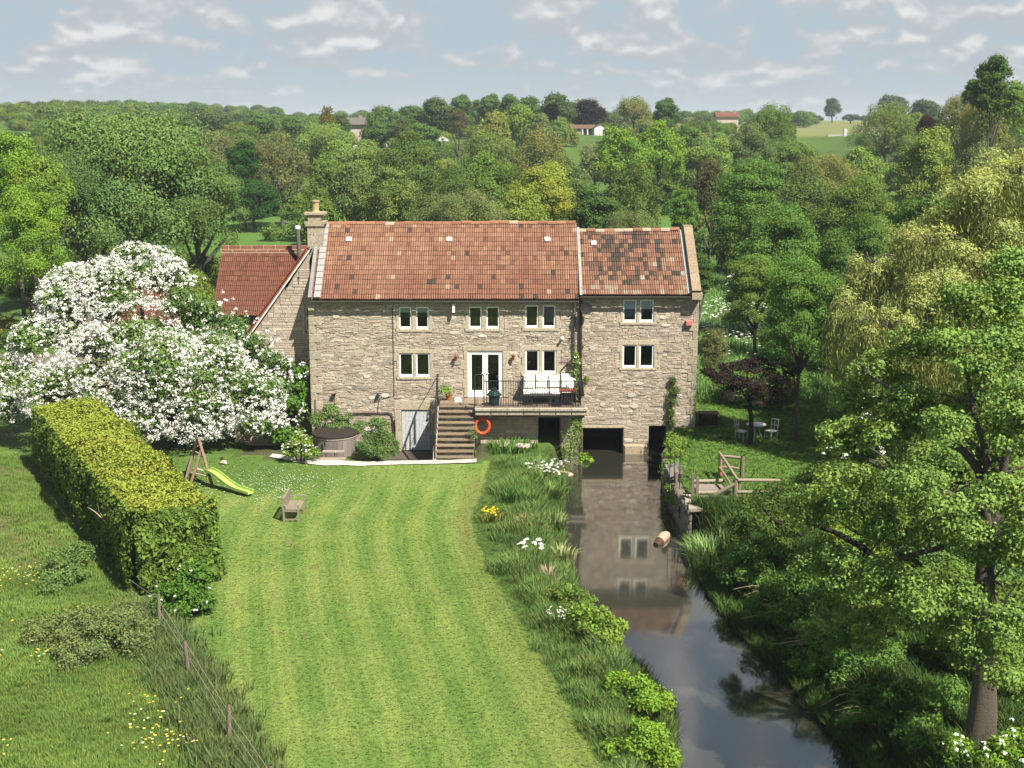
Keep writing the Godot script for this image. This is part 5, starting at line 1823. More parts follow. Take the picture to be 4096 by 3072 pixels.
func make_far_things() -> void:
	# white bungalow under the copper beech
	var z := -273.0
	var x := 19.2
	var y := ground(x, z) + 0.2
	var o := thing("white_bungalow", "long low bungalow with white gable under the copper beech", "bungalow", Vector3(x, y, z))
	o.scale = Vector3.ONE * 1.2
	var w := MB.new()
	w.span(-3.3, 1.6, -1.5, 1.25, -3.0, -0.6, Color(0.4, 0.38, 0.35))
	w.span(1.62, 4.4, -1.5, 1.45, -3.0, 0.4, Color(0.8, 0.8, 0.8))
	w.tri(Vector3(1.62, 1.45, 0.4), Vector3(4.4, 1.45, 0.4), Vector3(3.0, 2.05, 0.4), Color(0.8, 0.8, 0.8))
	build("wall", w, M.stone, o)
	for k in 3:
		var c := MB.new()
		c.span(-1.0 + k * 1.1, -0.75 + k * 1.1, -1.5, 1.25, -0.55, -0.3, Color(0.7, 0.7, 0.68))
		build("column", c, M.stone, o)
	for k in 2:
		var c := MB.new()
		c.span(-0.62 + k * 1.1, -0.1 + k * 1.1, -0.4, 1.0, -0.58, -0.55)
		build("window", c, M.dark, o)
	var r := MB.new()
	r.quad(Vector3(-3.5, 1.2, -0.2), Vector3(1.9, 1.2, -0.2), Vector3(1.9, 2.0, -2.0), Vector3(-3.5, 2.0, -2.0), Color(0.14, 0.09, 0.07))
	r.quad(Vector3(1.4, 1.4, 0.6), Vector3(3.0, 2.15, 0.6), Vector3(3.0, 2.15, -3.0), Vector3(1.4, 1.4, -3.0), Color(0.22, 0.14, 0.1))
	r.quad(Vector3(3.0, 2.15, 0.6), Vector3(4.6, 1.4, 0.6), Vector3(4.6, 1.4, -3.0), Vector3(3.0, 2.15, -3.0), Color(0.22, 0.14, 0.1))
	build("roof", r, M.clay, o)
	far_roof("grey_roofed_house", "distant house with grey slate roof on the skyline by the oaks", -35.8, -235.0, 15.6, 2.6, Color(0.13, 0.12, 0.12))
	far_roof("red_roofed_house", "distant house with broad red brown roof on the skyline", 70.5, -365.0, 17.8, 3.9, Color(0.15, 0.07, 0.055))
	# white gate pillar by the field
	var px := 75.5
	var pz := -240.0
	var gp := thing("field_pillar", "pale concrete pillar with low wall below the far field", "pillar", Vector3(px + 1.2, ground(px, pz), pz))
	var pb := MB.new()
	pb.span(0.0, 0.8, -1.0, 1.7, -0.5, 0.4, Color(0.55, 0.56, 0.58))
	build("pillar", pb, M.stone, gp)
	var pw := MB.new()
	pw.span(-3.6, -0.02, -1.0, 0.4, -0.4, 0.2, Color(0.4, 0.4, 0.4))
	build("low_wall", pw, M.stone, gp)
	var ma := thing("radio_mast", "thin lattice radio mast on the hazy horizon", "mast", Vector3(-175.0, 10.0, -430.0))
	var mb := MB.new()
	for k in 3:
		var a := Vector3(cos(TAU * k / 3.0), 0, sin(TAU * k / 3.0)) * 0.6
		mb.bar(a, a * 0.4 + Vector3(0, 9.6, 0), 0.16, 0.16, Color(0.6, 0.5, 0.5))
		for j in 8:
			mb.bar(a + Vector3(0, j * 1.15, 0), a.rotated(Vector3.UP, TAU / 3.0) + Vector3(0, j * 1.15 + 1.1, 0), 0.08, 0.08, Color(0.6, 0.5, 0.5))
	build("lattice", mb, M.stone, ma)
	var tp := thing("telegraph_pole", "thin telegraph pole beside the far field hedge", "pole", Vector3(118.0, ground(118.0, -350.0), -350.0))
	var tb := MB.new()
	tb.tube([Vector3(0, -1, 0), Vector3(0, 4.5, 0)], [0.16, 0.12], 6)
	tb.bar(Vector3(-0.8, 4.2, 0), Vector3(0.8, 4.2, 0), 0.12, 0.12)
	build("pole", tb, M.bark, tp)
	# bare bank on the slope
	var eb := thing("earth_bank", "bare earth bank with pale edges under the white hawthorn", "bank", Vector3(-14.0, ground(-14.0, -212.0) + 0.6, -212.0))
	var e := Leaves.new()
	e.r.seed = 8
	e.lump(Vector3.ZERO, Vector3(2.2, 1.0, 1.4), 500, 0.35, 0.3, Color(1.2, 1.1, 0.9), 0.25, 0.9, Vector3(0, -3, 0), 0.3)
	e.box(Vector3(0, -1.2, 0), Vector3(3.2, 3.4, 2.0), Color(0.5, 0.45, 0.35))
	e.box(Vector3(0, -5.0, 0), Vector3(2.8, 6.0, 1.8), Color(0.5, 0.45, 0.35))
	build("soil", e, M.straw, eb)


func far_roof(called: String, label: String, x: float, z: float, top: float, half: float, col: Color) -> void:
	var y := ground(x, z)
	var o := thing(called, label, "house", Vector3(x, y, z))
	var w := MB.new()
	w.span(-half + 0.4, half - 0.4, -1.0, top - y - 1.5, -3.0, 2.4, Color(0.5, 0.45, 0.4))
	build("wall", w, M.stone, o)
	var r := MB.new()
	prism(r, -half, half, top - y - 1.6, -3.6, 3.0, top - y, -0.3, col)
	build("roof", r, M.clay, o)
	var c := MB.new()
	c.span(half - 1.6, half - 0.9, top - y - 0.6, top - y + 0.5, -0.6, 0.1, Color(0.3, 0.25, 0.22))
	build("chimney", c, M.stone, o)


func limb(b: MB, pts: Array, r0: float, r1: float, sides := 7, col := Color.WHITE) -> void:
	var p := []
	var r := []
	var n := pts.size() - 1
	for k in n:
		for s in 4:
			var t := s / 4.0
			var a: Vector3 = pts[maxi(k - 1, 0)]
			var e: Vector3 = pts[mini(k + 2, n)]
			var m: Vector3 = pts[k].cubic_interpolate(pts[k + 1], a, e, t)
			p.append(m + Vector3(rnd(-1, 1), rnd(-1, 1), rnd(-1, 1)) * lerpf(r0, r1, (k + t) / n) * 0.35)
			r.append(lerpf(r0, r1, (k + t) / n))
	p.append(pts[n])
	r.append(r1)
	b.tube(p, r, sides, col)


func lumps_of(f: Leaves, list: Array, per: int, l: float, w: float, jit: float, mid: Vector3, flat := 0.8, subs := 5) -> void:
	for q in list:
		var c := Vector3(q[0], q[1], q[2])
		var rad: float = q[3]
		for k in subs:
			var d := f.ball()
			var at := c + Vector3(d.x, d.y * 0.8, d.z) * rad * 0.62
			var s := rad * f.r.randf_range(0.36, 0.6)
			var g := f.r.randf_range(0.8, 1.2)
			var hue := f.r.randf_range(0.88, 1.14)
			f.lump(at, Vector3(s, s * flat, s), int(per / 100.0 * 12.57 * rad * rad / (0.5 * l * w) / subs), l, w, Color(g * hue, g, g / hue), jit, 0.35, mid, 0.9)


func make_near_trees() -> void:
	# ---- the white blossoming tree
	var wt := thing("blossom_tree", "great spreading tree smothered in white blossom beside the house", "tree", Vector3(-15.5, 0.6, -0.3))
	var o := wt.position
	var list := [[-17.72, 7.03, -0.5, 1.76], [-16.29, 7.95, -1.5, 1.37], [-17.09, 8.4, -1.5, 1.0], [-18.4, 7.5, -0.9, 1.35], [-15.8, 7.6, -1.2, 1.3], [-19.9, 6.9, -0.4, 1.2], [-19.07, 6.06, 0.0, 1.65], [-20.41, 5.0, 0.5, 1.64], [-21.38, 3.33, 1.0, 1.64], [-22.14, 2.81, 1.5, 1.22], [-16.48, 5.52, 0.5, 1.84], [-17.68, 4.26, 1.5, 2.02], [-15.13, 4.15, 2.0, 2.0], [-13.25, 4.05, 1.5, 1.72], [-11.99, 2.91, 1.0, 1.64], [-10.69, 1.95, 0.5, 1.24], [-13.81, 2.51, 2.0, 1.71], [-15.48, 2.52, 2.5, 1.4], [-17.25, 2.93, 2.5, 1.39], [-19.61, 3.13, 2.0, 1.61], [-12.84, 1.99, 2.0, 0.91], [-11.12, 1.97, 1.5, 0.92], [-10.1, 3.54, 0.0, 0.83], [-19.94, 7.38, -1.0, 1.04]]
	var f := Leaves.new()
	f.r.seed = 31
	f.small = true
	lumps_of(f, list, 85, 0.15, 0.09, 0.4, Vector3(-16.0, 3.5, -0.5))
	build("crown", f, M.ash, wt, Transform3D(Basis.IDENTITY, -o))
	var bl := Leaves.new()
	bl.r.seed = 32
	for q in list:
		var c := Vector3(q[0], q[1], q[2])
		var away := (c - Vector3(-16.0, 3.0, -1.5)).normalized()
		var dens: float = 30.0 if q[1] > 6.5 or q[2] > 0.3 else 17.0
		for k in int(dens * q[3] * q[3] * 3.4):
			var d := bl.ball()
			if d.dot(away) < -0.1 or d.z < -0.5:
				d = -d
			var at: Vector3 = c + Vector3(d.x, d.y * 0.85, d.z) * q[3] * bl.r.randf_range(0.9, 1.12)
			var s := bl.r.randf_range(0.06, 0.19)
			bl.lump(at, Vector3(s, s * 0.8, s), 13, 0.08, 0.066, Color.WHITE * bl.r.randf_range(0.92, 1.0), 0.03, 0.4, at - d, 0.9)
	build("blossom", bl, M.petal, wt, Transform3D(Basis.IDENTITY, -o))
	var tb := MB.new()
	limb(tb, [Vector3(-15.5, 0.3, -0.3), Vector3(-15.6, 1.4, -0.4), Vector3(-15.9, 2.6, -0.6), Vector3(-16.6, 5.2, -0.8), Vector3(-16.8, 7.6, -1.2)], 0.3, 0.04, 9)
	for e in [Vector3(-21.0, 4.0, 0.8), Vector3(-19.4, 6.6, -0.4), Vector3(-12.0, 3.4, 1.0), Vector3(-13.6, 4.6, 1.2), Vector3(-11.2, 2.3, 0.9), Vector3(-17.5, 4.0, 1.9), Vector3(-15.2, 4.2, 2.0), Vector3(-19.4, 3.2, 1.8)]:
		limb(tb, [Vector3(-15.6, 1.7, -0.4), Vector3(-15.6, 2.2, -0.3).lerp(e, 0.4) + Vector3(0, 0.5, 0), e], 0.13, 0.025, 6)
	build("trunk", tb, M.dark_bark, wt, Transform3D(Basis.IDENTITY, -o))
	for t in [["white_lilac", "part green neighbour tree with scattered white blossom nearer the barn", Vector3(-13.0, 0.6, -1.6), [[-14.4, 6.6, -0.9, 1.3], [-13.2, 5.9, -0.8, 1.3], [-11.9, 5.3, -0.6, 1.15], [-14.0, 5.1, -0.2, 1.3], [-12.7, 4.7, 0.2, 1.0], [-11.2, 4.6, -0.2, 1.0], [-10.7, 3.8, 0.0, 0.9], [-11.7, 4.0, 0.3, 0.8]], 85, "ash2", 0.12],
			["laurel_bush", "dark glossy laurel between blossom tree and hot tub", Vector3(-9.9, 0.5, 0.9), [[-9.9, 2.2, 0.6, 0.95], [-9.6, 1.3, 1.0, 0.9], [-10.4, 1.4, 1.1, 0.8], [-9.5, 3.0, 0.3, 0.7], [-9.35, 3.7, 0.2, 0.45]], 95, "laurel", 0.17]]:
		var w2 := thing(t[0], t[1], "tree" if t[0] == "white_lilac" else "bush", t[2])
		var f2 := Leaves.new()
		f2.r.seed = hash(t[0])
		lumps_of(f2, t[3], t[4], t[6], t[6] * 0.6, 0.4, t[2] + Vector3(0, 2.0, 0))
		build("crown", f2, M[t[5]], w2, Transform3D(Basis.IDENTITY, -w2.position))
		var t2 := MB.new()
		for q in t[3]:
			limb(t2, [t[2] - Vector3(0, 0.2, 0), t[2].lerp(Vector3(q[0], q[1], q[2]), 0.5) + Vector3(rnd(-0.2, 0.2), 0.3, 0), Vector3(q[0], q[1], q[2])], 0.1, 0.02, 6)
		build("trunk", t2, M.dark_bark, w2, Transform3D(Basis.IDENTITY, -w2.position))
		if t[0] == "white_lilac":
			var b2 := Leaves.new()
			b2.r.seed = 77
			for q in t[3]:
				for k in 24:
					var d := b2.ball()
					d.z = absf(d.z)
					var at: Vector3 = Vector3(q[0], q[1], q[2]) + d * q[3]
					b2.lump(at, Vector3(0.1, 0.09, 0.1), 8, 0.1, 0.08, Color.WHITE, 0.03, 0.4, at - d, 0.9)
			build("blossom", b2, M.petal, w2, Transform3D(Basis.IDENTITY, -w2.position))
	# ---- the great tree of the near bank
	var at := Vector3(10.6, ground(10.6, 28.8), 28.8)
	var ta := thing("riverside_tree", "large spreading riverside tree with bare forked trunk and sunlit leaves", "tree", at)
	var la := [[9.82, 10.76, 28.0, 0.71], [10.72, 10.86, 28.0, 0.71], [11.21, 10.14, 28.0, 0.81], [9.41, 9.76, 27.0, 0.74], [9.53, 9.91, 29.0, 0.78], [8.76, 9.02, 26.5, 0.75], [8.29, 8.25, 26.0, 0.66], [10.37, 9.21, 29.0, 0.79], [8.86, 8.59, 28.0, 0.61], [10.43, 8.45, 30.0, 0.76], [8.99, 8.55, 30.0, 0.57], [8.18, 7.85, 28.0, 0.62], [7.87, 7.15, 27.0, 0.64], [8.42, 7.16, 30.0, 0.77], [8.0, 6.13, 29.0, 0.7], [9.05, 6.88, 31.0, 0.74], [9.95, 7.27, 31.0, 0.74], [7.35, 5.06, 29.0, 0.81], [7.96, 5.23, 30.0, 0.68], [8.42, 5.21, 31.0, 0.66], [7.11, 3.98, 29.0, 0.51], [7.55, 3.87, 30.0, 0.49], [9.37, 5.11, 31.0, 0.57], [9.74, 3.66, 30.0, 0.59], [9.74, 5.03, 32.0, 0.54], [9.94, 3.76, 32.0, 0.64],
		[7.0, 6.1, 28.0, 0.75], [7.4, 6.9, 28.6, 0.7], [8.9, 6.2, 29.5, 0.7], [9.6, 6.1, 30.2, 0.7], [6.9, 5.0, 28.2, 0.6], [8.7, 7.9, 27.4, 0.7], [9.6, 8.4, 28.0, 0.8], [7.6, 7.7, 27.2, 0.6], [8.3, 4.4, 30.0, 0.5], [9.2, 4.4, 30.5, 0.55], [10.6, 6.4, 31.0, 0.8], [10.9, 5.2, 31.5, 0.8], [11.5, 6.2, 30.5, 0.9], [10.3, 9.9, 28.6, 0.8], [12.2, 9.6, 29.0, 1.0], [12.8, 8.0, 28.0, 1.1], [12.4, 7.2, 30.0, 1.0], [11.6, 11.3, 27.0, 0.9], [12.4, 10.6, 26.5, 1.0], [11.5, 8.0, 27.0, 0.9]]
	var fa := Leaves.new()
	fa.r.seed = 41
	lumps_of(fa, la, 86, 0.088, 0.06, 0.55, Vector3(10.2, 6.5, 29.0), 0.6, 11)
	build("crown", fa, M.near, ta, Transform3D(Basis.IDENTITY, -at))
	var ba := MB.new()
	var fork := Vector3(10.45, 5.6, 28.8)
	var tp := []
	var tr := []
	for k in 15:
		var y := lerpf(-0.3, 4.75, k / 14.0)
		tp.append(at + Vector3(0.1 * sin(y * 1.3) - 0.02 * y, y, 0.06 * cos(y * 1.7)))
		tr.append(0.29 - 0.022 * y + 0.26 * exp(-maxf(y + 0.1, 0.0) * 2.4) + rnd(-0.015, 0.015))
	ba.tube(tp, tr, 14)
	fork = tp[14] - Vector3(0, 0.15, 0)
	for e in [[Vector3(10.2, 7.2, 28.6), Vector3(9.5, 7.9, 28.3), Vector3(8.9, 8.6, 27.6), Vector3(8.1, 9.0, 26.8)], [Vector3(10.35, 7.4, 28.8), Vector3(9.95, 8.6, 28.7), Vector3(9.72, 10.5, 28.1)], [Vector3(10.6, 7.2, 28.9), Vector3(10.9, 8.8, 29.0), Vector3(11.3, 10.3, 28.4)], [Vector3(9.9, 5.9, 29.2), Vector3(8.9, 5.7, 29.6), Vector3(7.6, 5.2, 29.2)], [Vector3(10.9, 6.6, 28.6), Vector3(11.8, 7.4, 28.6), Vector3(12.8, 8.2, 28.6)], [Vector3(10.1, 6.6, 29.2), Vector3(9.2, 7.0, 29.8), Vector3(8.2, 7.3, 29.4), Vector3(7.8, 7.3, 27.4)], [Vector3(10.3, 5.9, 29.4), Vector3(9.9, 5.4, 30.6), Vector3(9.7, 5.0, 31.6)]]:
		var pts := [fork]
		pts.append_array(e)
		limb(ba, pts, 0.13, 0.022, 7)
		for k in range(1, pts.size()):
			for s in 3:
				var d := Vector3(rnd(-1, 1), rnd(-0.2, 1), rnd(-1, 1)).normalized() * rnd(0.5, 1.0)
				limb(ba, [pts[k], pts[k] + d * 0.5 + Vector3(0, 0.1, 0), pts[k] + d], 0.035, 0.01, 5)
	build("trunk", ba, M.bark, ta, Transform3D(Basis.IDENTITY, -at))
	# ---- thorn leaning over the wall
	var tt := thing("leaning_thorn", "dark thin leaved thorn leaning low over the river wall", "tree", Vector3(11.2, ground(11.2, 19.6), 19.6))
	var ft := Leaves.new()
	ft.r.seed = 51
	lumps_of(ft, [[7.53, 2.96, 18.5, 0.85], [8.64, 3.40, 18.5, 0.84], [9.5, 3.26, 19.0, 0.83], [8.29, 2.54, 19.0, 0.7], [6.98, 2.52, 18.5, 0.56], [10.32, 3.55, 19.0, 0.83], [9.43, 3.99, 18.0, 0.71], [10.28, 4.28, 18.5, 0.84], [10.89, 3.27, 19.5, 0.82], [8.0, 3.40, 17.8, 0.6]], 62, 0.1, 0.055, 0.35, Vector3(9.5, 2.6, 19.0), 0.5, 6)
	build("crown", ft, M.thorn, tt, Transform3D(Basis.IDENTITY, -tt.position))
	var bt := MB.new()
	limb(bt, [tt.position - Vector3(0, 0.2, 0), Vector3(10.7, 2.0, 19.5), Vector3(9.64, 2.61, 19.2), Vector3(8.56, 2.91, 19.0), Vector3(6.81, 2.66, 18.7)], 0.14, 0.02, 7)
	for e in [Vector3(7.5, 3.4, 18.4), Vector3(8.7, 3.9, 18.4), Vector3(9.5, 4.4, 18.1), Vector3(10.3, 4.6, 18.6)]:
		limb(bt, [Vector3(minf(e.x + 1.2, 10.6), 2.5, 19.2), Vector3(e.x + 0.3, 3.0, 18.9), e], 0.06, 0.012, 6)
	build("trunk", bt, M.dark_bark, tt, Transform3D(Basis.IDENTITY, -tt.position))
	# ---- weeping willow
	var wp := Vector3(17.6, 1.0, 4.0)
	var ww := thing("weeping_willow", "tall pale yellow weeping willow with long hanging strands", "tree", wp)
	var wl := [[17.0, 9.65, 3.0, 1.35], [18.26, 10.79, 3.0, 1.53], [19.34, 11.8, 4.0, 1.68], [20.4, 12.54, 4.0, 1.49], [15.44, 8.42, 4.0, 1.14], [14.64, 8.99, 4.0, 0.85], [18.79, 9.28, 5.0, 1.67], [20.21, 10.02, 5.0, 1.66], [15.97, 7.93, 6.0, 1.28], [17.43, 7.93, 6.0, 1.46], [14.13, 8.04, 4.0, 0.76], [16.6, 9.9, 5.2, 1.1], [13.6, 7.4, 6.0, 1.0], [14.6, 6.8, 7.2, 1.1], [15.6, 6.0, 8.2, 1.2], [17.2, 6.2, 8.4, 1.3], [19.0, 7.4, 7.2, 1.5], [20.6, 12.4, 1.6, 1.6], [21.8, 11.0, 3.0, 1.5]]
	var fw := Leaves.new()
	fw.r.seed = 61
	lumps_of(fw, wl, 34, 0.15, 0.04, 0.35, Vector3(17.5, 8.0, 4.0), 0.8, 6)
	for q in wl:
		var c := Vector3(q[0], q[1], q[2])
		for k in int(190 * q[3]):
			var d := fw.ball()
			var p: Vector3 = c + Vector3(d.x, absf(d.y) * 0.4, d.z) * q[3] * fw.r.randf_range(0.7, 1.1)
			var len := fw.r.randf_range(1.2, 4.2)
			var out := Vector3(p.x - 17.6, 0, p.z - 4.0).normalized() * 0.03
			var g := fw.r.randf_range(0.7, 1.2)
			var hue := fw.r.randf_range(0.85, 1.1)
			var n := int(len / 0.11)
			for s in n:
				var down := Vector3(out.x + fw.r.randfn() * 0.02, -0.11, out.z + fw.r.randfn() * 0.02)
				p += down
				out *= 0.9
				if p.y < 1.3:
					break
				var side := Vector3(fw.r.randfn(), 0.2 * fw.r.randfn(), fw.r.randfn()).normalized()
				var a := p + side * 0.05
				var up := side.cross(down).normalized()
				var v := fw.v.size()
				fw.v.append(p); fw.v.append(a + Vector3(0, -0.07, 0) + up * 0.014); fw.v.append(a + side * 0.05 + Vector3(0, -0.16, 0)); fw.v.append(a + Vector3(0, -0.07, 0) - up * 0.022)
				var no := (up * signf(up.y + 0.3) + Vector3(0.2, 0.3, 0.3)).normalized()
				for z in 4:
					fw.n.append(no)
					fw.c.append(Color(g * hue, g, g / hue))
				var flip := (fw.v[v + 1] - fw.v[v]).cross(fw.v[v + 2] - fw.v[v]).dot(no) > 0.0
				fw.i.append(v); fw.i.append(v + (2 if flip else 1)); fw.i.append(v + (1 if flip else 2)); fw.i.append(v); fw.i.append(v + (3 if flip else 2)); fw.i.append(v + (2 if flip else 3))
	build("crown", fw, M.willow, ww, Transform3D(Basis.IDENTITY, -wp))
	var bw := MB.new()
	limb(bw, [wp - Vector3(0, 0.4, 0), wp + Vector3(0, 1.2, 0), wp + Vector3(0.1, 3.0, 0.0), wp + Vector3(0.4, 6.5, 0.1), wp + Vector3(1.2, 10.6, 0)], 0.45, 0.06, 10)
	for q in wl:
		var c := Vector3(q[0], q[1], q[2])
		limb(bw, [wp + Vector3(0.1, 2.6, 0), wp.lerp(c, 0.55) + Vector3(0, 1.4, 0), c + Vector3(0, 0.3, 0)], 0.13, 0.03, 6, Color(2.6, 2.4, 1.8))
		for k in 5:
			var d := fw.ball()
			limb(bw, [c, c + Vector3(d.x, 0.5, d.z) * 0.8, c + Vector3(d.x, 0.1, d.z) * 1.5], 0.035, 0.012, 5, Color(3.4, 3.0, 2.1))
	build("trunk", bw, M.bark, ww, Transform3D(Basis.IDENTITY, -wp))
	# ---- bronze plum on the garden lawn
	var bp := Vector3(10.2, 1.1, 3.1)
	var pb := thing("bronze_plum", "small bronze leaved tree with slim trunk on the garden lawn", "tree", bp)
	var fp := Leaves.new()
	fp.r.seed = 81
	lumps_of(fp, [[9.2, 3.6, 3.0, 0.8], [10.2, 3.9, 3.2, 0.9], [11.1, 3.6, 3.0, 0.85], [9.8, 4.5, 2.6, 0.8], [10.8, 4.5, 2.8, 0.7], [8.8, 4.2, 2.4, 0.6], [11.7, 4.1, 2.6, 0.6], [10.3, 3.4, 3.9, 0.6]], 70, 0.11, 0.06, 0.5, Vector3(10.2, 3.0, 3.0), 0.55, 6)
	build("crown", fp, M.plum, pb, Transform3D(Basis.IDENTITY, -bp))
	var bpb := MB.new()
	limb(bpb, [bp - Vector3(0, 0.2, 0), bp + Vector3(0.03, 0.7, 0), bp + Vector3(-0.05, 1.5, 0), bp + Vector3(-0.1, 2.0, 0)], 0.11, 0.09, 8)
	for e in [Vector3(9.0, 4.2, 2.8), Vector3(9.9, 4.7, 2.8), Vector3(10.9, 4.5, 2.9), Vector3(11.5, 4.0, 2.9), Vector3(10.3, 3.8, 3.8)]:
		limb(bpb, [bp + Vector3(-0.1, 1.9, 0), (bp + Vector3(-0.1, 2.2, 0)).lerp(e, 0.5), e], 0.06, 0.015, 6)
	build("trunk", bpb, M.dark_bark, pb, Transform3D(Basis.IDENTITY, -bp))
	# ---- bushes; label, base x z, [dx, height, dz, radius], leaves per square metre of lump, leaf, tint
	var bushes := [
		["tub_shrub", "round pale leaved shrub between hot tub and cellar door", -5.75, 3.4, [[0, 0.95, 0, 0.62], [-0.45, 0.6, 0.2, 0.55], [0.45, 0.55, 0.15, 0.55], [0.05, 1.3, -0.3, 0.5], [0.1, 0.4, 0.5, 0.5]], 100, 0.085, "ash2"],
		["wall_shrub", "loose yellow green shrub against the wall behind the hot tub", -8.0, 1.0, [[0, 1.5, 0, 0.55], [-0.5, 1.2, 0.1, 0.5], [0.6, 1.15, 0.0, 0.5], [1.1, 0.95, 0.1, 0.45], [0.2, 0.8, 0.3, 0.5]], 100, 0.085, "ash"],
		["rose_bush", "leafy bush with pale flowers at the hot tub's near side", -8.9, 4.1, [[0, 0.8, 0, 0.5], [-0.4, 0.55, 0.1, 0.42], [0.4, 0.45, 0.1, 0.4], [0.05, 1.05, -0.2, 0.36]], 100, 0.085, "fresh"],
		["foot_laurel", "bright laurel bush at the corner foot of the clipped hedge", -9.55, 20.6, [[0, 0.6, 0, 0.62], [-0.5, 0.5, 0.2, 0.5], [0.5, 0.45, 0.1, 0.45], [0.1, 0.35, 0.5, 0.45], [0.2, 1.0, -0.3, 0.5]], 100, 0.11, "laurel"],
		["bramble_patch", "low bramble thicket by the wire fence under the hedge end", -11.4, 22.6, [[0, 0.55, 0, 0.8], [0.9, 0.5, 0.2, 0.7], [-0.9, 0.45, 0.1, 0.7], [0.3, 0.4, 0.8, 0.7], [-0.6, 0.3, 0.8, 0.6], [1.3, 0.35, 0.9, 0.5], [-1.7, 0.3, 0.2, 0.55], [0.6, 0.3, -0.7, 0.6], [-0.2, 0.25, 1.5, 0.6]], 66, 0.075, "greyg2"],
		["meadow_scrub", "pale scrub bush on the meadow beside the hedge shadow", -14.2, 17.6, [[0, 0.5, 0, 0.6], [0.5, 0.35, 0.6, 0.5], [0.3, 0.6, -0.5, 0.5], [0.1, 0.3, 1.2, 0.5]], 70, 0.085, "ash"],
		["culvert_shrub", "broad leaved shrub hanging over the culvert mouth", 3.25, 1.25, [[0, 0.75, 0, 0.42], [0.2, 0.4, 0.1, 0.36], [-0.25, 0.5, 0.1, 0.36], [0.05, 0.1, 0.2, 0.36]], 78, 0.13, "bright"],
		["bank_elder", "leafy green bush overhanging the water at the lawn bend", 2.35, 22.4, [[0, 0.55, 0, 0.55], [0.45, 0.4, 0.2, 0.45], [-0.35, 0.5, -0.4, 0.45], [0.2, 0.35, 0.6, 0.45]], 95, 0.1, "fresh"],
		["bank_nettles", "tall fern green bush on the near river bank", 3.1, 26.6, [[0, 0.5, 0, 0.55], [0.35, 0.45, 0.5, 0.5], [-0.3, 0.45, -0.5, 0.5], [0.45, 0.3, -0.2, 0.4]], 90, 0.085, "bright"],
		["frame_bush", "bushy green growth at the frame foot beside the water", 3.0, 28.8, [[0, 0.6, 0, 0.6], [-0.5, 0.4, 0.3, 0.5], [0.4, 0.5, 0.4, 0.5], [0.1, 0.35, -0.6, 0.5]], 95, 0.085, "bright"],
		["bend_bush", "dark bush on the bank between dry stalks and bend", 1.7, 20.6, [[0, 0.5, 0, 0.5], [0.4, 0.35, 0.4, 0.42], [-0.3, 0.35, -0.3, 0.4], [0.35, 0.2, -0.4, 0.4]], 88, 0.085, "mid"],
		["wall_top_bush", "sunlit leafy bush on the river wall by the culvert", 6.95, 4.2, [[0, 0.4, 0, 0.5], [-0.15, 0.3, -1.0, 0.45], [-0.3, 0.1, 0.8, 0.5], [-0.35, -0.2, 1.5, 0.5], [0.05, 0.25, -1.9, 0.4], [-0.5, -0.4, 2.2, 0.45]], 80, 0.09, "fresh"],
		["wall_hanging_bush", "dark bush hanging down the river wall to the water", 6.35, 8.1, [[0, 0.2, 0, 0.42], [-0.1, -0.3, 0.4, 0.42], [-0.05, -0.1, -0.7, 0.42], [-0.15, -0.7, 0.1, 0.4], [0.0, -0.4, 1.1, 0.36]], 80, 0.085, "mid"],
		["garden_elder", "white flowered elder bush between garden lawn and willow", 12.2, 10.6, [[0, 1.6, 0, 0.9], [0.6, 2.2, -0.5, 0.9], [-0.4, 1.0, 0.5, 0.7], [0.9, 1.2, 0.3, 0.8], [1.4, 2.6, -1.5, 0.9]], 70, 0.11, "alder2"],
		["willow_foot_bush", "bright bush under the hanging strands of the willow", 12.6, 14.4, [[0, 1.3, 0, 0.9], [-0.8, 1.0, 0.2, 0.7], [0.9, 1.7, 0.0, 0.9], [0.2, 0.6, 0.7, 0.7]], 70, 0.1, "fresh"],
		["sedge_bush", "dark rounded bush at the water's edge below the thorn", 7.5, 17.4, [[0, 0.5, 0, 0.7], [-0.5, 0.2, 0.3, 0.6], [0.6, 0.7, 0.2, 0.7], [0.1, 0.25, 1.0, 0.6]], 75, 0.085, "layer"],
		["shaded_bush", "shaded bush on the bank below the riverside tree, upstream end", 7.9, 20.4, [[0, 0.4, 0, 0.7], [-0.6, 0.0, 0.2, 0.6], [0.7, 0.8, 0.1, 0.7], [0.1, 0.2, 1.2, 0.7], [0.9, 0.7, 1.2, 0.7]], 70, 0.085, "layer2"],
		["shaded_bush", "shaded bush on the bank where the river widens", 8.5, 23.4, [[0, 0.35, 0, 0.7], [-0.6, 0.0, 0.3, 0.55], [0.7, 0.7, 0.2, 0.7], [0.1, 0.2, 1.2, 0.7], [1.0, 0.5, 1.2, 0.7]], 70, 0.085, "layer"],
		["shaded_bush", "shaded bush with bare twigs over the dark water edge", 8.9, 26.6, [[0, 0.3, 0, 0.65], [-0.5, -0.05, 0.2, 0.5], [0.7, 0.5, 0.2, 0.6], [0.3, 0.2, 1.0, 0.6]], 70, 0.085, "layer2"],
		["trunk_bush", "leafy bush with pale spots at the riverside tree foot", 11.2, 29.6, [[0, 0.5, 0, 0.6], [-0.6, 0.3, 0.4, 0.5], [-1.4, 0.25, -0.1, 0.5], [0.7, 0.7, 0.2, 0.7]], 80, 0.09, "bright"],
		["brook_bush", "low dark bush on the bank in front of the riverside tree", 9.7, 27.8, [[0, 0.35, 0, 0.6], [-0.3, 0.1, 0.9, 0.5], [0.6, 0.4, -0.6, 0.6]], 75, 0.085, "layer"],
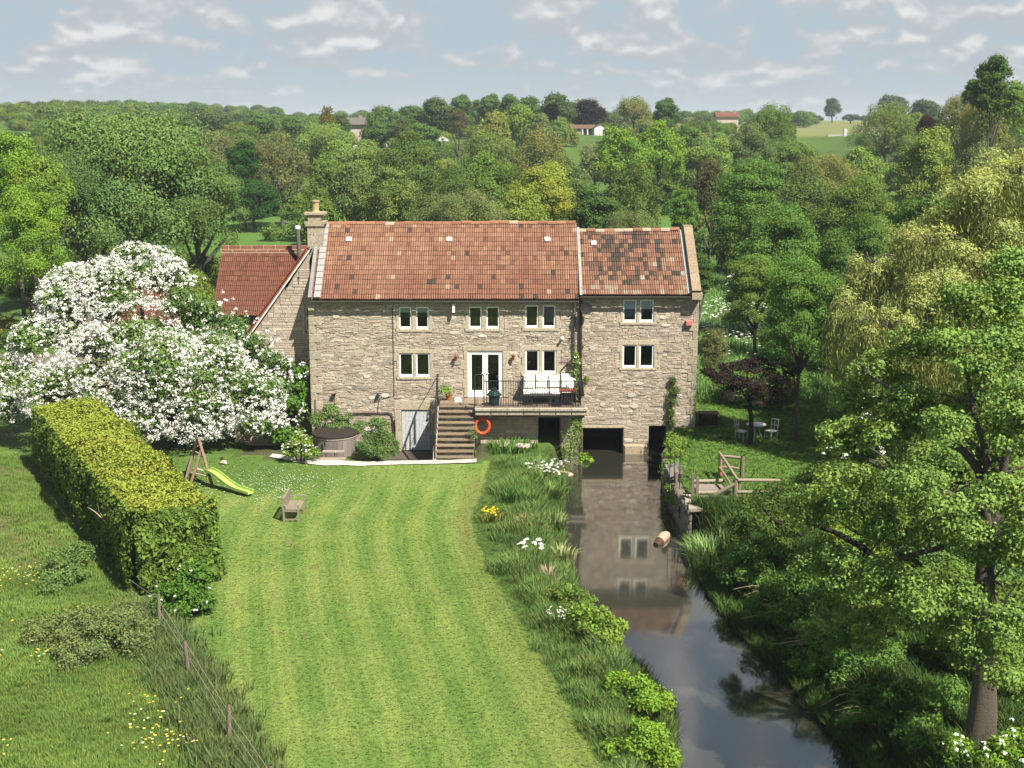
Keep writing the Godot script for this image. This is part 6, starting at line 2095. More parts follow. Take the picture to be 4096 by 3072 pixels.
		["garden_bush", "sunlit bush on the bank between thorn and riverside tree", 9.3, 22.0, [[0, 0.9, 0, 0.8], [0.9, 1.3, 0.3, 0.9], [1.8, 1.2, 0.4, 0.9], [0.6, 0.5, 1.2, 0.8], [2.6, 1.4, 0.6, 0.9]], 65, 0.095, "mid"],
		["valley_bush", "tall sunlit bush beyond the river bank under the willow's far side", 15.4, 12.6, [[0, 1.6, 0, 1.3], [1.8, 2.2, 0.4, 1.5], [-1.2, 1.2, 0.5, 1.0], [3.4, 2.0, 0.6, 1.5], [1.0, 0.8, 1.2, 1.1]], 760, 0.12, "soft"],
		["valley_bush", "broad olive bush filling the bank behind the riverside tree", 13.4, 19.5, [[0, 1.4, 0, 1.2], [1.7, 1.9, 0.2, 1.3], [-1.3, 1.0, 0.5, 1.0], [0.6, 0.7, 1.2, 1.1], [2.8, 1.2, 1.0, 1.2]], 760, 0.11, "ash2"],
		["valley_bush", "leafy bush mass at the frame edge behind the riverside trunk", 13.0, 24.8, [[0, 1.3, 0, 1.1], [-1.4, 0.9, 0.5, 0.9], [0.6, 0.7, 1.2, 1.1], [1.3, 1.5, 0.4, 1.1], [-0.6, 0.6, 1.5, 0.9]], 760, 0.1, "mid"],
		["valley_bush", "low lit bush between the garden elder and the leaning thorn", 11.6, 16.4, [[0, 0.8, 0, 0.9], [1.2, 1.1, 0.2, 1.0], [-1.2, 0.6, 0.4, 0.7], [0.5, 0.5, 1.1, 0.9]], 700, 0.1, "fresh"],
		["fence_bush", "feathery bush growing through the rails of the wooden fence", 10.8, 13.0, [[0, 0.6, 0, 0.7], [0.9, 0.8, -0.3, 0.8], [-0.7, 0.35, 0.3, 0.5], [1.8, 1.0, -0.4, 0.9]], 60, 0.085, "alder"],
		["clipped_gold_bush", "clipped yellow bush beside the drive, nearer the outbuilding", -29.4, -24.8, [[0, 1.2, 0, 1.0], [0.6, 0.8, 0.5, 0.9]], 52, 0.12, "gold"],
		["clipped_gold_bush", "clipped yellow bush beside the drive at the frame edge", -32.4, -24.0, [[0, 1.0, 0, 1.1], [-0.9, 0.9, 0.2, 1.0]], 52, 0.12, "gold"],
		["clipped_green_bush", "clipped dark green bush in front of the yellow bushes", -31.2, -22.6, [[0, 0.8, 0, 1.1], [1.3, 0.8, 0.0, 1.0], [-1.2, 0.7, 0.2, 1.0]], 52, 0.12, "oak2"],
		["clearing_hawthorn", "white flowering hawthorn in the grassy clearing beyond the wing", 20.0, -48.0, [[0, 1.2, 0, 1.0], [1.2, 1.4, 0.2, 1.0], [-1.3, 0.9, 0, 0.8], [2.2, 1.0, 0.4, 0.9]], 45, 0.12, "greyg"],
		["meadow_hedge_bush", "tall weedy bush at the meadow end near the chimney", -22.5, -96.0, [[0, 2.2, 0, 2.2], [-3.0, 1.6, 0, 2.0], [-6.0, 1.2, 0, 1.6], [2.5, 3.0, -1.0, 2.0]], 80, 0.25, "mid"],
	]
	for t in bushes:
		var x: float = t[2]
		var z: float = t[3]
		var base := Vector3(x, ground(x, z), z)
		if t[0].begins_with("wall_h") or t[0].begins_with("wall_t"):
			base.y = 1.0
		var bo := thing(t[0], t[1], "bush", base)
		var fb := Leaves.new()
		fb.r.seed = hash(t[1])
		fb.small = not t[0] in ["foot_laurel", "culvert_shrub", "clipped_gold_bush"]
		lumps_of(fb, t[4], t[5], t[6], t[6] * 0.62, 0.4, Vector3(0, 0.2, 0), 0.8, 9)
		build("foliage", fb, M[t[7]], bo)
		var st := MB.new()
		for q in t[4]:
			limb(st, [Vector3(0, -0.3, 0), Vector3(q[0] * 0.5, maxf(q[1], 0.0) * 0.5, q[2] * 0.5), Vector3(q[0], q[1], q[2])], 0.035, 0.01, 5)
		build("stem", st, M.dark_bark, bo)
		if t[0] == "shaded_bush":
			for k in 5:
				var tw := MB.new()
				var w := rnd(-0.9, 0.7)
				var up := Vector3(-0.5, rnd(0.1, 0.4), w)
				limb(tw, [Vector3(-0.2, 0.1, w * 0.5), up, up + Vector3(-rnd(0.4, 0.8), rnd(-0.3, 0.15), rnd(-0.3, 0.3))], 0.014, 0.006, 4)
				build("bare_twig", tw, M.twig, bo)
		if t[0] in ["rose_bush", "garden_elder", "clearing_hawthorn", "trunk_bush", "foot_laurel"]:
			var fl := Leaves.new()
			fl.r.seed = 12
			var s: float = {"rose_bush": 0.05, "garden_elder": 0.1, "clearing_hawthorn": 0.22, "trunk_bush": 0.05, "foot_laurel": 0.04}[t[0]]
			for q in t[4]:
				for k in (46 if t[0] == "clearing_hawthorn" else 3 if t[0] == "foot_laurel" else 9):
					var d := fl.ball()
					d.y = absf(d.y)
					d.z = absf(d.z)
					fl.lump(Vector3(q[0], q[1], q[2]) + d * q[3], Vector3(s, s * 0.5, s), 7, s * 1.3, s, Color.WHITE, 0.03, 0.8, Vector3.ZERO, 0.4)
			build("flower", fl, M.petal, bo)


func make_hedge() -> void:
	var a := Vector3(-10.2, 0.6, 18.5)
	var dir := Vector3(-0.507, 0, -0.862)
	var side := Vector3(0.862, 0, -0.507)          # towards the lawn
	var o := thing("clipped_hedge", "long clipped hedge with yellow green top across the garden edge", "hedge", a)
	var length := 17.0
	var half := 1.42
	var top := 2.65
	var core := MB.new()
	core.box(dir * length * 0.5 + Vector3(0, 1.28, 0), Vector3(half * 2.0 - 0.5, 2.1, length - 0.5), Color(0.35, 0.4, 0.2), Basis(side, Vector3.UP, -dir))
	build("branches", core, M.thorn, o)
	var f := Leaves.new()
	f.r.seed = 91
	var g := Leaves.new()
	g.r.seed = 92
	var q := f.r
	for k in 60000:
		var t := q.randf() * length
		var pick := q.randf()
		var p: Vector3
		var nn: Vector3
		var up := false
		if pick < 0.46:
			var s := q.randf_range(-1.0, 1.0)
			p = dir * t + side * s * half + Vector3(0, top, 0)
			nn = Vector3(0, 1, 0)
			up = true
		elif pick < 0.62:
			p = dir * t + side * half + Vector3(0, q.randf() * top, 0)
			nn = side + Vector3(0, 0.25, 0)
		elif pick < 0.8:
			p = dir * t - side * half + Vector3(0, q.randf() * top, 0)
			nn = -side + Vector3(0, 0.25, 0)
		else:
			p = side * q.randf_range(-1.0, 1.0) * half + Vector3(0, 0.06 + q.randf() * (top - 0.06), 0)
			nn = -dir + Vector3(0, 0.3, 0)
			t = 0.0
		var w := p + a
		var bulge := wob.get_noise_3d(w.x * 22.0, w.y * 22.0, w.z * 22.0) * (0.4 if pick >= 0.8 else 0.2) + wob.get_noise_3d(w.x * 6.0, w.y * 6.0, w.z * 6.0) * 0.42
		# rounded near corners
		var e := p.dot(side) / half
		var ar := 0.5
		var y1 := p.y - (top - ar)
		var e1 := absf(e * half) - (half - ar)
		if e1 > 0.0 and y1 > 0.0 and pick < 0.8:
			var c2 := Vector2(e1, y1).normalized() * ar
			p += side * signf(e) * (c2.x - e1) + Vector3(0, c2.y - y1, 0)
			nn = side * signf(e) * c2.x + Vector3(0, c2.y, 0)
		var t1 := ar - p.dot(dir)
		if e1 > 0.0 and t1 > 0.0:
			var c3 := Vector2(e1, t1).normalized() * ar
			p += side * signf(e) * (c3.x - e1) - dir * (c3.y - t1)
		elif y1 > 0.0 and t1 > 0.0:
			var c4 := Vector2(y1, t1).normalized() * ar
			p += Vector3(0, c4.x - y1, 0) - dir * (c4.y - t1)
		p += nn.normalized() * (bulge - 0.1 * q.randf() + (q.randf() * 0.22 if q.randf() < 0.03 else 0.0))
		var m := (nn.normalized() + f.ball() * (1.1 if pick >= 0.8 else 0.8)).normalized()
		var v := clampf(1.0 + 0.3 * q.randfn(), 0.5, 1.7)
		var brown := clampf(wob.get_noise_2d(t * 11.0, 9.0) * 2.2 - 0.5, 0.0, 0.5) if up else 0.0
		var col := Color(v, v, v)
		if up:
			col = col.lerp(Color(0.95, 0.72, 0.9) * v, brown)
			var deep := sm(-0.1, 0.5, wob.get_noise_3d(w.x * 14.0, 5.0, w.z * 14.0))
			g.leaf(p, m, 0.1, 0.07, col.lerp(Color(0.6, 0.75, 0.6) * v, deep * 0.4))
		else:
			var s2 := 0.19 if pick >= 0.8 else 0.12
			f.leaf(p, m, s2 * q.randf_range(0.7, 1.2), s2 * 0.62, col)
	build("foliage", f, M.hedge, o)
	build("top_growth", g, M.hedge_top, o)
	var tw := MB.new()
	limb(tw, [-side * half + dir * 3.0 + Vector3(0, 1.5, 0), -side * (half + 0.3) + dir * 2.8 + Vector3(0, 1.9, 0), -side * (half + 0.4) + dir * 2.6 + Vector3(0, 2.3, 0)], 0.025, 0.01, 5)
	limb(tw, [-side * half + dir * 3.0 + Vector3(0, 1.4, 0), -side * (half + 0.35) + dir * 3.3 + Vector3(0, 1.8, 0), -side * (half + 0.5) + dir * 3.6 + Vector3(0, 1.9, 0)], 0.025, 0.01, 5)
	build("bare_twig", tw, M.twig, o)


func make_garden_things() -> void:
	# ---- hot tub
	var h := thing("hot_tub", "round wooden hot tub with dark lid against the house", "hot tub", Vector3(-7.72, 0.5, 2.2))
	for k in 26:
		var w := TAU * (k + 0.5) / 26.0
		var b := MB.new()
		b.block(-0.112, 0.112, 0.02, 0.84, -0.02, 0.02, 0.012, Color(0.27, 0.25, 0.235) * rnd(0.8, 1.15))
		build("stave", b, M.wood, h, Transform3D(Basis(Vector3.UP, w), Vector3(sin(w), 0, cos(w)) * 0.93))
	var rim := MB.new()
	rim.lathe([Vector2(0.93, 0.8), Vector2(0.98, 0.82), Vector2(0.98, 0.87), Vector2(0.6, 0.875)], 32, Vector3.ZERO, Color(0.5, 0.48, 0.45))
	build("rim", rim, M.wood, h)
	var lid := MB.new()
	lid.lathe([Vector2(0.98, 0.875), Vector2(1.0, 0.89), Vector2(1.0, 0.95), Vector2(0.94, 0.985), Vector2(0.5, 1.0), Vector2(0.0, 1.005)], 36, Vector3.ZERO, Color(0.045, 0.036, 0.033))
	build("lid", lid, M.wood, h)
	var strap := MB.new()
	strap.bar(Vector3(-0.3, 0.9, 1.0), Vector3(-0.3, 0.55, 0.98), 0.05, 0.01, Color(0.05, 0.05, 0.05))
	build("strap", strap, M.wood, h)
	var s := thing("tub_steps", "pale two tread wooden steps in front of the hot tub", "steps", Vector3(-7.6, 0.52, 3.62))
	for t in [[0.18, 0.26, 0.2, 0.56], [0.42, 0.5, -0.1, 0.46]]:
		var b := MB.new()
		b.block(-t[3], t[3], t[0] - 0.03, t[0] + 0.02, t[2] - 0.15, t[2] + 0.15, 0.01, Color(0.42, 0.36, 0.31))
		build("tread", b, M.wood, s)
	for x in [-0.4, 0.0, 0.4]:
		var b := MB.new()
		b.span(x - 0.03, x + 0.03, 0.0, 0.38, -0.2, 0.05, Color(0.3, 0.26, 0.22))
		build("leg", b, M.wood, s)
	var p := thing("slim_post", "slim grey post standing behind the hot tub", "post", Vector3(-8.72, 0.4, 1.0))
	var pb := MB.new()
	pb.tube([Vector3.ZERO, Vector3(0, 2.2, 0)], [0.05, 0.045], 8)
	build("post", pb, M.pipe, p)
	# ---- slide and swing frame
	var f := thing("swing_frame", "weathered wooden swing frame with ladder rungs behind the hedge", "swing frame")
	var apex := Vector3(-12.55, 2.3, 6.5)
	for l in [[apex, Vector3(-11.7, 0.6, 7.95)], [apex, Vector3(-13.3, 0.6, 5.9)], [Vector3(-12.35, 1.95, 6.8), Vector3(-12.75, 0.6, 7.3)], [Vector3(-12.9, 1.5, 6.2), Vector3(-13.05, 0.6, 6.9)]]:
		var b := MB.new()
		b.bar(l[0], l[1], 0.1, 0.08, Color(0.27, 0.19, 0.135))
		build("leg", b, M.wood, f)
	for l in [[Vector3(-12.98, 1.62, 6.0), Vector3(-12.25, 1.62, 6.9)], [Vector3(-12.7, 1.15, 6.9), Vector3(-12.05, 1.15, 7.4)], [Vector3(-12.75, 1.0, 7.0), Vector3(-12.0, 1.0, 7.5)]]:
		var b := MB.new()
		b.bar(l[0], l[1], 0.16, 0.04, Color(0.5, 0.45, 0.38))
		build("rung", b, M.wood, f)
	var sl := thing("green_slide", "bright lime green plastic slide on the lawn beside the hedge", "slide")
	var sb := MB.new()
	var pts := []
	for k in 15:
		var t := k / 14.0
		pts.append(Vector3(lerpf(-11.95, -10.0, t), 0.66 + 0.62 * (1.0 - t) + 0.07 * sin(t * TAU * 1.15 + 0.4), lerpf(7.75, 9.0, t)))
	var across := Vector3(0.54, 0, -0.84) * 0.16
	for k in 14:
		var c: Vector3 = pts[k]
		var d: Vector3 = pts[k + 1]
		var u := Vector3(0, 0.1, 0)
		sb.quad(c + across, c - across, d - across, d + across)
		sb.quad(c - across, c - across + u, d - across + u, d - across)
		sb.quad(c + across, d + across, d + across + u, c + across + u)
		sb.quad(c - across * 1.15 + u, c - across + u, d - across + u, d - across * 1.15 + u)
		sb.quad(c + across + u, c + across * 1.15 + u, d + across * 1.15 + u, d + across + u)
		sb.quad(c + across * 1.15 + u, c + across * 1.1 - u * 0.2, d + across * 1.1 - u * 0.2, d + across * 1.15 + u)
		sb.quad(c - across * 1.15 + u, d - across * 1.15 + u, d - across * 1.1 - u * 0.2, c - across * 1.1 - u * 0.2)
	build("chute", sb, M.slide, sl)
	var toy := thing("lawn_toy", "small brown and white toy lying on the shaded lawn", "toy", Vector3(-12.1, ground(-12.1, 4.4), 4.4))
	var tb := MB.new()
	tb.tube([Vector3(-0.1, 0.08, 0), Vector3(-0.02, 0.12, 0), Vector3(0.1, 0.09, 0.05), Vector3(0.16, 0.05, 0.08)], [0.05, 0.1, 0.09, 0.03], 8, Color(0.6, 0.5, 0.4))
	build("body", tb, M.stone, toy)
	var tb2 := MB.new()
	tb2.tube([Vector3(-0.02, 0.18, 0.0), Vector3(-0.06, 0.27, 0.02), Vector3(-0.02, 0.33, 0.04)], [0.04, 0.07, 0.03], 8, Color(0.12, 0.06, 0.04))
	build("head", tb2, M.stone, toy)
	# ---- bench, seen from its end
	var b0 := thing("wooden_bench", "weathered slatted garden bench standing alone on the mown lawn", "bench", Vector3(-7.9, ground(-7.9, 11.5), 11.5))
	var grey := Color(0.36, 0.32, 0.26)
	for z in [-0.62, 0.62]:
		var q := MB.new()
		q.bar(Vector3(-0.27, 0, z), Vector3(-0.3, 0.9, z), 0.07, 0.06, grey)
		build("back_leg", q, M.wood, b0)
		q = MB.new()
		q.bar(Vector3(0.24, 0, z), Vector3(0.24, 0.62, z), 0.06, 0.06, grey)
		build("front_leg", q, M.wood, b0)
		q = MB.new()
		q.bar(Vector3(-0.3, 0.63, z), Vector3(0.3, 0.64, z), 0.07, 0.035, grey)
		build("armrest", q, M.wood, b0)
		q = MB.new()
		q.bar(Vector3(-0.27, 0.12, z), Vector3(0.24, 0.12, z), 0.045, 0.035, grey)
		build("stretcher", q, M.wood, b0)
	for k in 6:
		var q := MB.new()
		q.span(-0.24 + k * 0.085, -0.175 + k * 0.085, 0.41, 0.435, -0.66, 0.66, grey * rnd(0.85, 1.1))
		build("seat_slat", q, M.wood, b0)
	for k in 12:
		var q := MB.new()
		var z := -0.55 + k * 0.1
		q.bar(Vector3(-0.27, 0.46, z), Vector3(-0.295, 0.86, z), 0.05, 0.02, grey * rnd(0.85, 1.1))
		build("back_slat", q, M.wood, b0)
	for y in [0.45, 0.88]:
		var q := MB.new()
		q.bar(Vector3(-0.265 - 0.06 * (y - 0.4), y, -0.66), Vector3(-0.265 - 0.06 * (y - 0.4), y, 0.66), 0.06, 0.05, grey)
		build("rail", q, M.wood, b0)
	# ---- wire fence on the meadow side
	var labels := ["leaning grey fence post half buried at the hedge foot", "split grey fence post in rough grass beyond the bramble", "tall bare fence post with pale top beside the lawn", "fence post cut by the lower frame edge"]
	var spots := [Vector3(-9.95, 0, 21.9), Vector3(-8.3, 0, 25.1), Vector3(-6.5, 0, 28.6), Vector3(-5.0, 0, 31.4)]
	for k in 4:
		var at: Vector3 = spots[k]
		at.y = ground(at.x, at.z)
		var po := thing("fence_post", labels[k], "fence post", at, 0.0, "posts of the wire fence")
		var q := MB.new()
		var lean := Vector3(rnd(-0.06, 0.04), 0, rnd(-0.05, 0.05))
		q.tube([Vector3(0, -0.2, 0), lean * 0.5 + Vector3(0, 0.5, 0), lean + Vector3(0, 1.08, 0), lean + Vector3(0.005, 1.12, 0)], [0.062, 0.055, 0.05, 0.035], 8, Color(0.26, 0.22, 0.18))
		build("post", q, M.wood, po)
	var wi := thing("fence_wire", "thin rusty wires strung between the meadow fence posts", "wire fence")
	for y in [0.35, 0.65, 0.95]:
		var q := MB.new()
		var line := []
		var rr := []
		for v in [Vector3(-11.2, 0.55, 20.4), spots[0], spots[1], spots[2], spots[3]]:
			line.append(Vector3(v.x, ground(v.x, v.z) + y, v.z))
			rr.append(0.006)
		q.tube(line, rr, 4, Color(0.3, 0.27, 0.24))
		build("wire", q, M.stone, wi)
	# ---- white table and chairs on the garden lawn
	var ta := thing("garden_table", "small round white garden table under the bronze plum", "table", Vector3(10.62, 1.1, 2.2))
	var q := MB.new()
	q.lathe([Vector2(0.0, 0.68), Vector2(0.42, 0.68), Vector2(0.43, 0.71), Vector2(0.0, 0.72)], 20)
	build("table_top", q, M.grey_metal, ta)
	for k in 3:
		q = MB.new()
		var w := TAU * k / 3.0
		q.tube([Vector3(cos(w), 0, sin(w)) * 0.3, Vector3(cos(w), 2.0, sin(w)) * 0.12 + Vector3(0, 0.2, 0), Vector3(cos(w), 0, sin(w)) * 0.2 + Vector3(0, 0.68, 0)], [0.02, 0.02, 0.02], 5)
		build("leg", q, M.grey_metal, ta)
	for c in [[9.95, 2.35, 0.9, "white garden chair on the house side of the round table"], [11.25, 2.3, -0.9, "high backed white garden chair on the willow side of the table"]]:
		var ch := thing("garden_chair", c[3], "chair", Vector3(c[0], 1.1, c[1]), c[2], "chairs at the garden table")
		q = MB.new()
		q.span(-0.2, 0.2, 0.42, 0.45, -0.2, 0.2)
		build("seat", q, M.grey_metal, ch)
		q = MB.new()
		for x in [-0.18, 0.0, 0.18]:
			q.bar(Vector3(x, 0.45, -0.2), Vector3(x, 0.92, -0.26), 0.03, 0.02)
		q.bar(Vector3(-0.2, 0.92, -0.26), Vector3(0.2, 0.92, -0.26), 0.05, 0.02)
		q.bar(Vector3(-0.2, 0.68, -0.23), Vector3(0.2, 0.68, -0.23), 0.05, 0.02)
		build("backrest", q, M.grey_metal, ch)
		for x in [-0.18, 0.18]:
			for z in [-0.18, 0.18]:
				q = MB.new()
				q.bar(Vector3(x, 0, z * 1.1), Vector3(x, 0.43, z), 0.025, 0.025)
				build("leg", q, M.grey_metal, ch)
	var bx := thing("old_planter", "dark wooden planter box on the grass at the wing corner", "planter", Vector3(8.95, 1.1, -0.4))
	q = MB.new()
	for k in 4:
		q.span(-0.36, 0.36, 0.05 + k * 0.13, 0.17 + k * 0.13, 0.2, 0.24, Color(0.06, 0.04, 0.03))
		q.span(-0.36, 0.36, 0.05 + k * 0.13, 0.17 + k * 0.13, -0.24, -0.2, Color(0.06, 0.04, 0.03))
	for x in [-0.38, 0.36]:
		q.span(x - 0.02, x + 0.03, 0.0, 0.6, -0.24, 0.24, Color(0.06, 0.04, 0.03))
	build("box", q, M.wood, bx)
	q = MB.new()
	q.span(-0.45, 0.45, 0.58, 0.63, -0.3, 0.3, Color(0.2, 0.13, 0.09))
	build("lid", q, M.wood, bx)


func make_riverside() -> void:
	# ---- retaining wall of the garden bank
	var w := thing("river_wall", "old rubble retaining wall between garden bank and water", "wall")
	var wb := MB.new()
	var line := []
	for k in 18:
		var z := 1.0 + k * 0.66
		line.append(Vector3(lin(RR, z) + 0.02, 0, z))
	for k in 17:
		var a: Vector3 = line[k]
		var c: Vector3 = line[k + 1]
		wb.quad(a + Vector3(0, -0.7, 0), a + Vector3(0.06, 1.02, 0), c + Vector3(0.06, 1.02, 0), c + Vector3(0, -0.7, 0), Color(0.5, 0.5, 0.46))
		wb.quad(a + Vector3(0.06, 1.02, 0), a + Vector3(0.45, 1.04, 0), c + Vector3(0.45, 1.04, 0), c + Vector3(0.06, 1.02, 0), Color(0.5, 0.5, 0.46))
		wb.quad(a + Vector3(0.45, 1.04, 0), a + Vector3(0.45, -0.7, 0), c + Vector3(0.45, -0.7, 0), c + Vector3(0.45, 1.04, 0), Color(0.5, 0.5, 0.46))
	var body := build("wall", wb, M.mortar, w)
	for k in 17:
		var a: Vector3 = line[k]
		var c: Vector3 = line[k + 1]
		for j in 7:
			var b := MB.new()
			var y := -0.12 + j * 0.165
			b.block(-0.3 + rnd(0.0, 0.05), 0.3 - rnd(0.0, 0.05), 0.0, 0.15, -0.1, rnd(0.03, 0.09), 0.03, Color(0.23, 0.21, 0.18) * rnd(0.6, 1.3))
			var x := (c - a).normalized()
			build("stone", b, M.stone, body, Transform3D(Basis(x, Vector3.UP, x.cross(Vector3.UP)), a.lerp(c, 0.5) + Vector3(0.03, y, rnd(-0.05, 0.05))))
		if k > 13:
			var cp := MB.new()
			cp.box(a.lerp(c, 0.5) + Vector3(0.3, 1.08, 0), Vector3(0.5, 0.09, 0.5), Color(0.45, 0.4, 0.34) * rnd(0.8, 1.1), Basis(Vector3.UP, rnd(-0.3, 0.3)))
			build("coping_stone", cp, M.stone, body)
	# ---- sluice gear
	var s := thing("sluice_gate", "old wooden sluice frame with iron rods on the river wall", "sluice")
	for t in [[6.1, 10.4, 1.65, 0.08, 0.3], [6.62, 10.95, 1.75, 0.1, 0.24], [6.78, 11.0, 1.6, 0.1, 0.26]]:
		var b := MB.new()
		b.box(Vector3(t[0], 0.6 + t[2] * 0.35, t[1]), Vector3(t[3], t[2], t[3]), Color(t[4], t[4] * 0.86, t[4] * 0.7))
		build("post", b, M.wood, s)
	for t in [[6.0, 9.2], [6.12, 9.6], [6.35, 9.4]]:
		var b := MB.new()
		b.tube([Vector3(t[0], 0.9, t[1]), Vector3(t[0], 2.55, t[1])], [0.016, 0.016], 5)
		build("rod", b, M.iron, s)
	var gb := MB.new()
	for k in 4:
		gb.bar(Vector3(6.2 + k * 0.1, 0.3, 10.7), Vector3(6.2 + k * 0.1, 1.25, 10.7), 0.035, 0.035, Color(0.05, 0.05, 0.05))
	gb.bar(Vector3(6.1, 1.25, 10.7), Vector3(6.62, 1.25, 10.7), 0.05, 0.05, Color(0.3, 0.27, 0.24))
	gb.bar(Vector3(6.1, 0.6, 10.7), Vector3(6.62, 0.6, 10.7), 0.05, 0.05, Color(0.1, 0.09, 0.08))
	build("grating", gb, M.wood, s)
	var bo := thing("grey_boulder", "grey weathered stone block on the wall behind the iron rods", "stone", Vector3(6.1, 1.2, 8.4))
	var bb := MB.new()
	for k in 6:
		bb.box(Vector3(rnd(-0.2, 0.25), rnd(0.0, 0.35), rnd(-0.15, 0.15)), Vector3(rnd(0.3, 0.5), rnd(0.2, 0.35), 0.35), Color(0.17, 0.165, 0.155) * rnd(0.7, 1.2), Basis.from_euler(Vector3(rnd(-0.3, 0.3), rnd(-0.5, 0.5), rnd(-0.2, 0.2))))
	build("stone_body", bb, M.stone, bo)
	# ---- rustic fence and footbridge
	var f := thing("rustic_fence", "rustic pole fence with handrail by the river crossing", "fence")
	var pale := Color(0.33, 0.285, 0.22)
	for t in [[Vector3(8.12, 0.9, 7.95), 1.18, 0.06], [Vector3(8.95, 0.9, 8.2), 1.12, 0.07], [Vector3(8.2, 0.8, 10.95), 1.05, 0.08], [Vector3(8.33, 0.8, 10.9), 1.02, 0.07], [Vector3(9.75, 0.8, 10.7), 1.0, 0.06]]:
		var b := MB.new()
		b.tube([t[0], t[0] + Vector3(rnd(-0.03, 0.03), t[1] * 0.5, 0), t[0] + Vector3(rnd(-0.02, 0.04), t[1], 0)], [t[2] * 1.4, t[2] * 1.3, t[2] * 1.15], 7, pale * rnd(0.7, 0.95))
		build("post", b, M.wood, f)
	for t in [[Vector3(8.12, 1.95, 7.98), Vector3(8.95, 1.93, 8.22), 0.04], [Vector3(8.12, 1.5, 7.98), Vector3(8.95, 1.48, 8.22), 0.035], [Vector3(8.08, 2.05, 7.9), Vector3(8.25, 1.85, 11.0), 0.045], [Vector3(8.08, 1.5, 7.9), Vector3(8.25, 1.3, 11.0), 0.035], [Vector3(8.25, 1.85, 11.0), Vector3(9.85, 1.75, 10.7), 0.045], [Vector3(8.25, 1.4, 11.0), Vector3(9.8, 1.35, 10.7), 0.04], [Vector3(8.25, 1.02, 11.0), Vector3(9.8, 1.0, 10.7), 0.04]]:
		var b := MB.new()
		b.tube([t[0], t[0].lerp(t[1], 0.5) + Vector3(0, rnd(-0.03, 0.03), 0), t[1]], [t[2] * 1.35, t[2] * 1.45, t[2] * 1.25], 6, pale * rnd(0.9, 1.15))
		build("rail", b, M.wood, f)
	for t in [[Vector3(8.45, 1.4, 10.9), Vector3(8.6, 0.85, 10.9)], [Vector3(8.15, 1.7, 11.0), Vector3(6.85, 0.95, 11.2)]]:
		var b := MB.new()
		b.tube([t[0], t[0].lerp(t[1], 0.4) + Vector3(0, 0.04, 0), t[1]], [0.065, 0.08, 0.07], 7, pale * 0.75)
		build("brace", b, M.wood, f)
	var fb := thing("plank_bridge", "grey plank landing and beams beside the rustic fence", "footbridge")
	for k in 5:
		var b := MB.new()
		b.block(6.9, 8.05, 1.1, 1.17, 9.2 + k * 0.34, 9.5 + k * 0.34, 0.01, Color(0.34, 0.3, 0.26) * rnd(0.8, 1.1))
		build("plank", b, M.wood, fb)
	for z in [9.1, 10.6]:
		var b := MB.new()
		b.tube([Vector3(6.85, 1.25, z), Vector3(8.1, 1.27, z)], [0.07, 0.07], 7, Color(0.42, 0.37, 0.3))
		build("beam", b, M.wood, fb)
	var rb := thing("red_bag", "small faded red bag hanging on the rustic fence post", "bag", Vector3(8.14, 1.2, 8.1))
	var rbb := MB.new()
	rbb.lathe([Vector2(0.0, 0.0), Vector2(0.09, 0.03), Vector2(0.11, 0.13), Vector2(0.05, 0.27), Vector2(0.02, 0.34), Vector2(0.0, 0.35)], 9, Vector3(-0.02, 0, 0.08))
	build("bag", rbb, M.alarm, rb)
	var lg := thing("river_log", "pale broken log floating in the still water", "log", Vector3(5.42, -0.1, 12.1))
	var lb := MB.new()
	lb.tube([Vector3(-0.24, 0.0, 0.4), Vector3(-0.1, 0.06, 0.15), Vector3(0.06, 0.09, -0.2), Vector3(0.2, 0.06, -0.45), Vector3(0.22, 0.03, -0.52)], [0.12, 0.17, 0.19, 0.15, 0.06], 9, Color(0.55, 0.42, 0.33))
	build("trunk", lb, M.wood, lg)
	var lh := MB.new()
	lh.tube([Vector3(-0.3, 0.0, 0.5), Vector3(-0.24, 0.0, 0.4), Vector3(-0.12, 0.05, 0.2)], [0.1, 0.128, 0.176], 9, Color(0.1, 0.06, 0.045))
	build("broken_end", lh, M.wood, lg)
	for t in [[1.95, 3.4, 0.5, "pinkish boulder on the bank below the terrace ivy", Color(0.5, 0.38, 0.3)], [2.4, 2.8, 0.36, "smaller buff boulder at the water beside the culvert shrub", Color(0.46, 0.4, 0.32)], [0.5, 1.9, 0.3, "pale footing stone under the terrace door opening", Color(0.55, 0.5, 0.42)], [-0.3, 1.7, 0.26, "pale footing stone beside the grass under the life ring wall", Color(0.55, 0.5, 0.42)]]:
		var o := thing("bank_boulder", t[3], "boulder", Vector3(t[0], ground(t[0], t[1]) - 0.05, t[1]), 0.0, "boulders below the terrace")
		var b := MB.new()
		var q := RandomNumberGenerator.new()
		q.seed = int(t[0] * 100.0)
		var ringp := []
		for k in 5:
			ringp.append(Vector2(t[2] * [0.9, 1.05, 0.95, 0.6, 0.0][k], t[2] * [0.0, 0.25, 0.5, 0.72, 0.8][k]))
		b.lathe(ringp, 9, Vector3.ZERO, t[4])
		for k in b.v.size():
			var v := b.v[k]
			b.v[k] = v * (1.0 + 0.28 * wob.get_noise_3d(v.x * 40.0 + t[0] * 9.0, v.y * 40.0, v.z * 40.0))
		build("stone_body", b, M.stone, o, Transform3D(Basis(Vector3.UP, 0.5).scaled(Vector3(1.3, 1, 0.9)), Vector3.ZERO))
	var tk := thing("bank_stump", "grey decayed stump in the near river bank", "stump", Vector3(2.95, 0.1, 24.2))
	var tkb := MB.new()
	tkb.tube([Vector3(0, -0.3, 0), Vector3(0.02, 0.2, 0), Vector3(-0.03, 0.5, 0.02), Vector3(-0.04, 0.56, 0)], [0.22, 0.17, 0.13, 0.03], 9, Color(0.33, 0.29, 0.23))
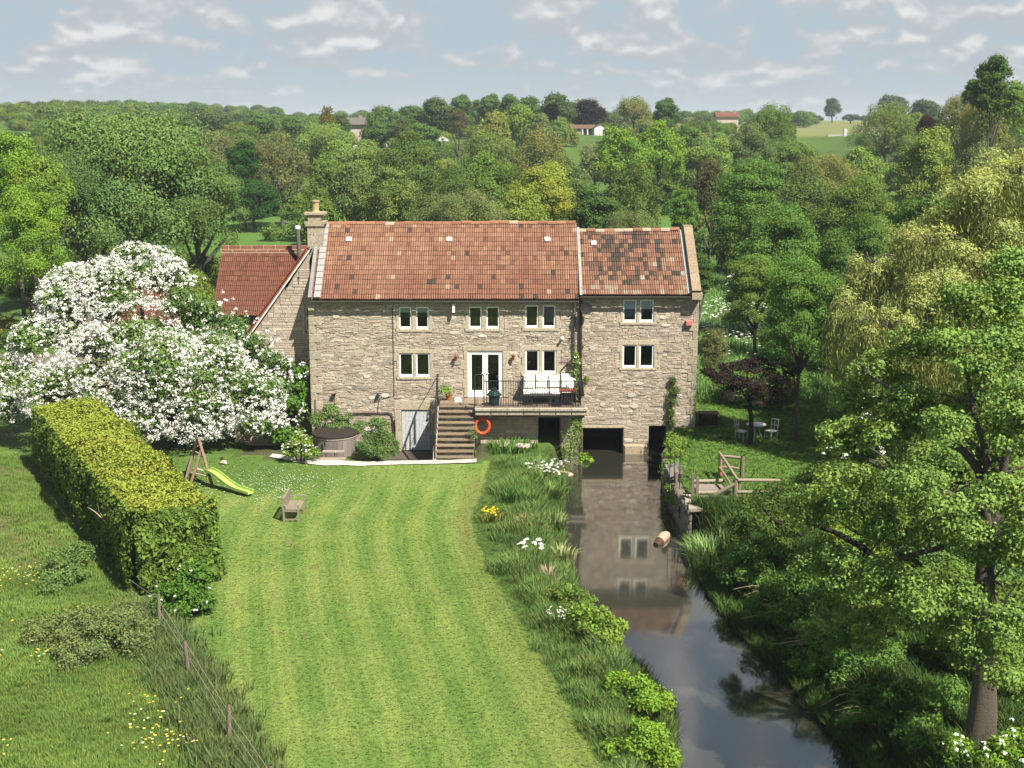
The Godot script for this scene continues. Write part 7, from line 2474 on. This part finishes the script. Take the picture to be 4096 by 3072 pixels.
	build("wood", tkb, M.wood, tk)
	# ---- bank plants
	plant("white_bank_flowers", "clump of white flowered plants on the bank below the terrace", 1.45, 5.8, "blades", 260, 0.75, 1.0, Color(0.09, 0.16, 0.05), 70, "petal", 0.07)
	plant("fern_clump", "dark green fern clump half way along the lawn bank", 0.5, 9.6, "blades", 220, 0.6, 0.75, Color(0.045, 0.12, 0.025), 0, "", 0.0)
	plant("iris_reeds", "tall strap leaved reeds leaning over the water upstream", 1.5, 7.4, "blades", 240, 0.95, 0.55, Color(0.13, 0.2, 0.06), 0, "", 0.0)
	plant("iris_reeds", "strap leaved reeds on the bank edge beside the dry grass", 1.45, 11.2, "blades", 200, 0.85, 0.5, Color(0.15, 0.21, 0.08), 0, "", 0.0)
	plant("iris_reeds", "bleached strap leaves drooping over the water by the white poppies", 1.75, 14.4, "blades", 120, 0.75, 0.4, Color(0.3, 0.32, 0.16), 0, "", 0.0)
	plant("dry_grass_tussock", "brown dry grass tussock on the lawn bank", 0.75, 12.9, "blades", 260, 0.55, 0.6, Color(0.25, 0.2, 0.1), 0, "", 0.0)
	plant("yellow_flower_clump", "yellow flower spikes at the lawn edge of the bank", -0.75, 12.2, "blades", 60, 0.5, 0.4, Color(0.2, 0.2, 0.05), 40, "yellow_petal", 0.05)
	plant("white_poppies", "few large white flowers over dark leaves on the bank", 0.75, 15.9, "blades", 220, 0.5, 0.6, Color(0.05, 0.12, 0.03), 9, "petal", 0.13)
	plant("dry_stalks", "bleached bundle of dry stalks on the lawn side of the bank", 1.15, 18.2, "blades", 110, 0.75, 0.16, Color(0.46, 0.36, 0.29), 0, "", 0.0)
	plant("dry_stalks", "bleached bundle of dry stalks standing over the water", 1.75, 18.9, "blades", 150, 0.85, 0.2, Color(0.42, 0.34, 0.27), 0, "", 0.0)
	plant("creamy_flowers", "small creamy flowers on the bank above the bend", 1.3, 21.6, "blades", 80, 0.45, 0.4, Color(0.09, 0.16, 0.05), 26, "petal", 0.04)
	plant("wall_reeds", "pale green reeds on the far bank below the river wall", 6.75, 14.6, "blades", 420, 1.1, 0.75, Color(0.14, 0.22, 0.08), 0, "", 0.0)
	plant("dock_spikes", "rusty seed spikes rising from the near bank at the frame foot", 4.2, 30.6, "blades", 14, 1.0, 0.45, Color(0.3, 0.16, 0.06), 0, "", 0.0)
	plant("stair_foot_grass", "tall dark grass along the foot of the terrace wall", 0.0, 2.3, "blades", 300, 0.5, 1.1, Color(0.06, 0.13, 0.025), 0, "", 0.0)


func plant(called: String, label: String, x: float, z: float, _kind: String, count: int, h: float, spread: float, col: Color, flowers: int, petal: String, size: float) -> void:
	var at := Vector3(x, maxf(ground(x, z), -0.1), z)
	var o := thing(called, label, "plant", at)
	var b := Leaves.new()
	b.r.seed = hash(label)
	var q := b.r
	for k in count:
		var w := q.randf() * TAU
		var d := sqrt(q.randf()) * spread
		var p := Vector3(cos(w) * d, 0, sin(w) * d * 0.9)
		p.y = maxf(ground(at.x + p.x, at.z + p.z), -0.1) - at.y - 0.03
		var out := Vector3(cos(w), 0, sin(w)) * q.randf_range(0.1, 0.6) + Vector3(q.randfn(), 0, q.randfn()) * 0.15
		var hh := h * q.randf_range(0.6, 1.1)
		var s := Vector3(-sin(w), 0, cos(w)).rotated(Vector3.UP, q.randfn() * 0.6) * (0.011 if h > 0.7 and spread < 0.3 else 0.022)
		var m := p + out * hh * 0.35 + Vector3(0, hh * 0.62, 0)
		var t := p + out * hh * 0.95 + Vector3(0, hh * (1.0 - 0.35 * out.length()), 0)
		var g := q.randf_range(0.7, 1.35)
		var cc := Color(col.r * g, col.g * g, col.b * g)
		b.blade(p, m, t, s, cc)
	build("leaves", b, M.blade, o)
	if flowers:
		var f := Leaves.new()
		f.r.seed = 5
		var st := MB.new()
		for k in flowers:
			var w := f.r.randf() * TAU
			var d := sqrt(f.r.randf()) * spread * 0.9
			var p := Vector3(cos(w) * d, h * f.r.randf_range(0.75, 1.2), sin(w) * d)
			f.lump(p, Vector3(size * 0.7, size * 0.25, size * 0.7), 7, size, size * 0.8, Color.WHITE, 0.04, 1.0, p - Vector3(0, 1, 0), 0.3)
			st.tube([Vector3(p.x * 0.8, -0.05, p.z * 0.8), p], [0.006, 0.004], 4, Color(0.1, 0.16, 0.05))
		build("flower", f, M[petal], o)
		build("stalk", st, M.blade, o)


func tuft(blades: int, wide: float, lean: float, seed_: int) -> ArrayMesh:
	var b := Leaves.new()
	var q := RandomNumberGenerator.new()
	q.seed = seed_
	for k in blades:
		var w := q.randf() * TAU
		var p := Vector3(cos(w), 0, sin(w)) * sqrt(q.randf()) * 0.45
		var out := Vector3(cos(w), 0, sin(w)).rotated(Vector3.UP, q.randfn() * 0.8) * q.randf_range(0.1, lean)
		var h := q.randf_range(0.55, 1.05)
		var s := Vector3(q.randfn(), 0, q.randfn()).normalized() * wide
		var m := p + out * 0.3 + Vector3(0, h * 0.6, 0)
		var t := p + out + Vector3(0, h, 0)
		var g := q.randf_range(0.75, 1.25)
		b.blade(p, m, t, s, Color(g, g, g * 0.9))
	return b.mesh()


func make_grass() -> void:
	var q := RandomNumberGenerator.new()
	q.seed = 4242
	var tall := tuft(14, 0.026, 0.8, 1)
	var short := tuft(9, 0.07, 1.0, 2)
	# meadow beyond the fence
	var where := []
	var tint := []
	var tries := 0
	while where.size() < 56000 and tries < 200000:
		tries += 1
		var z := q.randf_range(3.0, 35.0)
		var x := q.randf_range(-27.0, -4.0)
		if x > -9.93 + (z - 21.95) * 0.519 - 0.1 or (z < 21.0 and x > lin(LL, z) - 1.2):
			continue
		var rel := Vector2(x + 10.5, z - 18.1)
		var al := rel.dot(Vector2(-0.507, -0.862))
		var ac := rel.dot(Vector2(0.862, -0.507))
		if al > -0.3 and ac > -1.7:
			continue
		if x < (z - 55.0) * 0.455:
			continue
		var n := wob.get_noise_2d(x * 9.0, z * 9.0)
		var bare := sm(0.05, 0.35, wob.get_noise_2d(x * 5.0 + 40.0, z * 5.0) + 0.25 * sm(8.0, 2.0, absf(z - 13.0))) * float(z < 20.0)
		if q.randf() < bare * 0.8:
			continue
		var s := q.randf_range(0.1, 0.2) * (1.0 + 0.4 * n)
		where.append(Transform3D(Basis(Vector3.UP, q.randf() * TAU).scaled(Vector3(s, s * q.randf_range(0.8, 1.3), s)), Vector3(x, ground(x, z) - 0.01, z)))
		var g := q.randf_range(0.85, 1.15) * (1.0 + 0.35 * n)
		tint.append(Color(0.135 * g * q.randf_range(0.85, 1.3), 0.22 * g, 0.056 * g))
	stuff("meadow_grass", tall, M.blade, where, tint, "rough meadow grass beyond the wire fence", "grass")
	# rough strip along the fence and bramble
	where = []
	tint = []
	for k in 5200:
		var z := q.randf_range(20.5, 34.0)
		var x := -9.93 + (z - 21.95) * 0.519 + q.randfn() * 0.42 - 0.1
		var s := q.randf_range(0.25, 0.5)
		where.append(Transform3D(Basis(Vector3.UP, q.randf() * TAU).scaled(Vector3(s * 0.8, s * q.randf_range(0.8, 1.3), s * 0.8)), Vector3(x, ground(x, z) - 0.01, z)))
		var g := q.randf_range(0.7, 1.2)
		tint.append(Color(0.101 * g * q.randf_range(0.85, 1.4), 0.16 * g, 0.06 * g))
	stuff("fence_grass", tall, M.blade, where, tint, "tall uncut grass along the wire fence line", "grass")
	# the bank between lawn and water
	where = []
	tint = []
	while where.size() < 15000:
		var z := q.randf_range(2.6, 35.0)
		var x0 := lin(LR, z)
		var x1 := lin(RL, z) + 0.1
		var u := q.randf()
		var x := lerpf(x0 - 0.08, x1, u)
		var n := wob.get_noise_2d(x * 14.0, z * 14.0)
		var s := q.randf_range(0.2, 0.42) * (0.3 + 0.8 * sm(0.0, 0.5, u + 0.5 * n)) * (1.0 + 0.3 * n) * (0.55 + 0.45 * sm(3.0, 7.0, z))
		where.append(Transform3D(Basis(Vector3.UP, q.randf() * TAU).scaled(Vector3(s, s * q.randf_range(0.8, 1.4), s)), Vector3(x, maxf(ground(x, z), -0.12) - 0.01, z)))
		var g := q.randf_range(0.7, 1.25) * (1.0 + 0.5 * n)
		tint.append(Color(0.0975 * g * q.randf_range(0.8, 1.4), 0.171 * g, 0.052 * g))
	stuff("bank_grass", tall, M.blade, where, tint, "long grass on the bank between lawn and river", "grass")
	# shaded far bank
	where = []
	tint = []
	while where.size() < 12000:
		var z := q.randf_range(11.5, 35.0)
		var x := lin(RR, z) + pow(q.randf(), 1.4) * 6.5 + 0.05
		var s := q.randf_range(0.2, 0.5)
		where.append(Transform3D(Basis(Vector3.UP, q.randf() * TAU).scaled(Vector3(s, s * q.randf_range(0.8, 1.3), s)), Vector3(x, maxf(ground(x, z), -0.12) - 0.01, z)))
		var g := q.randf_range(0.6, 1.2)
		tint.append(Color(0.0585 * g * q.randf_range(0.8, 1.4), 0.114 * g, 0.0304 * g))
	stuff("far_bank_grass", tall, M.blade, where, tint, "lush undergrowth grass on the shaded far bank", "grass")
	# garden lawn and clearing
	where = []
	tint = []
	while where.size() < 16000:
		var z := q.randf_range(-8.0, 12.5)
		var x := q.randf_range(6.4, 16.5)
		if x < lin(RR, z) + 0.35 or (z < 0.1 and x < 8.5) or (x > 6.9 and x < 8.05 and z > 9.1 and z < 10.9):
			continue
		var s := q.randf_range(0.07, 0.13)
		where.append(Transform3D(Basis(Vector3.UP, q.randf() * TAU).scaled(Vector3(s * 1.5, s, s * 1.5)), Vector3(x, ground(x, z) - 0.005, z)))
		var g := q.randf_range(0.8, 1.25)
		tint.append(Color(0.0936 * g * q.randf_range(0.85, 1.3), 0.182 * g, 0.04 * g))
	stuff("garden_grass", short, M.blade, where, tint, "short grass of the garden lawn beyond the river", "grass")
	# mown lawn
	where = []
	tint = []
	while where.size() < 60000:
		var z := q.randf_range(3.2, 33.0)
		var x0 := lin(LL, z)
		var x1 := lin(LR, z)
		var x := lerpf(x0, x1, q.randf())
		if z < 4.5 and x > -10.6:
			continue
		if q.randf() > 0.35 + z / 30.0:
			continue
		var s := q.randf_range(0.028, 0.055)
		where.append(Transform3D(Basis(Vector3.UP, q.randf() * TAU).scaled(Vector3(s * 1.7, s, s * 1.7)), Vector3(x, ground(x, z) + 0.008, z)))
		var c := lawn_colour(x, z, 0.0, x1)
		var g := q.randf_range(0.75, 1.2)
		tint.append(Color(c.r * g, c.g * g, c.b * g))
	stuff("lawn_grass", short, M.blade, where, tint, "short mown grass blades of the broad lawn", "grass")
	# small flowers
	var pet := MB.new()
	for k in 5:
		var w := TAU * k / 5.0
		pet.tri(Vector3.ZERO, Vector3(cos(w - 0.55), 0.25, sin(w - 0.55)), Vector3(cos(w + 0.55), 0.25, sin(w + 0.55)))
	var flower := pet.mesh()
	where = []
	tint = []
	for k in 46:
		var cz := q.randf_range(13.0, 33.0)
		var cx := q.randf_range(-20.0, -7.0)
		if cx > -10.6 + (cz - 21.95) * 0.519 or cz < 21.0 and cx > -14.5:
			continue
		for j in 14:
			var x := cx + q.randfn() * 0.35
			var z := cz + q.randfn() * 0.35
			var s := q.randf_range(0.022, 0.04)
			where.append(Transform3D(Basis(Vector3.UP, q.randf() * TAU).scaled(Vector3.ONE * s), Vector3(x, ground(x, z) + q.randf_range(0.22, 0.36), z)))
			tint.append(Color(0.8, 0.62, 0.1) if q.randf() < 0.75 else Color(0.8, 0.78, 0.6))
	stuff("buttercups", flower, M.blade, where, tint, "scattered yellow buttercups in the meadow", "flowers")
	where = []
	tint = []
	for k in 520:
		var x := -9.4 + q.randfn() * 1.5
		var z := 7.4 + q.randfn() * 1.4
		if x < lin(LL, z) or z < 4.6:
			continue
		var s := q.randf_range(0.014, 0.026)
		where.append(Transform3D(Basis(Vector3.UP, q.randf() * TAU).scaled(Vector3.ONE * s), Vector3(x, ground(x, z) + 0.06, z)))
		tint.append(Color(0.8, 0.8, 0.76))
	stuff("daisies", flower, M.blade, where, tint, "white daisies in the lawn around the slide", "flowers")
	where = []
	tint = []
	while where.size() < 900:
		var x := 16.0 + q.randfn() * 2.2
		var z := -30.0 + q.randfn() * 7.0
		if z > -12.0 or x < 8.6:
			continue
		var s := q.randf_range(0.05, 0.12)
		where.append(Transform3D(Basis(Vector3.UP, q.randf() * TAU).scaled(Vector3.ONE * s), Vector3(x, ground(x, z) + q.randf_range(0.4, 0.9), z)))
		tint.append(Color(0.8, 0.8, 0.74))
	stuff("cow_parsley", flower, M.blade, where, tint, "white cow parsley in the grassy clearing", "flowers")
	where = []
	tint = []
	while where.size() < 9000:
		var x := q.randf_range(8.6, 24.0)
		var z := q.randf_range(-80.0, -5.0)
		x *= 1.0 - z / 120.0
		var s := q.randf_range(0.4, 0.8)
		where.append(Transform3D(Basis(Vector3.UP, q.randf() * TAU).scaled(Vector3(s, s, s)), Vector3(x, ground(x, z), z)))
		var g := q.randf_range(0.8, 1.25)
		tint.append(Color(0.125 * g, 0.228 * g, 0.072 * g))
	stuff("clearing_grass", tall, M.blade, where, tint, "long sunlit grass of the clearing beyond the wing", "grass")
